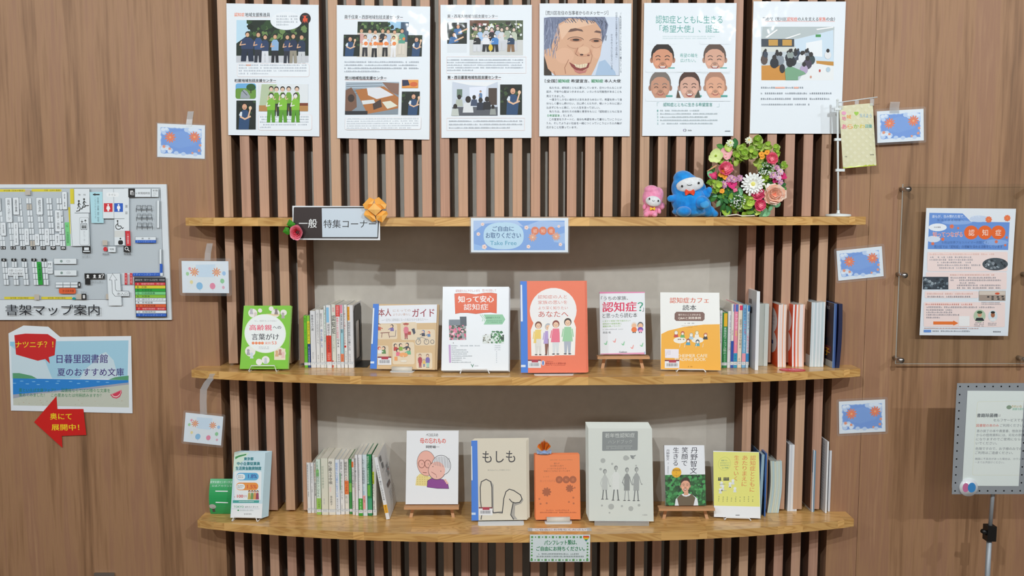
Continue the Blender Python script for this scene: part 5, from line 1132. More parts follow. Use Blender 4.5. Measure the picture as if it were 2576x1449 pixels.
def c_anata(a):
    a.full('#f07a58'); a.up()
    pts = [(2105 + 250 * math.cos(R(t)), 525 + 248 * math.sin(R(t))) for t in range(0, 360, 12)]; a.poly(pts, '#f2efee'); a.up()
    for t, y0, y1, x0, x1 in (('認知症の人と', 354, 394, 1940, 2250), ('家族の思いを', 414, 454, 1942, 2254), ('より深く知りたい', 478, 512, 1946, 2260)): a.text(t, x0, y0, x1, y1, '#d87868')
    a.text('あなたへ', 1948, 530, 2266, 594, '#c8584a', .008)
    for x, y, hh, tp, bt, hr in ((1948, 640, 372, '#f0d070', '#e0dcd4', '#7a4a38'), (2052, 660, 352, '#b8a0d4', '#8a5848', '#b8bcc4'), (2135, 628, 378, '#ee7890', '#dde0e2', '#8a4038'), (2262, 605, 400, '#9ed0a4', '#b0b8c4', '#4a3a34')): fig(a, x, y, hh, tp, bt, hr)
    a.rect(1925, 830, 1978, 910, '#e6e2da'); a.line([(2055, 830), (2058, 1005)], 5, '#7a4a38'); a.up(); barcode(a, 1838, 1052, 1978, 1140); a.ell(2000, 1088, 18, 28, '#e6eef8', 12); a.up(); a.ell(2000, 1088, 9, 26, '#3a68b8', 8)
    a.text('認知症の人と家族の会', 2028, 1082, 2246, 1104, '#b84a34', .01); a.greek(2035, 1064, 2110, 1078, 1, '#c0604a', .7, 1); a.greek(2028, 1108, 2246, 1118, 1, '#c0604a', .7, 1)
    a.up(); a.poly([(1750, 200), (1822, 200), (1838, 1192), (1762, 1192)], '#3f7fdc'); a.up(); a.poly([(1756, 240), (1772, 240), (1780, 640), (1760, 640)], '#e8ecf0'); a.rect(1762, 1108, 1812, 1132, '#dce8f6')
o, w, h, M = book_front('J', [(1752, 200), (2438, 205), (2470, 1190), (1762, 1194)], Z2, c_anata, '#f07a58', 0.004, 13, 'orange booklet with four drawn people and blue taped spine', 'booklet', 'booklet', spine='#3f7fdc', soft=True, extra=2, offs=(0.0035, 0.001), group='orange family booklets', xlabel='plain orange booklet behind the orange cover with four people')
plate_stand(M, w, h, .016, Z2, 'white metal foot plate under the orange family booklet', .6, out=.012)
def c_uchi(a):
    a.rect(132, 332, 642, 352, '#e88ab4'); a.rect(140, 1030, 640, 1056, '#eaa0c0'); a.up()
    K = '#34353a'; a.text('「うちの家族、', 150, 384, 452, 430, K, .01); a.text('認知症', 164, 448, 548, 562, '#e0285a', .03); a.text('？', 562, 458, 622, 560, '#2a9a78', .02); a.text('」', 612, 520, 632, 564, K); a.text('と思ったら読む本', 164, 578, 556, 630, K, .01)
    a.text('いますぐ家族で取り組みたい！', 166, 655, 480, 676, '#88b84a', .01); a.text('認知症の基礎知識と', 166, 686, 380, 706, '#88b84a', .01); a.text('最新対策ノウハウ！', 166, 715, 366, 736, '#88b84a', .01); a.greek(166, 752, 398, 770, 1, '#8a8c92', .7, 1); a.text('長田 乾', 166, 784, 258, 806, K, .01)
    for x, cc, hr in ((522, '#f07a3a', '#e8e0d8'), (593, '#7a50b0', '#6a686c')):
        a.ell(x, 720, 34, 38, hr, 16); a.up(); a.ell(x, 728, 28, 30, '#f0c09a', 16); a.up(); a.ell(x, 770, 32, 30, cc, 16); a.rect(x - 18, 795, x - 4, 808, '#444'); a.rect(x + 4, 795, x + 18, 808, '#444')
    a.ell(595, 785, 24, 16, '#f0a0c0', 12)
    for x, y, c in ((198, 912, '#8fd0a4'), (298, 888, '#f0a8a4'), (395, 922, '#8fd0a4'), (498, 964, '#f0a8a4'), (606, 942, '#8fd0a4')):
        a.poly([(x - 22, y), (x, y + 8), (x + 14, y - 24), (x + 20, y - 20), (x + 12, y + 22), (x - 6, y + 22)], c)
    a.text('Gakken', 352, 1010, 440, 1028, '#4a4450', .03); a.rect(640, 1020, 650, 1048, '#9ac0e8')
LIFT = 0.046
o, w, h, M = book_front('K', [(132, 332), (642, 340), (655, 1052), (136, 1040)], Z2, c_uchi, '#eef1f5', 0.014, 11, 'white book with pink edges and pink title on the middle shelf easel', lift=LIFT, y=-0.062)
easel(M, w, Z2, 'small wooden easel holding the white book with pink title', LIFT, h * .98, 1.14, t=.014, lean=11)
def c_cafe(a):
    a.poly([(825, 820), (900, 782), (1080, 738), (1300, 712), (1475, 708), (1510, 1230), (825, 1218)], '#f6b234'); a.up()
    a.text('認知症カフェ', 914, 400, 1342, 466, '#d8603c', .02); a.text('読本', 1058, 486, 1208, 548, '#34353a', .02)
    a.poly([(990, 565), (1282, 568), (1304, 590), (1304, 652), (1284, 672), (990, 670), (970, 650), (970, 588)], '#7c5a50'); a.up(); a.text('知りたいことがわかる', 1012, 588, 1258, 612, '#f4e8dc', .02); a.text('Q&Aと実践事例', 1012, 622, 1262, 654, '#f4e8dc', .03)
    a.greek(1085, 690, 1200, 706, 1, '#777', .9, 1); a.greek(1050, 722, 1232, 732, 1, '#a08a60', .8, 1); a.greek(1105, 738, 1178, 748, 1, '#8a7040', .8, 1)
    a.ell(1036, 890, 72, 36, '#f2eee2', 20); a.ell(1235, 888, 68, 34, '#f2eee2', 20); a.up()
    for (x, y, c, hr) in ((992, 790, '#c84038', '#e8e4dc'), (1065, 795, '#6ab060', '#d05a48'), (1162, 815, '#a8c8dc', '#d8d4cc'), (1225, 790, '#f0eee6', '#e8d8a0'), (1322, 815, '#2c2c30', '#d87a50'), (1130, 880, '#4aa0c0', '#a04a48'), (1235, 890, '#58a8b8', '#48545c')):
        a.poly([(x - 26, y + 66), (x - 20, y + 34), (x + 20, y + 34), (x + 26, y + 66)], c); a.up(); a.ell(x, y + 15, 21, 24, '#3c3430', 14); a.up(); a.ell(x, y + 15, 19, 22, hr, 14); a.up(); a.ell(x, y + 22, 14, 14, '#f4ece0', 12)
    for x in (1020, 1040, 1078): a.ell(x, 880, 9, 6, '#8a6a50', 8)
    for x in (1040, 1095, 1225, 1300): a.line([(x, 930), (x - 6, 970)], 5, '#efe8d8')
    a.text('ALZHEIMER CAFE', 940, 1048, 1352, 1084, '#fbe8c0', .04); a.text('READING BOOK', 985, 1090, 1335, 1124, '#fbe8c0', .04); a.greek(1135, 1182, 1196, 1196, 1, '#a87818', .9, 1); a.up()
    a.poly([(868, 990), (1026, 992), (1026, 1094), (872, 1090)], '#eee8f0'); a.greek(878, 1004, 940, 1070, 5, '#9a8aa0', .5, .3); barcode(a, 870, 1112, 1036, 1205)
o, w, h, M = book_front('K', [(806, 340), (1455, 346), (1510, 1230), (826, 1220)], Z2, c_cafe, '#f2f2ee', 0.012, 15, 'white and yellow-orange book with drawn cafe tables, on a wire stand')
wire_stand(M, w, h, .014, Z2, 'white wire stand under the yellow-orange cafe book', .48, hook=.003)

# ================================================================== LOWEST SHELF, face-out books
def c_pek(a):
    K = '#2c2a2c'; a.text('ペコロスの', 350, 180, 458, 204, K, .04); a.text('母の忘れもの', 292, 218, 526, 266, '#e0503c', .04); a.text('岡野雄一', 344, 284, 466, 308, K, .04)
    # two plain cartoon heads leaning together
    a.poly([(236, 632), (248, 560), (280, 530), (380, 560), (360, 640)], '#ecd98e'); a.up()
    for i in range(5):
        for j in range(4): a.ell(256 + i * 22, 560 + j * 20, 4, 4, '#c8a858', 6)
    a.up(); a.ell(342, 440, 86, 112, '#4a3a38', 26); a.up(); a.ell(342, 440, 83, 109, '#f0b4a4', 26); a.up()
    for x in (298, 355): a.arc(x, 446, 28, 34, 0, 360, 5, '#8a4a3c', 20); a.ell(x + 4, 446, 4, 4, '#553', 6)
    a.line([(308, 520), (340, 522)], 5, '#8a3a34'); a.up()
    a.poly([(338, 648), (345, 590), (390, 565), (490, 580), (530, 620), (536, 662), (430, 660)], '#4a2c58'); a.up(); a.poly([(342, 646), (349, 593), (392, 569), (488, 584), (526, 622), (532, 658), (430, 656)], '#8c3c92'); a.up()
    a.ell(478, 455, 86, 88, '#4a4448', 26); a.ell(436, 500, 78, 86, '#4a3a38', 24, rot=30); a.up(); a.ell(478, 455, 82, 84, '#e4e6ea', 26); a.up(); a.ell(434, 502, 74, 78, '#f2bcae', 24, rot=30); a.up()
    for k_ in range(10): a.line([(425 + k_ * 14, 380 + abs(k_ - 4) * 3), (410 + k_ * 15, 455 + k_ * 3)], 3, '#6a6a74')
    a.ell(400, 468, 4, 5, '#444', 6); a.ell(470, 508, 4, 5, '#444', 6); a.line([(385, 515), (425, 540)], 4, '#8a3a34'); a.line([(428, 545), (430, 565)], 3, '#8a5a50')
    for k_ in range(3): a.ell(505 + k_ * 9, 585 + k_ * 14, 12, 8, '#f2bcae', 10)
LIFT3 = 0.045
o, w, h, M = book_front('N', [(172, 155), (650, 152), (610, 795), (142, 795)], Z3, c_pek, '#eef0f3', 0.013, 14, 'white book with two drawn elderly heads leaning together, on an easel', lift=LIFT3, y=-0.052)
easel(M, w, Z3, 'small wooden easel holding the book with two drawn heads', LIFT3, h * .9, 1.04, t=.013, lean=14)
def c_moshi(a):
    a.full('#ddd5c2'); a.up(); K = '#38383c'
    a.text('もしも', 835, 335, 1126, 440, K, .008); a.text('幸せなるようにしろを読みください', 880, 500, 1082, 514, '#8a8880')
    S = '#a8a49c'
    a.poly([(905, 600), (930, 640), (930, 880), (1000, 870), (1008, 884), (915, 890)], S); a.poly([(1175, 740), (1195, 775), (1175, 805), (1120, 825), (1115, 910), (1140, 944), (1110, 944), (1080, 900), (1085, 820)], S); a.up()
    P = [(820, 850), (812, 780), (812, 660), (822, 610), (865, 588), (905, 610), (915, 660), (915, 860), (925, 888), (965, 884), (1005, 888), (1020, 760), (1040, 700), (1070, 678), (1110, 690), (1170, 730), (1182, 765), (1160, 795), (1120, 800), (1090, 790), (1070, 765)]
    a.poly(P[:20] + [(1105, 800), (1080, 905), (1105, 944), (820, 944)], '#ddd5c2'); a.up(); a.line(P, 8, K); a.line([(1102, 800), (1080, 905), (1105, 944)], 8, K); a.line([(822, 905), (815, 944)], 8, K); a.up()
    barcode(a, 796, 836, 918, 908); a.up(); a.rect(728, 238, 792, 960, '#3f7fdc'); a.up(); a.rect(728, 288, 744, 596, '#e8ecf0'); a.rect(730, 884, 768, 904, '#c8dcf4')
o, w, h, M = book_front('N', [(738, 236), (1226, 240), (1226, 948), (730, 955)], Z3, c_moshi, '#ddd5c2', 0.005, 14, 'beige booklet with line-drawn bear shape and blue taped spine', 'booklet', 'booklet', spine='#3f7fdc', soft=True, extra=2, offs=(0.0045, 0.003), group='beige line-drawing booklets', xlabel='plain beige booklet behind the line-drawn cover')
plate_stand(M, w, h, .018, Z3, 'white metal stand with wide foot plate under the beige booklet', .82, x=0.005, out=.03)
def c_oran(a):
    a.full('#f58a50'); a.up(); b = '#b0603c'
    a.greek(1430, 410, 1640, 420, 1, '#b87048', .9, 1)
    for t, x0, x1, y in (('誰もが', 1465, 1516, 438), ('住み慣れた街で', 1432, 1552, 460), ('いつまでも生活できる', 1405, 1575, 484), ('地域づくりがはじまっています', 1375, 1608, 506)): a.text(t, x0, y, x1, y + 16, b, .02)
    for x in (1512, 1574, 1634): a.ell(x, 592, 32, 33, b, 20); a.up()
    for t, x in (('認', 1500), ('知', 1562), ('症', 1622)): a.text(t, x, 580, x + 25, 604, '#e08858')
    a.text('知ってつながる', 1340, 592, 1476, 612, '#d87a50', .02); a.text('しって', 1372, 558, 1422, 570, b)
    for x, y, r in ((1400, 700, 42), (1605, 670, 36)): a.flower(x, y, r, b, 9, b, .4)
    for x, y in ((1335, 762), (1346, 806), (1400, 800), (1598, 790), (1640, 803), (1650, 664), (1638, 752)): a.flower(x, y, 9, '#c87048', 5, b, .9)
    a.greek(1395, 856, 1602, 872, 1, '#c87048', .8, 1); a.greek(1340, 876, 1666, 890, 1, b, .8, 1)
o, w, h, M = book_front('N', [(1298, 366), (1694, 368), (1702, 944), (1302, 948)], Z3, c_oran, '#f58a50', 0.0012, 12, 'front orange leaflet of its pile, brown printed flowers, on the lowest shelf', 'leaflet', 'leaflet', soft=True, extra=14, offs=(-0.0002, 0.0003), group='orange leaflets', xlabel='plain orange leaflet in the pile on the lowest shelf')
plate_stand(M, w, h, .03, Z3, 'white metal stand with taped paper roller in front of the orange leaflets', .6, out=.022, roller=.0085)
OM = M
# folded paper ornament on the orange pile: blue paper cup with orange pleats
oc = onY(*cp('N', 1378, 366), OM.translation.y + .03)
e = empty('origami_ornament', oc + Vector((0, .018, .0)), 'orange pleated paper ornament in a light blue folded base on top of the orange leaflets', 'paper ornament')
rn = random.Random(9)
for i in range(13):
    t = (i - 6) / 6; b = MB(); hh = .046 - .017 * abs(t) + rn.uniform(-.002, .002); x1_, x0_ = t * .019, t * .004; yy_ = rn.uniform(-.006, .006)
    vs = [Vector((x0_ - .001, yy_ * .3, .004)), Vector((x0_ + .001, yy_ * .3 + .003, .004)), Vector((x1_ + .0028, yy_ + .004, hh * .72)), Vector((x1_, yy_, hh)), Vector((x1_ - .0028, yy_ - .003, hh * .7))]
    b.add(vs + [v + Vector((0, .0006, 0)) for v in vs], [(0, 1, 2, 3, 4), (9, 8, 7, 6, 5)] + [(k_, (k_ + 1) % 5, 5 + (k_ + 1) % 5, 5 + k_) for k_ in range(5)], ['#f07a1c', '#d8541c', '#f29a3c', '#c8641c'][i % 4]); b.build('pleat', 'paper', e)
for (x0_, x1_, z0_, z1_, yy_) in ((-.023, .0, -.001, .010, -.009), (.0, .023, -.001, .011, -.008), (-.014, .014, -.001, .006, -.013)):
    b = MB(); vs = [Vector((x0_, yy_, z0_)), Vector((x1_, yy_, z0_)), Vector((x1_ + .001, yy_ - .002, z1_)), Vector(((x0_ + x1_) / 2, yy_ - .004, z1_ * .55)), Vector((x0_ - .001, yy_ - .002, z1_))]
    b.add(vs + [v + Vector((0, .012, 0)) for v in vs], [(0, 1, 2, 3, 4), (9, 8, 7, 6, 5)] + [(k_, (k_ + 1) % 5, 5 + (k_ + 1) % 5, 5 + k_) for k_ in range(5)], '#a8c0e4'); b.build('folded_base', 'paper', e)
def c_hand(a):
    a.full('#d8ddd6'); a.up(); a.rrect(260, 160, 574, 334, 8, '#868c8c'); a.up()
    a.text('若年性認知症', 284, 176, 546, 216, '#d4d8d4'); a.text('ハンドブック', 312, 236, 524, 270, '#b4b8b6'); a.greek(296, 286, 536, 320, 2, '#b4b8b6', .7, .95)
    for x, y, r in ((268, 422, 22), (470, 400, 24), (488, 402, 14), (350, 452, 10), (248, 498, 12), (562, 470, 8), (262, 822, 9), (344, 832, 26), (440, 828, 10), (520, 850, 22), (592, 820, 12), (330, 886, 8)): a.ell(x, y, r, r, '#b0b4b0', 16)
    a.poly([(508, 375), (540, 380), (560, 372), (552, 388), (535, 392), (550, 402), (530, 412), (515, 398)], '#8a8f8e'); a.up()
    for x, y, h_, w_, c1, c2 in ((286, 500, 265, 24, '#c0c4c0', '#6a6e6e'), (384, 470, 305, 30, '#dfe2de', '#5e6262'), (482, 488, 290, 24, '#8e9290', '#a8acaa'), (566, 485, 295, 24, '#a4a8a6', '#787c7c')):
        a.ell(x, y + 18, 17, 22, '#8a8e8c', 12); a.rect(x - 4, y + 36, x + 4, y + 56, '#a0a4a0'); a.poly([(x - w_, y + 80), (x - w_ * .5, y + 54), (x + w_ * .5, y + 54), (x + w_, y + 80), (x + w_ * 1.05, y + h_ * .7), (x - w_ * 1.05, y + h_ * .7)], c1)
        a.line([(x - w_ * .5, y + h_ * .7), (x - w_ * .8, y + h_)], 9, c2); a.line([(x + w_ * .5, y + h_ * .7), (x + w_ * .8, y + h_)], 9, c2); a.line([(x - w_, y + 80), (x - w_ * 1.6, y + 125), (x - w_, y + 160)], 6, c1); a.line([(x + w_, y + 80), (x + w_ * 1.5, y + 130), (x + w_ * 2, y + 150)], 6, c1); a.ell(x + w_ * 2, y + 150, 7, 6, '#9a9e9c', 8)
        a.up(); a.ell(x + 3, y + 22, 12, 15, '#b4b8b4', 10); a.ell(x - w_ * .8, y + h_, 14, 4, '#5e6262', 8); a.ell(x + w_ * .8, y + h_, 14, 4, '#5e6262', 8)
    a.greek(622, 900, 674, 912, 1, '#999', .9, 1)
o, w, h, M = book_front('O', [(136, 128), (698, 140), (724, 962), (148, 958)], Z3, c_hand, '#dfe3dc', 0.003, 13, 'front grey-white handbook of its pile, four grey figures under a grey title box', 'booklet', 'booklet', soft=True, extra=9, offs=(-0.0008, 0.0022), group='grey-white handbooks', xlabel='grey-white handbook in the pile behind the cover with four figures')
Lb = M.translation
e = empty('acrylic_book_stand', (Lb.x, Lb.y, Z3), 'clear acrylic stand with a rolled lip under the grey-white handbooks', 'book stand', rot=(0, 0, math.atan2(M[1][0], M[0][0])))
b = MB(); b.box(-w * .42, w * .42, -.012, .09, .0005, .003); b.build('foot_plate', 'acrylic', e)
b = MB(); b.box(-w * .42, w * .42, -.014, -.011, .0005, .016); b.build('front_lip', 'tape', e)
def c_tan(a):
    K = '#3a3a48'
    for t, x, y0, y1, s in (('丹野智文', 1036, 305, 532, 60), ('笑顔で', 956, 300, 462, 56), ('生きる', 882, 300, 460, 50)): a.vtext(t, x, y0, x + s, y1, K, .012)
    a.vtext('丹野智文', 824, 318, 852, 414, '#4a4a58', .01); a.vtext('文・奥野修司', 836, 430, 850, 530, '#8a8a94')
    a.poly([(818, 540), (1172, 540), (1192, 808), (832, 806)], '#1f5a2c'); a.up(); a.speckle(820, 541, 1185, 806, 260, 15, ['#2c7a3c', '#1a4a26', '#3e9450', '#123820', '#48a458', '#226430'], 21)
    a.ell(918, 520, 42, 44, '#f2b61c', 24); a.up(); a.text('認知症', 882, 490, 952, 508, '#8a5a10', .02); a.text('と', 912, 514, 924, 526, '#8a5a10'); a.text('ともに', 892, 538, 944, 556, '#8a5a10')
    a.poly([(912, 806), (918, 750), (960, 710), (1010, 696), (1060, 710), (1110, 745), (1122, 806)], '#e8ecf0'); a.up(); a.poly([(948, 806), (930, 740), (965, 706), (985, 724), (1010, 730), (1038, 722), (1056, 704), (1092, 740), (1078, 806)], '#6b5c46'); a.up()
    a.rect(990, 680, 1028, 716, '#e0a888'); a.up(); a.head(1000, 632, 42, 64, (232, 172, 142), (62, 34, 26))
o, w, h, M = book_front('O', [(804, 282), (1150, 288), (1192, 808), (832, 804)], Z3, c_tan, '#eef1f6', 0.012, 13, 'white book with photo of smiling person in brown vest before leaves, on an easel', lift=LIFT3, y=-0.068)
easel(M, w, Z3, 'small reddish wooden easel holding the book with the leafy photo', LIFT3, h * .9, 1.38, t=.012, lean=13)
def c_yel(a):
    a.poly([(1232, 340), (1645, 348), (1668, 832), (1255, 822)], '#e8e67c'); a.up(); o_ = '#e08a4c'
    for t, x, y0, y1, s in (('認知症とともに', 1568, 376, 700, 50), ('あたりまえに', 1498, 376, 650, 46), ('生きていく', 1424, 374, 602, 44)): a.vtext(t, x, y0, x + s, y1, o_, .015)
    a.arc(1338, 448, 56, 60, 0, 360, 2, '#b8c46a', 24)
    for t, x0, x1, y in (('高齢でも、', 1308, 1366, 412), ('のりれなという', 1300, 1382, 434), ('生き方があり', 1302, 1382, 456), ('ない時間', 1316, 1374, 478)): a.text(t, x0, y, x1, y + 14, '#6a9a7a', .01)
    for i in range(2): a.poly([(1288 + i * 14, 570), (1296 + i * 14, 570), (1300 + i * 14, 600), (1286 + i * 14, 600)], '#333')
    for i in range(4): a.poly([(1336 + i * 13, 570), (1344 + i * 13, 570), (1346 + i * 13, 600), (1334 + i * 13, 600)], '#333')
    for x, y in ((1318, 620), (1330, 650), (1395, 625), (1420, 600), (1440, 670), (1310, 680)): a.ell(x, y, 13, 13, '#eceeec', 12); a.poly([(x - 15, y + 34), (x - 9, y + 10), (x + 9, y + 10), (x + 15, y + 34)], '#dfe4e6')
    a.line([(1290, 690), (1365, 688)], 3, '#aab'); a.line([(1300, 632), (1350, 630)], 4, '#88909a'); a.rect(1392, 655, 1400, 664, '#333'); a.rect(1320, 680, 1328, 694, '#333')
    for i in range(9): a.greek(1290 + i * 38, 738 + (i % 3) * 2, 1306 + i * 38, 800, 1, '#8a9060', .9, 1, vert=True)
    a.rect(1454, 904, 1490, 911, '#777')
o, w, h, M = book_front('O', [(1232, 332), (1648, 346), (1676, 936), (1262, 922)], Z3, c_yel, '#eef1f4', 0.012, 14, 'pale yellow book with orange vertical title and white lower band')
wire_stand(M, w, h, .014, Z3, 'white wire stand under the pale yellow book', .56, hook=.002)
# leaflet pile on wire stand, left end
def c_leaf(a):
    a.full('#cfe6ee'); a.up(); a.poly([(392, 345), (520, 345), (400, 520), (380, 520)], '#d8ecdc'); a.up(); a.poly([(402, 388), (440, 372), (495, 360), (492, 372), (430, 392), (404, 410)], '#4a9a5c')
    for t, x0, x1, y0, y1 in (('東京都', 474, 552, 390, 418), ('中小企業従業員', 416, 606, 432, 462), ('生活資金融資制度', 404, 618, 474, 504)): a.text(t, x0 + 2, y0 + 2, x1 + 2, y1 + 2, '#5aa0a8', .05); a.up(); a.text(t, x0, y0, x1, y1, '#2c7a84', .02)
    a.rrect(392, 518, 622, 775, 12, '#eef4f6'); a.up(); a.rrect(412, 530, 598, 598, 30, '#62b4e0'); a.rrect(408, 618, 596, 686, 30, '#f09a48'); a.up(); a.rrect(414, 540, 484, 592, 24, '#eef4f6'); a.rrect(410, 628, 482, 680, 24, '#eef4f6'); a.up()
    a.greek(424, 550, 474, 580, 2, '#58707c', .7, 1); a.greek(418, 640, 474, 670, 2, '#8a6a4a', .7, 1); a.text('1.8%', 510, 544, 584, 578, '#3a4a9a', .02); a.text('1.5%', 502, 638, 582, 670, '#d8503c', .02)
    a.text('100', 414, 726, 466, 752, '#d8403c', .03); a.text('万円', 468, 732, 498, 750, '#d8403c'); a.greek(388, 740, 412, 752, 1, '#d8403c', .8, 1)
    for x, c in ((520, '#c8b060'), (545, '#7aa060'), (568, '#e0a060'), (590, '#a04a60')): a.poly([(x - 14, 768), (x - 10, 710), (x + 10, 710), (x + 14, 768)], c); a.up(); a.ell(x, 698, 10, 12, '#5a4038', 10); a.up(); a.ell(x, 702, 7, 8, '#f0c8a8', 10)
    a.poly([(378, 775), (606, 775), (604, 798), (376, 798)], '#4aa8a0'); a.up(); a.greek(416, 780, 568, 794, 1, '#e8f4f2', .8, 1); a.poly([(372, 806), (664, 806), (660, 935), (356, 930)], '#f0f3f5'); a.up()
    a.text('TOKYO', 384, 824, 472, 842, '#3aa078', .03); a.text('はたらくネット', 484, 826, 600, 842, '#4a5a60', .02); a.rect(366, 850, 612, 852, '#9ac'); a.ell(424, 864, 9, 6, '#3a9a58', 8); a.greek(440, 858, 566, 872, 1, '#9aa', .8, 1); a.greek(474, 890, 552, 906, 1, '#888', .8, 1)
o, w, h, M = book_front('M', [(396, 346), (650, 350), (632, 936), (352, 930)], Z3, c_leaf, '#cfe6ee', 0.0012, 14, 'front pale blue leaflet of its pile, with blue and orange rate pills', 'leaflet', 'leaflet', soft=True, extra=16, offs=(0.0008, 0.0003), group='pale blue leaflets', xlabel='pale blue leaflet in the pile at the left end of the lowest shelf')
wire_stand(M, w, h, .03, Z3, 'white wire stand under the pale blue leaflets', .8, hook=.006)
# curved green leaflet
bl, br = onZ(*cp('M', 165, 914), Z3), onZ(*cp('M', 372, 902), Z3); yy = bl.y; h = onY(*cp('M', 190, 608), yy).z - Z3; w = (br.x - bl.x) * 1.05
a = Art(w, h, [(182, 606), (376, 606), (372, 906), (172, 914)]); a.text('就労支援センターやま', 184, 622, 370, 640, '#cdeede', .01); a.text('公式アカウント', 200, 652, 370, 668, '#cdeede', .01)
a.up(); a.rect(232, 698, 338, 804, '#eef4f2'); a.ell(202, 838, 30, 22, '#b8b8b4', 12); a.rect(196, 850, 218, 892, '#4a4a48')
mb = MB(); n = 14; F, Bk = [], []
def bend(x, z, off=0.0): t = (z / h - .5); return Vector((x, 0.018 - 0.03 * (1 - (2 * t) ** 2) * .5 + off + .01 * t, z))
for k_ in range(n + 1):
    z = h * k_ / n; F += [bend(-w / 2, z), bend(w / 2, z)]; Bk += [bend(-w / 2, z, .0006), bend(w / 2, z, .0006)]
mb.add(F, [(2 * k_, 2 * k_ + 1, 2 * k_ + 3, 2 * k_ + 2) for k_ in range(n)], '#2aa45c'); mb.add(Bk, [(2 * k_ + 2, 2 * k_ + 3, 2 * k_ + 1, 2 * k_) for k_ in range(n)], '#2aa45c')
mb.add(F + Bk, [(0, 2 * n + 2, 2 * n + 3, 1), (2 * n, 2 * n + 1, 4 * n + 3, 4 * n + 2)], '#2aa45c')
for (pts, fs, c, z) in a.items: mb.add([bend(x, y + h / 2, -z * 3 - .0003) for x, y in pts], fs, c)
o = mb.build('leaflet', 'cover'); o.location = ((bl.x + br.x) / 2, yy + .004, Z3 + .001); tag(o, 'curved green leaflet at the left end of the lowest shelf', 'leaflet')

# ================================================================== ROWS OF BOOKS, spine out
GB = 'spine-out books on the left of the middle shelf'
def sp(*parts, lab=True, thin=False):
    """spine print: (kind, x0, y0, x1, y1, text/colour ...)"""
    def d(a):
        for p in parts:
            if p[0] == 'r': a.rect(*p[1:6]); a.up()
        for p in parts:
            if p[0] == 'v': a.vtext(p[5], p[1], p[2], p[3], p[4], p[6], p[7] if len(p) > 7 else 0.0)
        if lab:
            (x0, _), (x1, y1) = a.q[3], a.q[2]; s = (y1 - a.q[0][1]) * .045; a.up(); a.rect(x0, y1 - s * 2.2, x1, y1 - s, '#dfe3e6'); a.up(); a.rect(x0, y1 - s * 2.2, x1, y1 - s * 2.1, '#8a98a8'); a.greek(x0 + (x1 - x0) * .2, y1 - s * 2, x1 - (x1 - x0) * .1, y1 - s * 1.2, 1, '#8a98a8', .5, 1)
    return d
D_ = '#4a4c52'
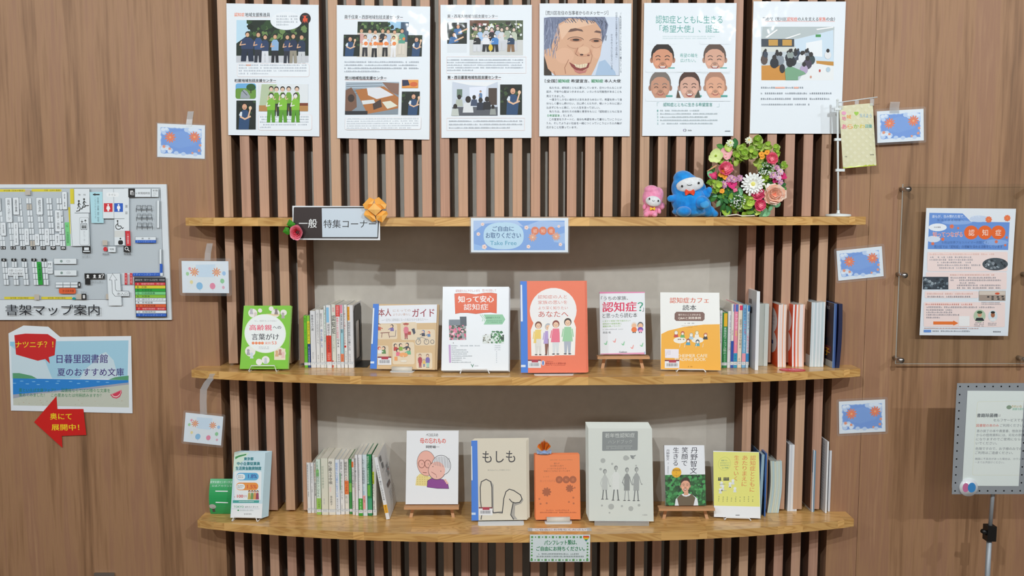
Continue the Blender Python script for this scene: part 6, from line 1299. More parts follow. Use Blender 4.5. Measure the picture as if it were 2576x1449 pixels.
rows1 = [
    (984, 1010, 948, 1340, '#6cc030', 'bright green thin spine book, leftmost in the row on the middle shelf', sp(('v', 990, 965, 1002, 1000, '男性', '#2a5a1a'), ('v', 991, 1050, 1002, 1250, '介護がうまくいく暮らし方', '#3a8a20'))),
    (1011, 1031, 946, 1340, '#2c4a86', 'thin yellow and navy spined book, second from the left on the middle shelf', sp(('r', 1008, 946, 1034, 1160, '#e6dc3c'), ('r', 1008, 946, 1034, 990, '#8cc83c'), ('v', 1015, 1000, 1027, 1150, '認知症介護の本', '#4a5a20'), ('v', 1016, 1180, 1026, 1300, '杉山孝博監修', '#c8d0e4'))),
    (1033, 1073, 912, 1343, '#e2e3e6', 'white book with widely spaced grey title, third from the left on the middle shelf', sp(('v', 1042, 940, 1060, 1062, '尊厳ある介護', '#5a5c62', .01), ('v', 1046, 1225, 1056, 1280, '里村佳子', '#888'))),
    (1075, 1105, 902, 1342, '#e4e4e4', 'off-white book with tall grey title, fourth from the left on the middle shelf', sp(('v', 1082, 925, 1100, 1160, 'ようこそ認知症カフェへ', '#8a8c90'), ('v', 1086, 1245, 1096, 1290, '武地一', '#888'))),
    (1106, 1136, 902, 1345, '#e8e8e6', 'white book with dark and blue title, fifth from the left on the middle shelf', sp(('v', 1110, 930, 1126, 1030, '認知症のイライラが', D_, .01), ('v', 1110, 1050, 1126, 1190, '消える接し方', '#3a62b0', .02), ('v', 1116, 1230, 1126, 1290, '植賀寿夫', '#777'))),
    (1137, 1152, 872, 1345, '#e6ebe8', 'very thin white book with green lettering, between the blue-titled book and the red-footed book', sp(('v', 1140, 900, 1149, 1150, '介護のきほんがわかる本', '#58a878'), lab=True)),
    (1154, 1192, 868, 1350, '#e9e9ea', 'white book with light blue tag and red lower spine on the middle shelf', sp(('r', 1150, 1100, 1196, 1300, '#e0402c'), ('r', 1158, 885, 1178, 1000, '#8cc8ec'), ('v', 1164, 1010, 1182, 1225, '認知症のトラブル対処法', D_, .01), ('v', 1160, 1232, 1186, 1290, '河野和彦', '#f4b0a4'))),
    (1195, 1227, 862, 1347, '#dfe0d4', 'pale book with large black three-character title on the middle shelf', sp(('v', 1198, 945, 1224, 1085, '認知症', '#2c2c30', .02), ('v', 1203, 885, 1220, 920, '家族', '#e0788c'), ('v', 1204, 1090, 1216, 1220, 'はじまった時に', '#8aa48a'), ('r', 1196, 1290, 1206, 1345, '#d8503c'))),
    (1229, 1259, 868, 1348, '#ececec', 'white book with red top block and pink title on the middle shelf', sp(('r', 1226, 868, 1262, 955, '#e8504c'), ('v', 1234, 875, 1252, 945, '症例から', '#f8c8c4'), ('v', 1233, 962, 1250, 1120, '家族のための認知症', '#e0485c', .01), ('v', 1236, 1125, 1252, 1190, 'Q&A', D_, .02), ('v', 1238, 1240, 1254, 1310, '新井平伊', D_))),
    (1261, 1285, 866, 1348, '#e2e4e8', 'book with pink head, teal middle and orange foot spine on the middle shelf', sp(('r', 1260, 866, 1280, 930, '#e890a8'), ('r', 1264, 1050, 1286, 1240, '#9cd0dc'), ('r', 1262, 1240, 1288, 1300, '#f08a60'), ('v', 1267, 935, 1279, 1080, '認知症介護', '#3a3c44', .01), ('v', 1268, 1248, 1280, 1295, '今井幸充', '#7a3020'))),
    (1288, 1314, 865, 1348, '#ececea', 'white book with a small red dot on its spine on the middle shelf', sp(('v', 1290, 882, 1302, 1170, '７０歳すぎた親をささえる本', '#b04a48'), ('r', 1290, 1176, 1304, 1192, '#d83c34'), ('v', 1296, 1215, 1306, 1290, '辻川覚志', '#777'))),
    (1317, 1360, 868, 1348, '#e6e6e8', 'white book with orange-yellow tag, rightmost before the black bookend', sp(('r', 1317, 880, 1334, 985, '#f0a838'), ('v', 1320, 888, 1332, 978, 'これで安心', '#7a4a10'), ('v', 1320, 995, 1338, 1215, '認知症の家族との暮らし方', D_, .01), ('v', 1326, 1240, 1336, 1300, '監修', '#999'))),
]
y0 = onZ(*cp('I', 1180, 1346), Z2).y
for (x0, x1, yt, yb, c, lab, dr) in rows1: row_book('I', x0, x1, yt, yb, Z2, lab, c, dr, group=GB, y=y0 + (1348 - yb) * .0009, d=.17 if yt < 890 else .148)
# black bookend
p = onY(*cp('I', 1362, 1346), y0 + .02); h = onY(*cp('I', 1390, 858), y0 + .05).z - Z2
e = empty('bookend', (p.x + .003, y0, Z2), 'black metal bookend at the right of the left book row, middle shelf', 'bookend')
b = MB(); pts = [(0.012, 0), (.125, 0), (.137, .012), (.137, h - .02), (.12, h - .004), (.03, h - .004), (.012, h - .02)]; n = len(pts)
hole = [(.04, .02), (.108, .02), (.108, h * .68), (.10, h * .72), (.048, h * .72), (.04, h * .68), (.04, h * .3)]
for xx in (0.0, 0.0016): b.add([Vector((xx, y, z)) for y, z in pts] + [Vector((xx, y, z)) for y, z in hole], [(i, (i + 1) % n, n + (i + 1) % n, n + i) for i in range(n)])
b.add([Vector((xx, y, z)) for xx in (0, .0016) for y, z in pts], [(i, (i + 1) % n, n + (i + 1) % n, n + i) for i in range(n)]); b.build('upright', 'black_metal', e)
b = MB(); b.box(0.0016, .04, .01, .13, 0.0002, .0018); b.build('base_plate', 'black_metal', e)

GR_ = 'spine-out books on the right of the middle shelf'
rows2 = [
    (120, 160, 548, 1200, '#e6e8ea', 'white spine-out book just right of the yellow-orange cafe book', sp(('v', 130, 580, 150, 920, '脳からみた認知症の本', '#7a8494'))),
    (162, 217, 572, 1200, '#2c8a4c', 'dark green book with yellow tag on the right of the middle shelf', sp(('r', 175, 580, 214, 730, '#f0bc2c'), ('v', 176, 740, 208, 1040, '家族信託でトラブル防止', '#d8ece0', .01), ('v', 184, 1050, 202, 1140, '宮田浩志', '#a8d8b8'))),
    (221, 257, 556, 1200, '#e8e8ec', 'white book with thin pinkish title right of the dark green book', sp(('v', 240, 600, 256, 740, '実践', '#9a9cb0'), ('v', 236, 755, 256, 1010, 'プランニング入門', '#a87a90'))),
    (259, 291, 476, 1202, '#e8e4dc', 'book with cream upper and blue lower spine on the right of the middle shelf', sp(('r', 256, 895, 294, 1202, '#2c58b0'), ('r', 280, 480, 292, 560, '#3c70c8'), ('v', 268, 770, 282, 830, '岩波', '#888'))),
    (293, 334, 478, 1203, '#f08cac', 'book with pink upper and teal lower spine on the right of the middle shelf', sp(('r', 290, 1035, 336, 1203, '#2ca0cc'), ('r', 303, 480, 334, 560, '#4a70c0'), ('v', 302, 585, 330, 760, 'ケアマネ', '#f8e0e8'), ('v', 305, 775, 328, 940, '仕事ノート', '#e8e060', .02), ('v', 302, 1050, 322, 1180, '中央法規', '#0c5a7c'))),
    (337, 385, 480, 1205, '#f0e2cc', 'cream book with black vertical title and pink square on the right of the middle shelf', sp(('r', 350, 490, 384, 545, '#e83c6c'), ('v', 352, 650, 378, 980, '認知症ケア 実践できる人材の育て方', '#4a4440', .01), ('v', 350, 1090, 366, 1150, '編者', '#998'))),
    (388, 430, 485, 1206, '#7cb8e0', 'light blue and pink spined book on the right of the middle shelf', sp(('r', 386, 1040, 432, 1150, '#f0a0b0'), ('v', 400, 520, 424, 660, '高齢者の', '#345a9a'), ('v', 404, 675, 426, 820, 'こころ', '#e84a6c', .02), ('v', 404, 830, 424, 1020, 'とからだ', '#e8f0f8'))),
    (433, 468, 490, 1210, '#c8dce8', 'pale blue spined book with pink lettering beside the tall white book', sp(('r', 430, 1045, 470, 1160, '#3c90d0'), ('r', 444, 490, 470, 560, '#3c80c0'), ('v', 442, 580, 462, 780, '認知症ケア', '#5a6a8a'), ('v', 440, 815, 464, 1030, 'これならできる', '#f04878', .02))),
]
y1 = onZ(*cp('L', 300, 1203), Z2).y
for (x0, x1, yt, yb, c, lab, dr) in rows2: row_book('L', x0, x1, yt, yb, Z2, lab, c, dr, group=GR_, y=y1, d=.15 if yt > 540 else .185)
def side_white(a):
    a.greek(.1, .06, .5, .12, 2, '#8a8e96', .6, .6); a.rect(.1, .125, .14, .165, '#3a3e46'); a.greek(.18, .13, .55, .165, 1, '#6a6e76', .8, 1); a.rect(.6, .12, .75, .18, '#50545c'); a.greek(.1, .185, .55, .25, 2, '#8a8e96', .6, .8); a.rect(.62, .22, .78, .3, '#50545c'); a.line([(.04, .18), (.9, .18)], .004, '#9a9ea6') if False else None
slab('L', 538, 576, 332, 1230, Z2, 'tall white journal with grey back rising above the right row, middle shelf', '#eceff2', side='#c4c6ca', d=.21, sidedraw=side_white, draw=None)
slab('L', 572, 634, 470, 1180, Z2, 'pale green-grey booklet right of the tall white journal', '#cfd6d0', side='#c4ccc8', d=.17, group='pale green-grey booklets')
slab('L', 636, 683, 472, 1183, Z2, 'pale green-grey booklet left of the first orange booklets', '#ccd4d0', side='#c4ccc8', d=.17, group='pale green-grey booklets')
def side_or(a): a.full('#e85a2c'); a.up(); a.ell(.5, .28, .44, .22, '#e8e4e4', 24); a.ell(.5, .62, .44, .2, '#e8e0e0', 24); a.up(); a.greek(.2, .18, .8, .42, 4, '#c8a8a8', .6); a.rect(.3, .6, .7, .66, '#3c4a90'); a.greek(.2, .68, .8, .76, 1, '#8a4a4a', .7)
rn = random.Random(2)
def fan(crop, x0, x1, yt, yb, n, label0, labelN, group, cols, side0, bow, d=.16, sd=None, top=None, yj=6):
    for i in range(n):
        a_, b_ = x0 + (x1 - x0) * i / n, x0 + (x1 - x0) * (i + 1) / n
        slab(crop, a_, b_, yt + rn.random() * yj, yb, Z2 if crop == 'L' else Z3, label0 if i == 0 else labelN, cols[i % len(cols)], side=side0 if i == 0 else cols[i % len(cols)], d=d, bow=bow, group=group, sidedraw=sd if i == 0 else None, top=top)
fan('L', 798, 892, 478, 1196, 6, 'first orange booklet of the left orange bundle, its printed cover facing left', 'orange-edged folded booklet inside the left orange bundle', 'left bundle of orange booklets', ['#f4ecea', '#f6dcd0', '#ece4e4', '#f2b898', '#f0eae8', '#f4d0bc'], '#e85a2c', -.002, sd=side_or, top='#e4dfd4')
fan('L', 962, 1096, 478, 1192, 7, 'first orange booklet of the right orange bundle, its printed cover facing left', 'orange-edged folded booklet inside the right orange bundle', 'right bundle of orange booklets', ['#f2f0f2', '#d8583c', '#f4eeee', '#f0a888', '#f2e8e8', '#efe6e6', '#f4c4b0'], '#e0502c', -.002, sd=side_or, top='#e0dcd0')
def side_gr(a): a.full('#7a5a44'); a.up(); a.speckle(0.05, .3, .95, .8, 30, .08, ['#4a5a70', '#8a98a8', '#5a4a3c', '#c0a880', '#2c3a50'], 3, .6); a.rect(0, .82, 1, 1, '#b4bcbc')
fan('L', 1160, 1318, 452, 1192, 8, 'first pale booklet of the white bundle right of the orange bundles', 'pale blue-white booklet inside the pale bundle right of the orange bundles', 'bundle of pale booklets', ['#ccd8dc', '#dfe6ea', '#c4d4da', '#e2e8ec'], '#8a7a6c', 0.0006, sd=side_gr, top='#d4dcdc')
def side_nv(a): a.full('#1a1e36'); a.up(); a.greek(.1, .05, .8, .2, 2, '#c8ccd8', .7, .7); a.ell(.5, .42, .4, .16, '#3a2a34', 18); a.rect(.1, .68, .9, .76, '#6a2034'); a.up(); a.text('冊子', .2, .72, .85, .84, '#f0b01c', .03); a.rect(0, .9, 1, 1, '#b8bcb8')
fan('L', 1418, 1452, 470, 1205, 2, 'navy printed booklet of the dark pair near the right end, cover facing left', 'thin navy booklet behind the printed navy cover', 'navy booklets at the right end of the middle shelf', ['#5a78a8', '#34508a'], '#1a1e36', 0.0, d=.16, sd=side_nv, top='#6a88b8')
def sp_nv(a): a.vtext('認知症を知る', 1470, 520, 1500, 1040, '#6a6c88', .02)
slab('L', 1457, 1502, 474, 1205, Z2, 'dark navy curved booklet with lettering, rightmost on the middle shelf', '#1c2448', side='#1c2040', d=.15, bow=.004, group='navy booklets at the right end of the middle shelf')
# red disc lying on the shelf
c = onZ(*cp('L', 965, 1228), Z2); e0 = onZ(*cp('L', 820, 1228), Z2); rx = c.x - e0.x; ry = .024
A_ = Art(rx * 2, ry * 2, [(0, 0), (1, 0), (1, 1), (0, 1)]); A_.ell(.5, .5, .47, .44, '#d8465a', 30); A_.up(); A_.ell(.5, .5, .42, .36, '#e0586a', 30); A_.up(); A_.text('ご自由に', .22, .34, .78, .62, '#f6dce0', .02)
mb = MB(); mb.prism([(rx * math.cos(2 * math.pi * i / 28), ry * math.sin(2 * math.pi * i / 28)) for i in range(28)], 0.0004, 0.0016, '#c83c50'); mb.art(A_, Matrix.Translation((0, 0, .0016))); o = mb.build('paper_disc', 'laminated'); o.location = (c.x, c.y, Z2); o.rotation_euler = (0, 0, -.12); tag(o, 'red oval paper label lying flat before the orange booklets', 'label')

GL = 'spine-out books on the left of the lowest shelf'
G = '#4a9a5a'
rows3 = [
    (1040, 1071, 440, 882, '#e8e9ea', 'thin white book, leftmost in the row on the lowest shelf', sp(('v', 1044, 455, 1056, 680, '認知症を生きる人たち', D_, .01), ('v', 1048, 690, 1058, 740, '著', '#888'))),
    (1074, 1104, 440, 880, '#e9eaec', 'thin white book with grey title, second from the left on the lowest shelf', sp(('v', 1078, 470, 1092, 620, '認知症の手引き', '#8a8c92'), ('v', 1080, 640, 1090, 700, '小澤', '#999'))),
    (1107, 1122, 440, 884, '#ecebe6', 'narrow white book with orange lettering, third from the left on the lowest shelf', sp(('v', 1109, 450, 1119, 600, 'なぜ怒るのか', '#d88a3c', .01), ('v', 1110, 615, 1120, 730, '認知症介護', D_, .01), lab=True)),
    (1124, 1164, 410, 901, '#dcece0', 'white book with green patches and green foot, fourth from the left on the lowest shelf', sp(('r', 1122, 500, 1150, 560, '#8ac878'), ('r', 1122, 755, 1168, 900, '#9ccc60'), ('v', 1130, 425, 1142, 510, '多職種', '#4a8a5a'), ('v', 1128, 528, 1152, 745, '認知症ケアＱ＆Ａ', '#6a8a7a', .01), ('v', 1138, 765, 1152, 840, '三好春樹', '#3a6a2a'))),
    (1167, 1229, 400, 906, '#e2e2d2', 'thick cream hardback with faint green title on the lowest shelf', sp(('v', 1174, 468, 1194, 668, '認知症の精神療法', '#9aaa94'), ('v', 1186, 758, 1196, 812, '著者', '#aab'))),
    (1231, 1292, 402, 906, '#e9e6da', 'cream hardback with bold black title on the lowest shelf', sp(('v', 1237, 428, 1268, 632, '母に歌う子守唄', '#3a3834', .02), ('v', 1244, 735, 1266, 822, '落合恵子', '#5a5a54'), ('r', 1242, 655, 1256, 700, '#f0d8d0'))),
    (1294, 1333, 412, 904, '#e4ebf4', 'white book with bright blue title on the lowest shelf', sp(('v', 1298, 440, 1318, 745, '認知症でも心は豊かに生きている', '#5a94dc', .02), ('v', 1304, 758, 1316, 850, '長谷川和夫', '#4a4c54'))),
    (1336, 1373, 410, 901, '#ececec', 'white book with green stripe and black title on the lowest shelf', sp(('r', 1334, 530, 1342, 680, '#5aa86c'), ('v', 1342, 430, 1358, 500, '認知症', D_, .01), ('v', 1343, 510, 1358, 765, '介護の心と向き合い方', D_), ('v', 1344, 800, 1354, 850, '小澤勲', '#888'))),
    (1376, 1412, 408, 898, '#e8e4dc', 'white book with orange middle band on the lowest shelf', sp(('r', 1374, 600, 1414, 720, '#f0884c'), ('v', 1378, 430, 1402, 560, '認知症の人', D_, .02), ('v', 1380, 565, 1404, 715, 'とのおつきあい', '#b83c20', .02), ('v', 1384, 730, 1400, 800, '杉山', '#777'))),
    (1416, 1439, 408, 896, '#3c9a50', 'narrow green book in the middle of the row on the lowest shelf', sp(('v', 1420, 440, 1430, 700, '介護地域密着型サービスの本', '#a4d8a4'), ('r', 1415, 620, 1440, 700, '#7cc450'))),
    (1441, 1468, 405, 906, '#e8e6e4', 'white book with orange patch beside the narrow green book', sp(('r', 1440, 430, 1458, 480, '#e87a48'), ('v', 1444, 500, 1460, 660, 'つき合う認知症', D_, .01), ('v', 1446, 780, 1458, 850, '坂本鈴子', D_))),
    (1470, 1495, 370, 915, '#ececee', 'taller white book with faint pink title part on the lowest shelf', sp(('v', 1466, 400, 1482, 610, '認知症の介護に役立つ', '#4a4c52', .01), ('v', 1468, 625, 1482, 760, 'ハンドセラピー', '#e8a8b0'))),
    (1498, 1534, 368, 919, '#f0f0f2', 'tall white book with bright green foot on the lowest shelf', sp(('r', 1496, 762, 1538, 919, '#3ca838'), ('v', 1500, 392, 1512, 690, 'ともに生きる認知症の人のための本', '#6a6c74'), ('v', 1508, 770, 1522, 880, '森本編著', '#c0e8bc'))),
    (1537, 1576, 368, 919, '#d8e8ee', 'tall pale blue book with pink foot on the lowest shelf', sp(('r', 1535, 735, 1560, 860, '#f0a8a8'), ('v', 1536, 405, 1558, 630, 'レビー小体型認知症', '#44464e', .01), ('v', 1540, 650, 1552, 730, '介護', '#5aa0c4'), ('v', 1545, 740, 1556, 800, '小阪', '#7a3a3a'))),
    (1579, 1618, 366, 918, '#2c8e54', 'tall dark green book near the right of the row on the lowest shelf', sp(('v', 1572, 380, 1596, 630, '認知症ケアの意思決定支援', '#d4ecd8', .01), ('r', 1578, 640, 1604, 740, '#6cbc50'), ('r', 1580, 760, 1618, 900, '#48a880'))),
    (1624, 1658, 372, 916, '#e9ebe6', 'white book with yellow-green band, last upright one on the lowest shelf', sp(('r', 1616, 520, 1640, 630, '#c8dc38'), ('v', 1612, 400, 1628, 515, '心の病を', D_, .01), ('v', 1622, 530, 1638, 745, 'もっと知りたい人へ', '#4a5a30', .01), ('v', 1628, 780, 1642, 860, '著者', '#777'))),
]
y2 = onZ(*cp('M', 1350, 905), Z3).y
for (x0, x1, yt, yb, c, lab, dr) in rows3: row_book('M', x0, x1, yt, yb, Z3, lab, c, dr, group=GL, y=y2 - (yb - 905) * .0007 + .0, d=.19 if yt < 380 else .148)
def dl(a):
    a.vtext('アルツハイマー病のことがわかる本', a.q[0][0] + 8, a.q[0][1] + 75, a.q[1][0] - 8, a.q[0][1] + 390, D_, .02); a.rect(a.q[0][0], a.q[0][1] + 430, a.q[1][0], a.q[0][1] + 505, '#f0b43c'); a.up()
    a.vtext('講談社', a.q[0][0] + 10, a.q[0][1] + 436, a.q[1][0] - 10, a.q[0][1] + 500, '#7a4a10')
o = row_book('M', 1740, 1774, 385, 948, Z3, 'white book leaning to the left against the row on the lowest shelf', '#eef0f2', dl, d=.19, group=GL, roll=-.178, y=onZ(*cp('M', 1745, 948), Z3).y)
A_ = Art(.19, .2, [(0, 0), (1, 0), (1, 1), (0, 1)]); A_.rect(.12, .05, .25, .14, '#6a6e74'); A_.rect(.2, .18, .32, .27, '#6a6e74'); A_.rect(.1, .3, .6, .305, '#9a9ea4'); A_.flower(.62, .4, .13, '#a4a8ae', 6, '#c04848'); A_.rect(.3, .56, .6, .63, '#5a4a50'); A_.up(); A_.greek(.35, .7, .9, .88, 4, '#9a9ea6', .5); A_.greek(.25, .35, .5, .5, 5, '#a8acb2', .5)
sb = MB(); MM = Matrix(((0, 0, 1, 0), (1, 0, 0, 0), (0, 1, 0, 0), (0, 0, 0, 1))); sb.art(A_, Matrix.Translation((0.0085, .095, .11)) @ MM); pp = sb.build('back_cover_print', 'cover', o)

# right of the lowest shelf
GX = 'booklets standing on the right of the lowest shelf'
def side_blue(a): a.full('#2c5690'); a.up(); a.speckle(0, 0, 1, .5, 20, .12, ['#3a68a8', '#24487c', '#5a88c0'], 5); a.speckle(0, .6, 1, 1, 30, .08, ['#1a2c3c', '#284050', '#12202c'], 6)
slab('Q', 378, 400, 545, 1003, Z3, 'navy picture booklet leaning behind the pale yellow book', '#9ab8c8', side='#2c5690', d=.19, sidedraw=side_blue, roll=.03, group=GX)
slab('Q', 420, 432, 535, 1005, Z3, 'blue booklet with dark landscape foot, second right of the pale yellow book', '#3a6ab0', side='#2c5690', d=.19, sidedraw=side_blue, group=GX)
fan('Q', 444, 530, 590, 980, 6, 'first pale green booklet of the bowed bundle on the lowest shelf', 'pale green-blue booklet inside the bowed bundle on the lowest shelf', 'bowed bundle of pale green booklets', ['#d4dccc', '#c0d8dc', '#dce0cc', '#ccdcd8'], '#a8a49c', .007, d=.16, top='#c4c8c0')
fan('Q', 594, 664, 470, 968, 6, 'first white booklet of the thick white bundle on the lowest shelf', 'white booklet inside the thick white bundle on the lowest shelf', 'thick bundle of white booklets', ['#e4e6ea', '#d8dce2', '#eceef0'], '#c8ccd0', .001, d=.18, top='#dfe2e6', yj=3)
def side_q(a): a.full('#d0d8e2'); a.up(); a.rect(0, 0, 1, .36, '#5c88a8'); a.up(); a.ell(.45, .18, .35, .16, '#e8ecf0', 16); a.greek(.1, .42, .9, .9, 12, '#a8b0bc', .4)
slab('Q', 776, 784, 512, 974, Z3, 'blue-topped leaflet standing alone, left one of a pair, lowest shelf', '#dfe4ea', side='#d0d8e2', d=.19, sidedraw=side_q, group=GX)
slab('Q', 785, 795, 516, 972, Z3, 'thin blue-grey booklet pressed against the blue-topped leaflet', '#7c9cb4', side='#8ca8bc', d=.18, group=GX)
def side_w(a): a.full('#e2e4e8'); a.up(); a.greek(.1, .05, .9, .9, 22, '#a8a8b0', .4); a.rect(.2, .08, .7, .11, '#d88a94'); a.rect(.1, .56, .6, .6, '#d8a0a8')
slab('Q', 876, 888, 448, 982, Z3, 'tall white leaflet with small red print, near the right end of the lowest shelf', '#eceef0', side='#e2e4e8', d=.2, sidedraw=side_w, group=GX)
slab('Q', 896, 912, 515, 970, Z3, 'white booklet right of the tall leaflet on the lowest shelf', '#dde0e6', side='#d8dce2', d=.15, group=GX)
slab('Q', 916, 930, 505, 968, Z3, 'white booklet at the very right of the lowest shelf', '#e8eaee', side='#dfe2e8', d=.15, group=GX)

# ================================================================== SOFT TOYS
def blob_mesh(name, balls, mat, parent, voxel=0.0022, it=6):
    b = MB()
    for (c, r, rot) in balls: b.ball(c, r, M=Matrix.Rotation(R(rot), 3, 'Y') if rot else None, nu=20, nv=14)
    t = b.build('tmp', mat); m = t.modifiers.new('r', 'REMESH'); m.mode = 'VOXEL'; m.voxel_size = voxel; m.use_smooth_shade = True
    s = t.modifiers.new('s', 'SMOOTH'); s.iterations = it; s.factor = 0.6
    dg = bpy.context.evaluated_depsgraph_get(); me = bpy.data.meshes.new_from_object(t.evaluated_get(dg))
    old = t.data; bpy.data.objects.remove(t); bpy.data.meshes.remove(old)
    me.materials.clear(); me.materials.append(MATS[mat]); me.name = name
    return plain(name, me, parent)
TY = -0.115; tu = 2.63 / (6.44 * FPX)
def toy(cx, label, name='plush_toy'):
    p = onY(*cp('V', cx, 1310), TY); e = empty(name, (p.x, TY, Z1 + .0005), label, 'soft toy')
    def q(x, y, d=0.0): return ((x - cx) * tu, -d, (1312 - y) * tu)
    return e, q
def sm(*a): return tuple(k * tu for k in a)
e, q = toy(880, 'sitting blue soft toy with white face and red bow tie beside the flower wreath')
blob_mesh('body', [(q(850, 1060, .004), sm(285, 230, 250), 0), (q(800, 850, .002), sm(235, 205, 235), 14), (q(930, 880, -.012), sm(230, 170, 200), 30), (q(760, 700, .0), sm(165, 150, 130), 8), (q(1060, 1130, -.015), sm(170, 130, 175), 0), (q(1180, 1220, -.018), sm(120, 90, 95), 0), (q(1275, 1255, -.02), sm(85, 60, 60), 18), (q(850, 1230, .0), sm(270, 200, 85), 0)], 'plush_blue', e)
blob_mesh('arm', [(q(600, 1020, .016), sm(70, 55, 70), 30), (q(545, 1020, .022), sm(66, 55, 58), 0)], 'plush_blue', e)
blob_mesh('arm', [(q(1110, 940, .014), sm(75, 60, 80), -30), (q(1150, 890, .02), sm(52, 50, 60), 0)], 'plush_blue', e)
blob_mesh('leg', [(q(735, 1225, .036), sm(118, 150, 86), 0)], 'plush_blue', e)
blob_mesh('leg', [(q(1015, 1080, .040), sm(112, 120, 105), 0)], 'plush_blue', e)
b = MB(); b.ball(q(1040, 1115, .0585), sm(76, 30, 62), nu=18, nv=10); b.build('sole', 'plush_light_blue', e)
b = MB(); b.ball((0, 0, 0), sm(222, 60, 104), M=Matrix.Rotation(R(-10), 3, 'Y'), nu=24, nv=12, fn=lambda v: Vector((v.x, v.y - 0.006 + v.x * v.x * 7, v.z + (0.004 if v.z > 0 else 0)))); fc = b.build('face', 'plush_white', e, q(838, 812, .033))
for x, y in ((690, 826), (950, 776)):
    b = MB(); b.ball(Vector(q(x, y, .052 - (x - 838) ** 2 * tu * tu * 7)) - fc.location, sm(17, 12, 18), nu=10, nv=8); b.build('eye', 'black_plastic', fc)
b = MB(); b.tube([Vector(q(760 + 10 * i, 800 + 12 * math.sin(math.pi * i / 8), .0525)) - fc.location for i in range(9)], .0007); b.build('mouth', 'black_plastic', fc)
def bow(e, q, x, y, d, s, mat):
    b = MB()
    for sg in (-1, 1):
        pts = [q(x, y - 14 * s, d + .002), q(x + sg * 60 * s, y - 52 * s, d), q(x + sg * 82 * s, y - 5 * s, d + .004), q(x + sg * 64 * s, y + 50 * s, d), q(x, y + 14 * s, d + .002)]; pts = [Vector(p) for p in pts]; bk = [p + Vector((0, .004, 0)) for p in pts]; n = 5
        f = [tuple(range(n)), tuple(range(n, 2 * n))[::-1]] + [(i, (i + 1) % n, n + (i + 1) % n, n + i) for i in range(n)]
        b.add(pts + bk, f)
    b.ball(q(x, y, d + .003), sm(20 * s, 20 * s, 24 * s), nu=10, nv=8); return b.build('bow_tie', mat, e)
bow(e, q, 812, 925, .047, 1.0, 'felt_red')
M_plain('yellow_ribbon', (240, 200, 50), rough=.6)
e, q = toy(250, 'small pink soft toy with yellow ribbon, left of the blue toy')
blob_mesh('body', [(q(262, 1010, 0), sm(165, 140, 180), 0), (q(240, 880, .002), sm(118, 110, 78), 0), (q(330, 980, -.006), sm(110, 100, 150), 20), (q(240, 1225, 0), sm(125, 105, 90), 0), (q(400, 1130, -.01), sm(75, 60, 70), 30)], 'plush_pink', e, .0016)
blob_mesh('arm', [(q(122, 1150, .012), sm(30, 30, 46), 10)], 'plush_pink', e, .0014)
blob_mesh('arm', [(q(360, 1215, .012), sm(34, 32, 50), -20)], 'plush_pink', e, .0014)
blob_mesh('leg', [(q(150, 1275, .018), sm(46, 60, 40), 0)], 'plush_pink', e, .0014)
blob_mesh('leg', [(q(285, 1275, .018), sm(46, 60, 40), 0)], 'plush_pink', e, .0014)
b = MB(); b.ball((0, 0, 0), sm(124, 50, 86), M=Matrix.Rotation(R(10), 3, 'Y'), nu=22, nv=12, fn=lambda v: Vector((v.x, v.y - .003 + v.x * v.x * 12, v.z))); fc = b.build('face', 'plush_white', e, q(258, 1062, .0215))
for x, y in ((186, 1022), (328, 1055)):
    b = MB(); b.ball(Vector(q(x, y, .0325)) - fc.location, sm(12, 10, 17), nu=10, nv=8); b.build('eye', 'black_plastic', fc)
b = MB(); b.tube([Vector(q(230 + 7 * i, 1050 + 10 * math.sin(math.pi * i / 6), .0345)) - fc.location for i in range(7)], .0005); b.build('mouth', 'black_plastic', fc)
bow(e, q, 245, 1180, .024, .55, 'yellow_ribbon')

# ================================================================== FLOWER WREATH
WY = -0.105; wu = 2.64 / (6.44 * FPX); wc = onY(*cp('V', 1790, 690), WY)
wr = empty('flower_wreath', (wc.x, WY, Z1 + .0005), 'round artificial wreath of green leaves, pink, peach and white flowers standing on the top shelf', 'wreath')
zc = wc.z - Z1 - .0005
def wq(x, y, d=0.0): return Vector(((x - 1790) * wu, -d, zc - (y - 690) * wu))
rn = random.Random(12)
b = MB()
for j in range(3):
    b.tube([Vector(((.080 + .004 * math.cos(3 * t + j * 2)) * math.cos(t), .004 + .004 * math.sin(4 * t + j * 2), zc + (.083 + .004 * math.cos(3 * t + j * 2)) * math.sin(t))) for t in [2 * math.pi * k_ / 40 for k_ in range(40)]], .0032, '#5a4a2c', closed=True, n=6)
b.build('vine_ring', 'paper', wr)
b = MB(); b.tube([wq(1400, 1150, -.01), wq(1400, 1312, -.01)], .0012, '#e6e2d8'); b.tube([wq(1400, 1308, -.01), wq(1490, 1290, .03), wq(1600, 1275, .03), wq(1700, 1300, .02), wq(1900, 1295, .02), wq(1950, 1308, -.01)], .0018, '#e6e2d8'); b.build('wire_stand', 'paper', wr)
def leaf_mesh(c1, c2, wid=.5, cup=.18):
    b = MB(); n = 5; top = []
    for k_ in range(n + 1):
        t = k_ / n; w = wid * .5 * math.sin(math.pi * (t * .9 + .05)) ** .8 if k_ < n else 0.01; z = -cup * t * t
        top += [Vector((-w, t, z + w * .35)), Vector((0, t, z)), Vector((w, t, z + w * .35))]
    fs = []
    for k_ in range(n):
        o = 3 * k_; fs += [(o, o + 1, o + 4, o + 3), (o + 1, o + 2, o + 5, o + 4)]
    b.add(top, fs, c1, smooth=True)
    for i in range(1, len(top), 3): b.c[i] = C3(c2)
    return b.build('leaf', 'paper').data
def strip(me):
    for o in list(bpy.data.objects):
        if o.data is me and o.parent is None: bpy.data.objects.remove(o)
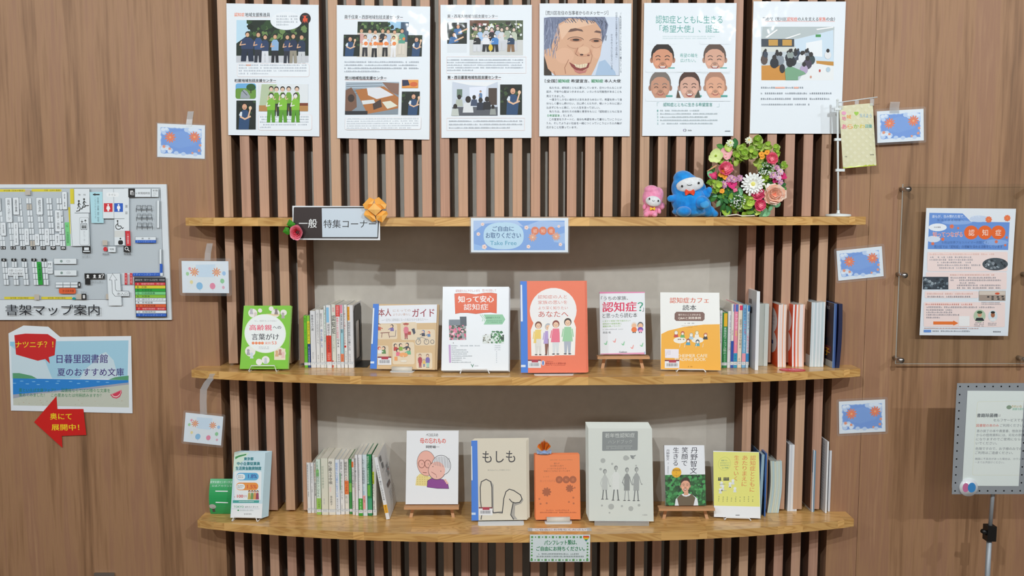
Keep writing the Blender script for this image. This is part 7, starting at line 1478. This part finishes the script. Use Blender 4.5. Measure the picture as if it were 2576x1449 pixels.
LM = [leaf_mesh('#5f8a24', '#80a838', .62), leaf_mesh('#86ac34', '#a8c850', .8, .3), leaf_mesh('#245a2c', '#3c783c', .55), leaf_mesh('#a0c040', '#c8dc74', .85, .35), leaf_mesh('#3c7a30', '#5a9844', .6), leaf_mesh('#6aa878', '#8cc498', .55)]
for m_ in LM: strip(m_)
def leaf(x, y, d, ang, size, k_, tilt=25, name='leaf'):
    o = plain(name, LM[k_], wr); o.location = wq(x, y, d)
    # local Y = leaf direction in the wreath plane, local Z towards the viewer
    o.rotation_mode = 'QUATERNION'
    Mx = Matrix.Rotation(R(ang), 4, 'Y') @ Matrix.Rotation(R(90), 4, 'X') @ Matrix.Rotation(R(-tilt), 4, 'X')
    o.rotation_quaternion = Mx.to_quaternion(); o.scale = (size, size, size)
for k_ in range(210):
    t = rn.random() * 2 * math.pi; rr = 425 + rn.uniform(-125, 135); x, y = 1790 + rr * math.cos(t), 690 - rr * math.sin(t) * 1.02
    if y > 1240: continue
    up_ = math.sin(t) > .2 and math.cos(t) < .8
    kk = rn.choice([0, 1, 1, 3, 3, 4]) if up_ else rn.choice([0, 2, 2, 4, 1, 0])
    leaf(x, y, rn.uniform(0.002, .018), rn.random() * 360, rn.uniform(.017, .031), kk, rn.uniform(-10, 50))
for (x, y, a_, s_, k2) in ((1560, 230, 10, .036, 2), (1400, 230, -60, .026, 4), (1450, 1000, 40, .045, 2), (1480, 960, 60, .04, 2), (1350, 1050, 200, .024, 5), (1500, 1010, 115, .034, 5), (2100, 1180, 205, .04, 5), (2040, 1300, 60, .034, 5), (2180, 1130, 80, .036, 5), (2340, 880, 75, .018, 4), (1470, 1310, 350, .032, 1), (1930, 1290, 20, .03, 3), (1430, 1100, 200, .03, 2), (1650, 960, 320, .03, 2), (2330, 560, 30, .024, 3), (2300, 600, 130, .02, 1), (2180, 270, 60, .024, 1), (2200, 330, 120, .022, 3), (2120, 260, 10, .022, 1)):
    leaf(x, y, .016, a_, s_, k2, 15)
for k_ in range(60):
    t = R(rn.uniform(170, 335)); rr = rn.uniform(300, 600); x, y = 1790 + rr * math.cos(t) * .98, 690 - rr * math.sin(t)
    if y > 1235 or (x > 1950 and y < 800): continue
    leaf(x, y, rn.uniform(.010, .020), rn.random() * 360, rn.uniform(.020, .034), rn.choice([2, 2, 4, 0, 5]), rn.uniform(0, 40))
def petals(b, n, r, col, cup=.3, wid=.8, lift=0.0, rot=0.0, inner=.15, cols=None, tip=None, point=False, jit=.1):
    for i in range(n):
        a = 2 * math.pi * i / n + rot + rn.uniform(-jit, jit) * 2 / n; c = cols[i % len(cols)] if cols else col; vs = []; kr = rn.uniform(1 - jit, 1 + jit); kc = rn.uniform(1 - 2 * jit, 1 + 2.5 * jit); tw = rn.uniform(-.25, .25)
        for u in range(4):
            t = u / 3; rad = r * kr * (inner + (1 - inner) * t); w = r * wid * (math.sin(math.pi * ((.1 + t * .84) if point else (.12 + t * .7))) ** .7) * (math.pi / n) * 1.1
            dep = lift + cup * kc * r * t * t
            for v in (-1, 0, 1):
                ww = w * v; dd = dep + abs(v) * cup * r * .18 * t + v * tw * w
                vs.append(Vector((rad * math.cos(a) - ww * math.sin(a), -dd, rad * math.sin(a) + ww * math.cos(a))))
        fs = []
        for u in range(3):
            for v in range(2): o = u * 3 + v; fs.append((o, o + 1, o + 4, o + 3))
        o0 = len(b.v); b.add(vs, fs, c, smooth=True)
        if tip:
            for i2 in range(9, 12): b.c[o0 + i2] = C3(tip)
def fl(x, y, d, name, build):
    b = MB(); build(b); o = b.build(name, 'paper', wr, wq(x, y, d)); o.rotation_euler = (rn.uniform(-.25, .1), 0, rn.uniform(-.3, .3)); return o
def ranun(r, c1, c2, c3): 
    def f(b):
        petals(b, 6, r, c1, .55, 1.1, 0, .2, .1); petals(b, 5, r * .8, c2, .75, 1.1, .002, .7, .1); petals(b, 5, r * .55, c1, 1.0, 1.3, .004, .1, .1); petals(b, 4, r * .34, c3, 1.2, 1.3, .006, .5, .1); b.ball((0, -r * .45, 0), r * .2, c3, nu=8, nv=6)
    return f
def bud(r, c): return lambda b: (b.ball((0, 0, 0), (r, r, r * 1.05), c, nu=12, nv=8), petals(b, 4, r * 1.15, c, -.4, 1.2, .004, .3, .2))
def daisy(r, c, mid, n=18): return lambda b: (petals(b, n, r, c, .1, .66, 0, 0, .1), petals(b, n, r * .8, c, .3, .66, .002, .18, .1), petals(b, n // 2, r * .45, c, .6, .7, .004, .1, .1), b.ball((0, -.005, 0), (r * .2, r * .14, r * .2), mid, nu=10, nv=6))
def simple(r, c, mid, n=5, cup=.25, tip=None, point=False): return lambda b: (petals(b, n, r, c, cup + rn.uniform(-.1, .25), .95 if point else .8, 0, rn.random() * 3, .05, tip=tip, point=point, jit=.16), b.ball((0, -.002, 0), (r * .16, r * .14, r * .16), mid, nu=8, nv=6))
def berries(r, n, c, g='#4a7a3c'):
    def f(b):
        for i in range(n):
            a = rn.random() * 6.28; rr = r * math.sqrt(rn.random()); p = Vector((rr * math.cos(a), -.006 - rn.random() * .008, rr * math.sin(a)))
            b.tube([Vector((p.x * .2, 0, p.z * .2)), p], .0004, g, n=4); b.ball(p, rn.uniform(.0015, .0024), c if rn.random() < .72 else '#7aa868', nu=7, nv=5)
    return f
def rose(r):
    def f(b):
        for j, (k1, n, c) in enumerate(((1.0, 7, '#f6dcc4'), (.86, 6, '#f8d4b4'), (.72, 6, '#f9b8a0'), (.58, 5, '#fbd0b0'), (.44, 5, '#f8a890'), (.3, 4, '#fbc8a8'), (.18, 3, '#f4987c'))): petals(b, n, r * k1, c, .30 + j * .16, 1.05, .002 * j, j * .7, .08, tip=['#fce8d8', '#f6b8a0'][j % 2], jit=.16)
    return f
W1 = wu
fl(1270, 345, .016, 'hellebore', simple(112 * W1, '#dcea9c', '#9ab030', 5, .3, None, True)); fl(1430, 320, .012, 'pale_pink_petal', simple(95 * W1, '#f2b8bc', '#e8d0b0', 3, .3, '#e89aa4')); fl(1395, 430, .010, 'pale_pink_petal', simple(70 * W1, '#f6ccc8', '#b8c088', 3, .3))
fl(1410, 560, .014, 'ranunculus', ranun(112 * W1, '#f67a98', '#f26488', '#f89cac')); fl(1240, 668, .012, 'flower_bud', bud(56 * W1, '#e8487c'))
for x, y in ((1368, 605), (1402, 680), (1372, 905), (1985, 325), (2072, 298), (1350, 640), (2000, 365)): fl(x, y, .024, 'small_orange_flower', simple(42 * W1, '#f6a838', '#b86a1c', 5, .2))
for x, y in ((1510, 690), (1560, 720), (1650, 700), (1470, 720), (1400, 800), (2240, 540), (2180, 650), (2290, 600), (2300, 770), (2270, 700)): fl(x, y, .021, 'small_lilac_flower', daisy(rn.uniform(45, 68) * W1, rn.choice(['#e8b8d8', '#f0d0e4', '#e0a8cc']), '#e8d890', 8))
fl(1530, 785, .018, 'magenta_flower', simple(82 * W1, '#d83078', '#a82058', 6, .3)); fl(2340, 665, .014, 'magenta_flower', simple(66 * W1, '#d02c70', '#a82058', 6, .3)); fl(2240, 720, .012, 'magenta_flower', simple(60 * W1, '#c83070', '#a82058', 6, .3))
fl(1862, 795, .022, 'white_daisy', daisy(178 * W1, '#f4f6f2', '#e4dc7c', 17)); fl(1785, 105, .018, 'small_white_daisy', daisy(58 * W1, '#f2f4dc', '#dcb428', 9)); fl(1492, 145, .016, 'small_white_daisy', daisy(62 * W1, '#eef4d8', '#ccc840', 8))
for x, y, r_ in ((1920, 110, 78), (1700, 280, 80), (1290, 800, 78), (1790, 1110, 105), (1580, 320, 66), (1640, 230, 60), (2080, 190, 60), (2230, 215, 58), (2240, 310, 48), (1870, 330, 66), (1960, 190, 66), (1200, 770, 46), (1270, 900, 56), (2050, 720, 52), (1830, 240, 58), (1850, 1050, 70), (2350, 480, 46)): fl(x, y, .017, 'green_bract_flower', simple(r_ * W1, rn.choice(['#86a838', '#9aba48', '#749a30', '#b4cc68']), '#789a2c', rn.choice([4, 5]), .4, rn.choice([None, '#dce89c', '#6f9a2c']), True)); fl(x + rn.uniform(-40, 40), y + rn.uniform(-40, 40), .024, 'green_bract_flower', simple(r_ * .62 * W1, rn.choice(['#94b83c', '#b4d058', '#82a834']), '#c8d870', 4, .5, None, True))
fl(2160, 395, .016, 'ranunculus', ranun(92 * W1, '#f77a90', '#f26080', '#f8a0ac')); fl(1950, 955, .016, 'ranunculus', ranun(98 * W1, '#f0648c', '#ea5080', '#f490a8')); fl(1980, 1125, .02, 'ranunculus', ranun(90 * W1, '#f4688c', '#f04c7c', '#f8a0b0'))
fl(2085, 565, .014, 'berry_cluster', berries(110 * W1, 60, '#eef2f0')); fl(1630, 1090, .014, 'berry_cluster', berries(125 * W1, 70, '#f2f4f2')); fl(2010, 610, .012, 'berry_cluster', berries(60 * W1, 20, '#dfe8dc'))
fl(2205, 970, .02, 'peach_rose', rose(172 * W1)); fl(2085, 850, .024, 'white_petal', simple(48 * W1, '#f0ece4', '#ddd', 2, .3)); fl(1585, 890, .02, 'flower_bud', bud(28 * W1, '#f0789c'))
b = MB(); b.tube([wq(1290, 500, .012), wq(1200, 550, .016), wq(1130, 590, .02)], .0036, '#d8a478', r1=.0012); b.build('dry_bud', 'paper', wr)

# ================================================================== TABLE FLAG
fy_ = -0.045; pb = onY(2108.5, 540, fy_); flg = empty('table_flag', (pb.x, fy_, Z1 + .0003), 'pale yellow banner on a white pole standing at the right end of the top shelf', 'flag')
def fq(c, x, y, d=0.0): p = onY(*cp(c, x, y), fy_ - d); return p - Vector((pb.x, fy_, Z1 + .0003))
b = MB(); r_ = .0385; n = 36
prof = [(r_ * .98, 0), (r_, .003), (r_ * .97, .007), (r_ * .4, .009), (.006, .0095), (.0045, .014), (.0045, .02)]
vs = [Vector((rr * math.cos(2 * math.pi * i / n), rr * math.sin(2 * math.pi * i / n), z)) for rr, z in prof for i in range(n)]
b.add(vs, [(j * n + i, j * n + (i + 1) % n, (j + 1) * n + (i + 1) % n, (j + 1) * n + i) for j in range(len(prof) - 1) for i in range(n)] + [tuple(range(n))[::-1]], smooth=True); b.build('base', 'white_plastic', flg)
top = fq('H', 78, 92); b = MB(); b.tube([Vector((0, 0, .008)), Vector((top.x * .5, 0, top.z * .5)), top], .0031, n=12); b.ball(top, .0042, nu=10, nv=8); b.build('pole', 'white_plastic', flg)
b = MB(); b.tube([fq('H', 72, 112), fq('H', 368, 70)], .0016, n=8); b.build('crossbar', 'white_plastic', flg)
for (x, y) in ((72, 158), (72, 380), (80, 603)):
    b = MB(); c = fq('H', x, y); w_ = .012 if y < 500 else .02; b.box(c.x - .007, c.x + w_, -.005, .005, c.z - .004, c.z + .004); b.build('clip', 'white_plastic', flg)
fc_ = [(96, 138), (340, 112), (347, 572), (104, 590)]
P4 = [fq('H', *p) for p in fc_]; w_ = ((P4[1] - P4[0]).length + (P4[2] - P4[3]).length) / 2; h_ = ((P4[3] - P4[0]).length + (P4[2] - P4[1]).length) / 2
A_ = Art(w_, h_, fc_); rn2 = random.Random(3)
A_.full('#dcd8b2'); A_.up()
for i in range(9):
    for j in range(16):
        if (i + j) % 2: A_.poly([(100 + i * 28, 140 + j * 28), (114 + i * 28, 126 + j * 28), (128 + i * 28, 140 + j * 28), (114 + i * 28, 154 + j * 28)], '#e2dfbe')
A_.up(); A_.poly([(103, 578), (130, 584), (160, 572), (190, 580), (220, 568), (250, 574), (280, 562), (310, 568), (347, 556), (347, 572), (104, 592)], '#c4d24c'); A_.up()
for t, x, c in (('あ', 108, '#ea6a94'), ('ら', 152, '#eea04c'), ('か', 194, '#a8c850'), ('わ', 234, '#e0d048'), ('図書', 276, '#78b8b0')): A_.text(t, x, 268, x + (36 if len(t) == 1 else 50), 302 - (x - 108) * .04, c, .03)
for t, x, y, c in (('地', 112, 212, '#e87aa0'), ('域', 148, 200, '#f0a040'), ('♥', 200, 178, '#a0d040'), ('支え', 236, 190, '#a8c8d8'), ('よう', 282, 192, '#90b8d8')): A_.text(t, x, y, x + 30 if len(t) == 1 else x + 44, y + 28, c, .03)
A_.ell(128, 188, 17, 14, '#e8a0c0', 14)
for x, y in ((120, 498), (302, 486)): A_.greek(x, y, x + 34, y + 12, 1, '#555', .8, 1)
mb = MB(); nx, nz = 10, 14; G_ = []
def curl(x, y, off=0.0): return Vector((x, -.0045 - .003 * math.sin(x * 60 + y * 9) + off, y))
for j in range(nz + 1):
    for i in range(nx + 1): G_.append(curl(-w_ / 2 + w_ * i / nx, -h_ / 2 + h_ * j / nz))
mb.add(G_, [(j * (nx + 1) + i, j * (nx + 1) + i + 1, (j + 1) * (nx + 1) + i + 1, (j + 1) * (nx + 1) + i) for j in range(nz) for i in range(nx)], '#dcd8b2', smooth=True)
mb.add([v + Vector((0, .0006, 0)) for v in G_], [(j * (nx + 1) + i, (j + 1) * (nx + 1) + i, (j + 1) * (nx + 1) + i + 1, j * (nx + 1) + i + 1) for j in range(nz) for i in range(nx)], '#dcd8b2', smooth=True)
for (pts, fs, c, z) in A_.items[1:]: mb.add([curl(x, y, -z - .0003) for x, y in pts], fs, c)
cen = (P4[0] + P4[1] + P4[2] + P4[3]) / 4; o = mb.build('banner', 'cover', flg, cen); o.rotation_euler = (0, -math.atan2((P4[1] - P4[0] + P4[2] - P4[3]).z, (P4[1] - P4[0] + P4[2] - P4[3]).x), 0)
for x in (100, 214, 325):
    b = MB(); c = fq('H', x, 118 - (x - 100) * .11); b.box(c.x - .006, c.x + .006, -.006, -.0045, c.z - .017, c.z + .004); b.box(c.x - .006, c.x + .006, -.006, .003, c.z + .002, c.z + .0035); b.build('loop', 'tape', flg)

# ================================================================== ACRYLIC NOTICE PANEL, right wall
ay = -0.022; tl = onY(2271, 463, ay); bl = onY(2252.5, 915, ay); x0, x1 = (tl.x + bl.x) / 2, onY(2615, 700, ay).x; z0, z1 = bl.z, tl.z
ac = empty('notice_holder', (x0, ay, z0), 'clear acrylic notice panel on steel standoffs on the right wall', 'notice panel')
b = MB(); b.box(0, x1 - x0, -.0025, .0025, 0, z1 - z0); b.build('panel', 'acrylic', ac)
M_plain('edge', (205, 215, 212), rough=.2, coat=.5)
b = MB(); b.box(-.0004, .0006, -.0025, .0025, 0, z1 - z0); b.box(0, x1 - x0, -.0025, .0025, -.0004, .0004); b.build('polished_edge', 'edge', ac)
for zz in (onY(2275, 476, ay).z, onY(2266, 691, ay).z, onY(2258, 903, ay).z):
    for xx in (x0 + .006, onY(2572, 690, 0).x):
        b = MB(); c = Vector((xx - x0, 0, zz - z0)); b.tube([c + Vector((0, .021, 0)), c + Vector((0, -.026, 0))], .0078, n=18); b.tube([c + Vector((0, -.026, 0)), c + Vector((0, -.03, 0))], .0088, n=18); b.build('standoff', 'steel', ac)
def pnot(a):
    u = unit([(392, 262), (985, 285), (970, 548), (388, 540)])
    a.poly([(400, 275), (640, 280), (700, 340), (980, 345), (972, 545), (388, 538)], '#6a96dc'); a.up()
    for (x, y, rx, ry, c) in ((460, 380, 66, 28, '#eef4fa'), (430, 465, 50, 24, '#d8e4f4'), (600, 345, 110, 16, '#8cb0e8'), (880, 490, 90, 22, '#8cb0e8'), (760, 320, 70, 24, '#c8d8f0')): a.ell(x, y, rx, ry, c, 18)
    a.up(); a.text('誰もが、住み慣れた街で…いつまでも', 420, 290, 765, 312, '#dce8fa', .02); a.text('生活できる地域へ', 455, 320, 650, 336, '#3a5a9a')
    for x in (703, 802, 898): a.ell(x, 418, 52, 50, '#ec6a2c', 26); a.up()
    for t, x in (('認', 684), ('知', 782), ('症', 878)): a.text(t, x, 396, x + 42, 442, '#f8e4d8', .01)
    a.text('知ってつながる', 424, 412, 640, 450, '#fff2ee', .06); a.up(); a.text('知ってつながる', 424, 414, 640, 448, '#e86a58', .01); a.text('９月は世界アルツハイマー月間です。', 490, 480, 830, 500, '#4a6aa8'); a.text('荒川区では「認知症」の理解を深める活動をしています', 434, 510, 930, 532, '#3a5a98'); a.greek(434, 372, 482, 386, 1, '#667', .8, 1)
    for x, y, r_ in ((562, 374, 16), (608, 386, 9), (497, 466, 13), (424, 498, 12), (885, 485, 12), (950, 510, 9), (960, 455, 10)): a.flower(x, y, r_, '#e87a58', 5, '#e05a34', .8)
    for x, y in ((828, 325), (962, 315)): a.flower(x, y, 24, '#ee7a4a', 9, '#f0a050', .5)
    for (xa, ya, xb, yb_) in ((384, 558, 968, 700), (374, 706, 964, 832), (365, 845, 760, 895), (358, 925, 955, 1108)): a.rrect(xa, ya, xb, yb_, 10, '#f6e2de')
    a.up(); a.greek(400, 568, 890, 584, 1, '#f0b4a4', .7, 1)
    for k_, (x, y, xe_) in enumerate(((404, 590, 708), (400, 608, 720), (456, 628, 716), (456, 648, 772), (456, 668, 704))): a.greek(x, y, xe_, y + 15, 1, '#7c8494', .85, 1)
    a.ell(878, 648, 93, 46, '#4a545c', 26); a.up(); a.speckle(805, 615, 955, 685, 30, 10, ['#2c343c', '#8a949c', '#c0ccd4', '#5a666e'], 4)
    a.rect(352, 740, 538, 832, '#3c4650'); a.up(); a.speckle(354, 750, 536, 830, 40, 10, ['#56646e', '#7a8a94', '#2c343c', '#98a4ac'], 6)
    a.greek(548, 718, 875, 734, 1, '#f0b4a4', .7, 1)
    for (x, y, xe_) in ((552, 740, 890), (552, 758, 935), (620, 778, 735), (600, 795, 925), (600, 814, 925)): a.greek(x, y, xe_, y + 14, 1, '#7c8494', .85, 1)
    a.rect(762, 842, 956, 914, '#a8988c'); a.up(); a.rect(764, 844, 954, 872, '#d8ccc0'); a.ell(896, 862, 18, 8, '#d85a3a', 12)
    for x, y in ((830, 886), (862, 886), (862, 902), (900, 886), (935, 884), (905, 902), (940, 902)): a.rect(x - 8, y - 6, x + 8, y + 6, '#4a4644')
    a.greek(380, 856, 722, 872, 1, '#f0b4a4', .7, 1); a.greek(384, 878, 700, 893, 1, '#7c8494', .85, 1); a.greek(780, 922, 925, 946, 2, '#8a929e', .7, 1); a.greek(370, 934, 718, 950, 1, '#e8806a', .8, 1)
    for (x, y, xe_) in ((378, 956, 890), (376, 976, 580), (376, 994, 580), (376, 1012, 620), (376, 1032, 480)): a.greek(x, y, xe_, y + 14, 1, '#7c8494', .85, 1)
    a.poly([(428, 1068), (575, 1068), (575, 1060), (612, 1080), (575, 1098), (575, 1090), (428, 1090)], '#ee7a34'); a.rect(616, 1028, 694, 1102, '#f4f4f4')
    a.ell(768, 1026, 44, 46, '#b8ccb0', 20); a.ell(865, 1026, 34, 42, '#d8e4ea', 20); a.up()
    a.poly([(735, 1062), (745, 1040), (790, 1040), (803, 1062)], '#2c3038'); a.poly([(840, 1062), (848, 1046), (882, 1046), (890, 1062)], '#eee'); a.up(); a.ell(768, 1015, 16, 20, '#d8a488', 14); a.ell(865, 1018, 15, 20, '#a86a4a', 14); a.ell(768, 1000, 20, 11, '#3a5a3c', 12); a.ell(865, 1000, 16, 9, '#222', 12)
    a.greek(728, 1070, 808, 1106, 3, '#8a929e', .7, 1); a.greek(830, 1074, 900, 1098, 2, '#8a929e', .7, 1); a.rect(358, 1130, 412, 1148, '#6a96dc'); a.greek(360, 1112, 780, 1126, 1, '#d8a8a0', .7, 1); a.greek(422, 1132, 705, 1146, 1, '#8a929e', .8, 1); a.greek(868, 1136, 932, 1148, 1, '#667', .9, 1)
wall_sheet('notice', 'R', [(378, 240), (1025, 248), (980, 1173), (328, 1170)], y=-.0265, base='#e6edf4', mat='cover', draw=pnot, label='white and blue printed notice with orange circles mounted on the acrylic panel', cat='notice')

# ================================================================== SIGN STAND, lower right
sy = -0.16; tl = onY(*cp('S', 540, 120), sy); bl = onY(*cp('S', 555, 885), sy); x0 = (tl.x + bl.x) / 2; W_ = onY(2584, 1100, sy).x - x0; H_ = tl.z - bl.z
st = empty('sign_stand', (onY(2489, 1350, sy + .02).x, sy + .02, 0), 'grey metal sign stand with perforated board edge at the lower right', 'sign stand')
L0 = Vector(st.location)
b = MB(); r_ = .007; pts = []
for (cx, cz, a_) in ((W_ - r_, H_ - r_, 0), (r_, H_ - r_, 90), (r_, r_, 180), (W_ - r_, r_, 270)):
    for k_ in range(5): t = R(a_ + 22.5 * k_); pts.append((cx + r_ * math.cos(t), cz + r_ * math.sin(t)))
hp = 21.05 / 2150 * 2.58; hs = .0045
# perforated plate: frame strips with square holes left open
bm = MB(); nxh = int((W_ - .02) / hp); nzh = int((H_ - .02) / hp) ; ox = .0105; 
def cells(x_a, x_b, z_a, z_b, holes, vert):
    prev = (z_a if vert else x_a)
    for hc in holes:
        if vert:
            bm.box(x_a, x_b, -.001, 0, prev, hc - hs / 2); m_ = (x_a + x_b) / 2; bm.box(x_a, m_ - hs / 2, -.001, 0, hc - hs / 2, hc + hs / 2); bm.box(m_ + hs / 2, x_b, -.001, 0, hc - hs / 2, hc + hs / 2); prev = hc + hs / 2
        else:
            bm.box(prev, hc - hs / 2, -.001, 0, z_a, z_b); m_ = (z_a + z_b) / 2; bm.box(hc - hs / 2, hc + hs / 2, -.001, 0, z_a, m_ - hs / 2); bm.box(hc - hs / 2, hc + hs / 2, -.001, 0, m_ + hs / 2, z_b); prev = hc + hs / 2
    if vert: bm.box(x_a, x_b, -.001, 0, prev, z_b)
    else: bm.box(prev, x_b, -.001, 0, z_a, z_b)
bw = .021
hx = [ox + hp * i for i in range(int((W_ - .012) / hp) + 1)]; hz = [H_ - ox - hp * (i + 1) for i in range(int((H_ - 2 * bw) / hp) + 1)]; hz = sorted(z for z in hz if bw + .004 < z < H_ - bw - .002)
cells(0.001, W_ - .001, H_ - bw, H_, hx, False); cells(0.001, W_ - .001, 0, bw, hx, False); cells(0, bw, bw, H_ - bw, hz, True); cells(W_ - bw, W_, bw, H_ - bw, hz, True); bm.box(bw, W_ - bw, -.001, 0, bw, H_ - bw)
o = bm.build('board', 'grey_metal', st); o.location = Vector((x0, sy, bl.z)) - L0
b = MB(); b.box(0.004, W_ - .004, .0025, .0035, .004, H_ - .004); o = b.build('backing_plate', 'black_plastic', st); o.location = Vector((x0, sy, bl.z)) - L0
zk = onY(*cp('S', 778, 1150), sy + .02).z
b = MB(); b.tube([Vector((0, 0, .02)), Vector((0, 0, zk))], .0078, n=14); b.tube([Vector((0, 0, zk)), Vector((0.006, .0, bl.z + .08))], .0058, n=14); b.build('pole', 'grey_metal', st)
b = MB(); b.box(-.014, .014, -.014, .014, zk - .024, zk + .024); b.tube([Vector((-.012, -.005, zk)), Vector((-.03, -.012, zk + .01))], .007, n=10); b.build('clamp', 'black_plastic', st)
b = MB(); b.tube([Vector((0, 0, 0)), Vector((0, 0, .018))], .15, n=36); b.build('base', 'grey_metal', st)
def pst(a):
    a.rrect(690, 245, 1250, 755, 14, '#dfe4d4'); a.up(); a.rrect(693, 248, 1247, 752, 13, '#e4ece8'); a.up()
    K = '#4a5058'; a.text('書籍除菌機', 695, 328, 838, 354, K, .03); a.text('は', 842, 334, 858, 350, '#999'); a.text('セルフサービスです。', 810, 364, 1028, 384, '#6a7078')
    a.text('図書館の本のみ', 695, 400, 850, 420, '#d86858', .01); a.text('ご利用ください。', 858, 400, 1026, 420, '#7a7f88')
    for t, x_, y_ in (('革の装丁の本や貴重書、他自治体', 1030, 438), ('からの借用資料には、劣化の原因', 1030, 466), ('になりますのでご使用にならな', 1030, 494), ('いでください。', 845, 522), ('危険ですので、お子様のみでの', 1020, 560), ('ご利用はご遠慮ください。', 960, 588)): a.text(t, 700, y_, x_, y_ + 20, '#7c828a')
    a.text('機器に不具合があった場合は、カウンタ', 702, 632, 1034, 648, '#8a9098'); a.text('ーまでお声掛けください。', 702, 656, 905, 672, '#9aa0a8')
    a.ell(912, 286, 18, 14, '#8aa08a', 14); a.text('きれいな', 930, 272, 1000, 288, '#c0a860', .03); a.text('図書を読もう', 938, 290, 1030, 306, '#8ac0a8', .03)
wall_sheet('notice', 'S', [(617, 172), (1012, 176), (1014, 828), (627, 828)], y=sy - .0022, base='#e2ebe8', mat='cover', draw=pst, label='white book steriliser notice fixed to the grey sign stand', cat='notice')
c = onY(*cp('S', 650, 840), sy - .006); b = MB(); b.tube([Vector((0, .006, 0)), Vector((0, 0, 0))], 64 / 2.739 / 2150 * 2.58, '#e6eaee', n=30)
rr = 64 / 2.739 / 2150 * 2.58; A_ = Art(2 * rr, 2 * rr); A_.ell(.33, .5, .18, .26, '#c8709c', 18); A_.ell(.66, .5, .22, .28, '#3a88c8', 18)
b.art(A_, Matrix(((1, 0, 0, 0), (0, 0, -1, -.0001), (0, 1, 0, 0), (0, 0, 0, 1)))); o = b.build('magnet_badge', 'cover'); o.location = c; tag(o, 'round white magnet badge with pink and blue spots on the sign stand board corner', 'magnet')

# ================================================================== WALL OUTLET, lower left
c = onY(264, 1439, 0); e = empty('wall_outlet', (c.x, -.0002, c.z - .12), 'brushed steel outlet plate on the left wall at the bottom edge', 'outlet')
b = MB(); b.prism([(-.034, 0), (.034, 0), (.034, .118), (.031, .12), (-.031, .12), (-.034, .118)], 0, .006, M=Matrix(((1, 0, 0, 0), (0, 0, -1, 0), (0, 1, 0, 0), (0, 0, 0, 1)))); b.build('plate', 'steel', e)
b = MB(); b.box(-.02, .02, -.008, -.006, .02, .1); b.build('socket', 'grey_metal', e)

bpy.data.objects.remove(_fo); bpy.data.curves.remove(_fc)
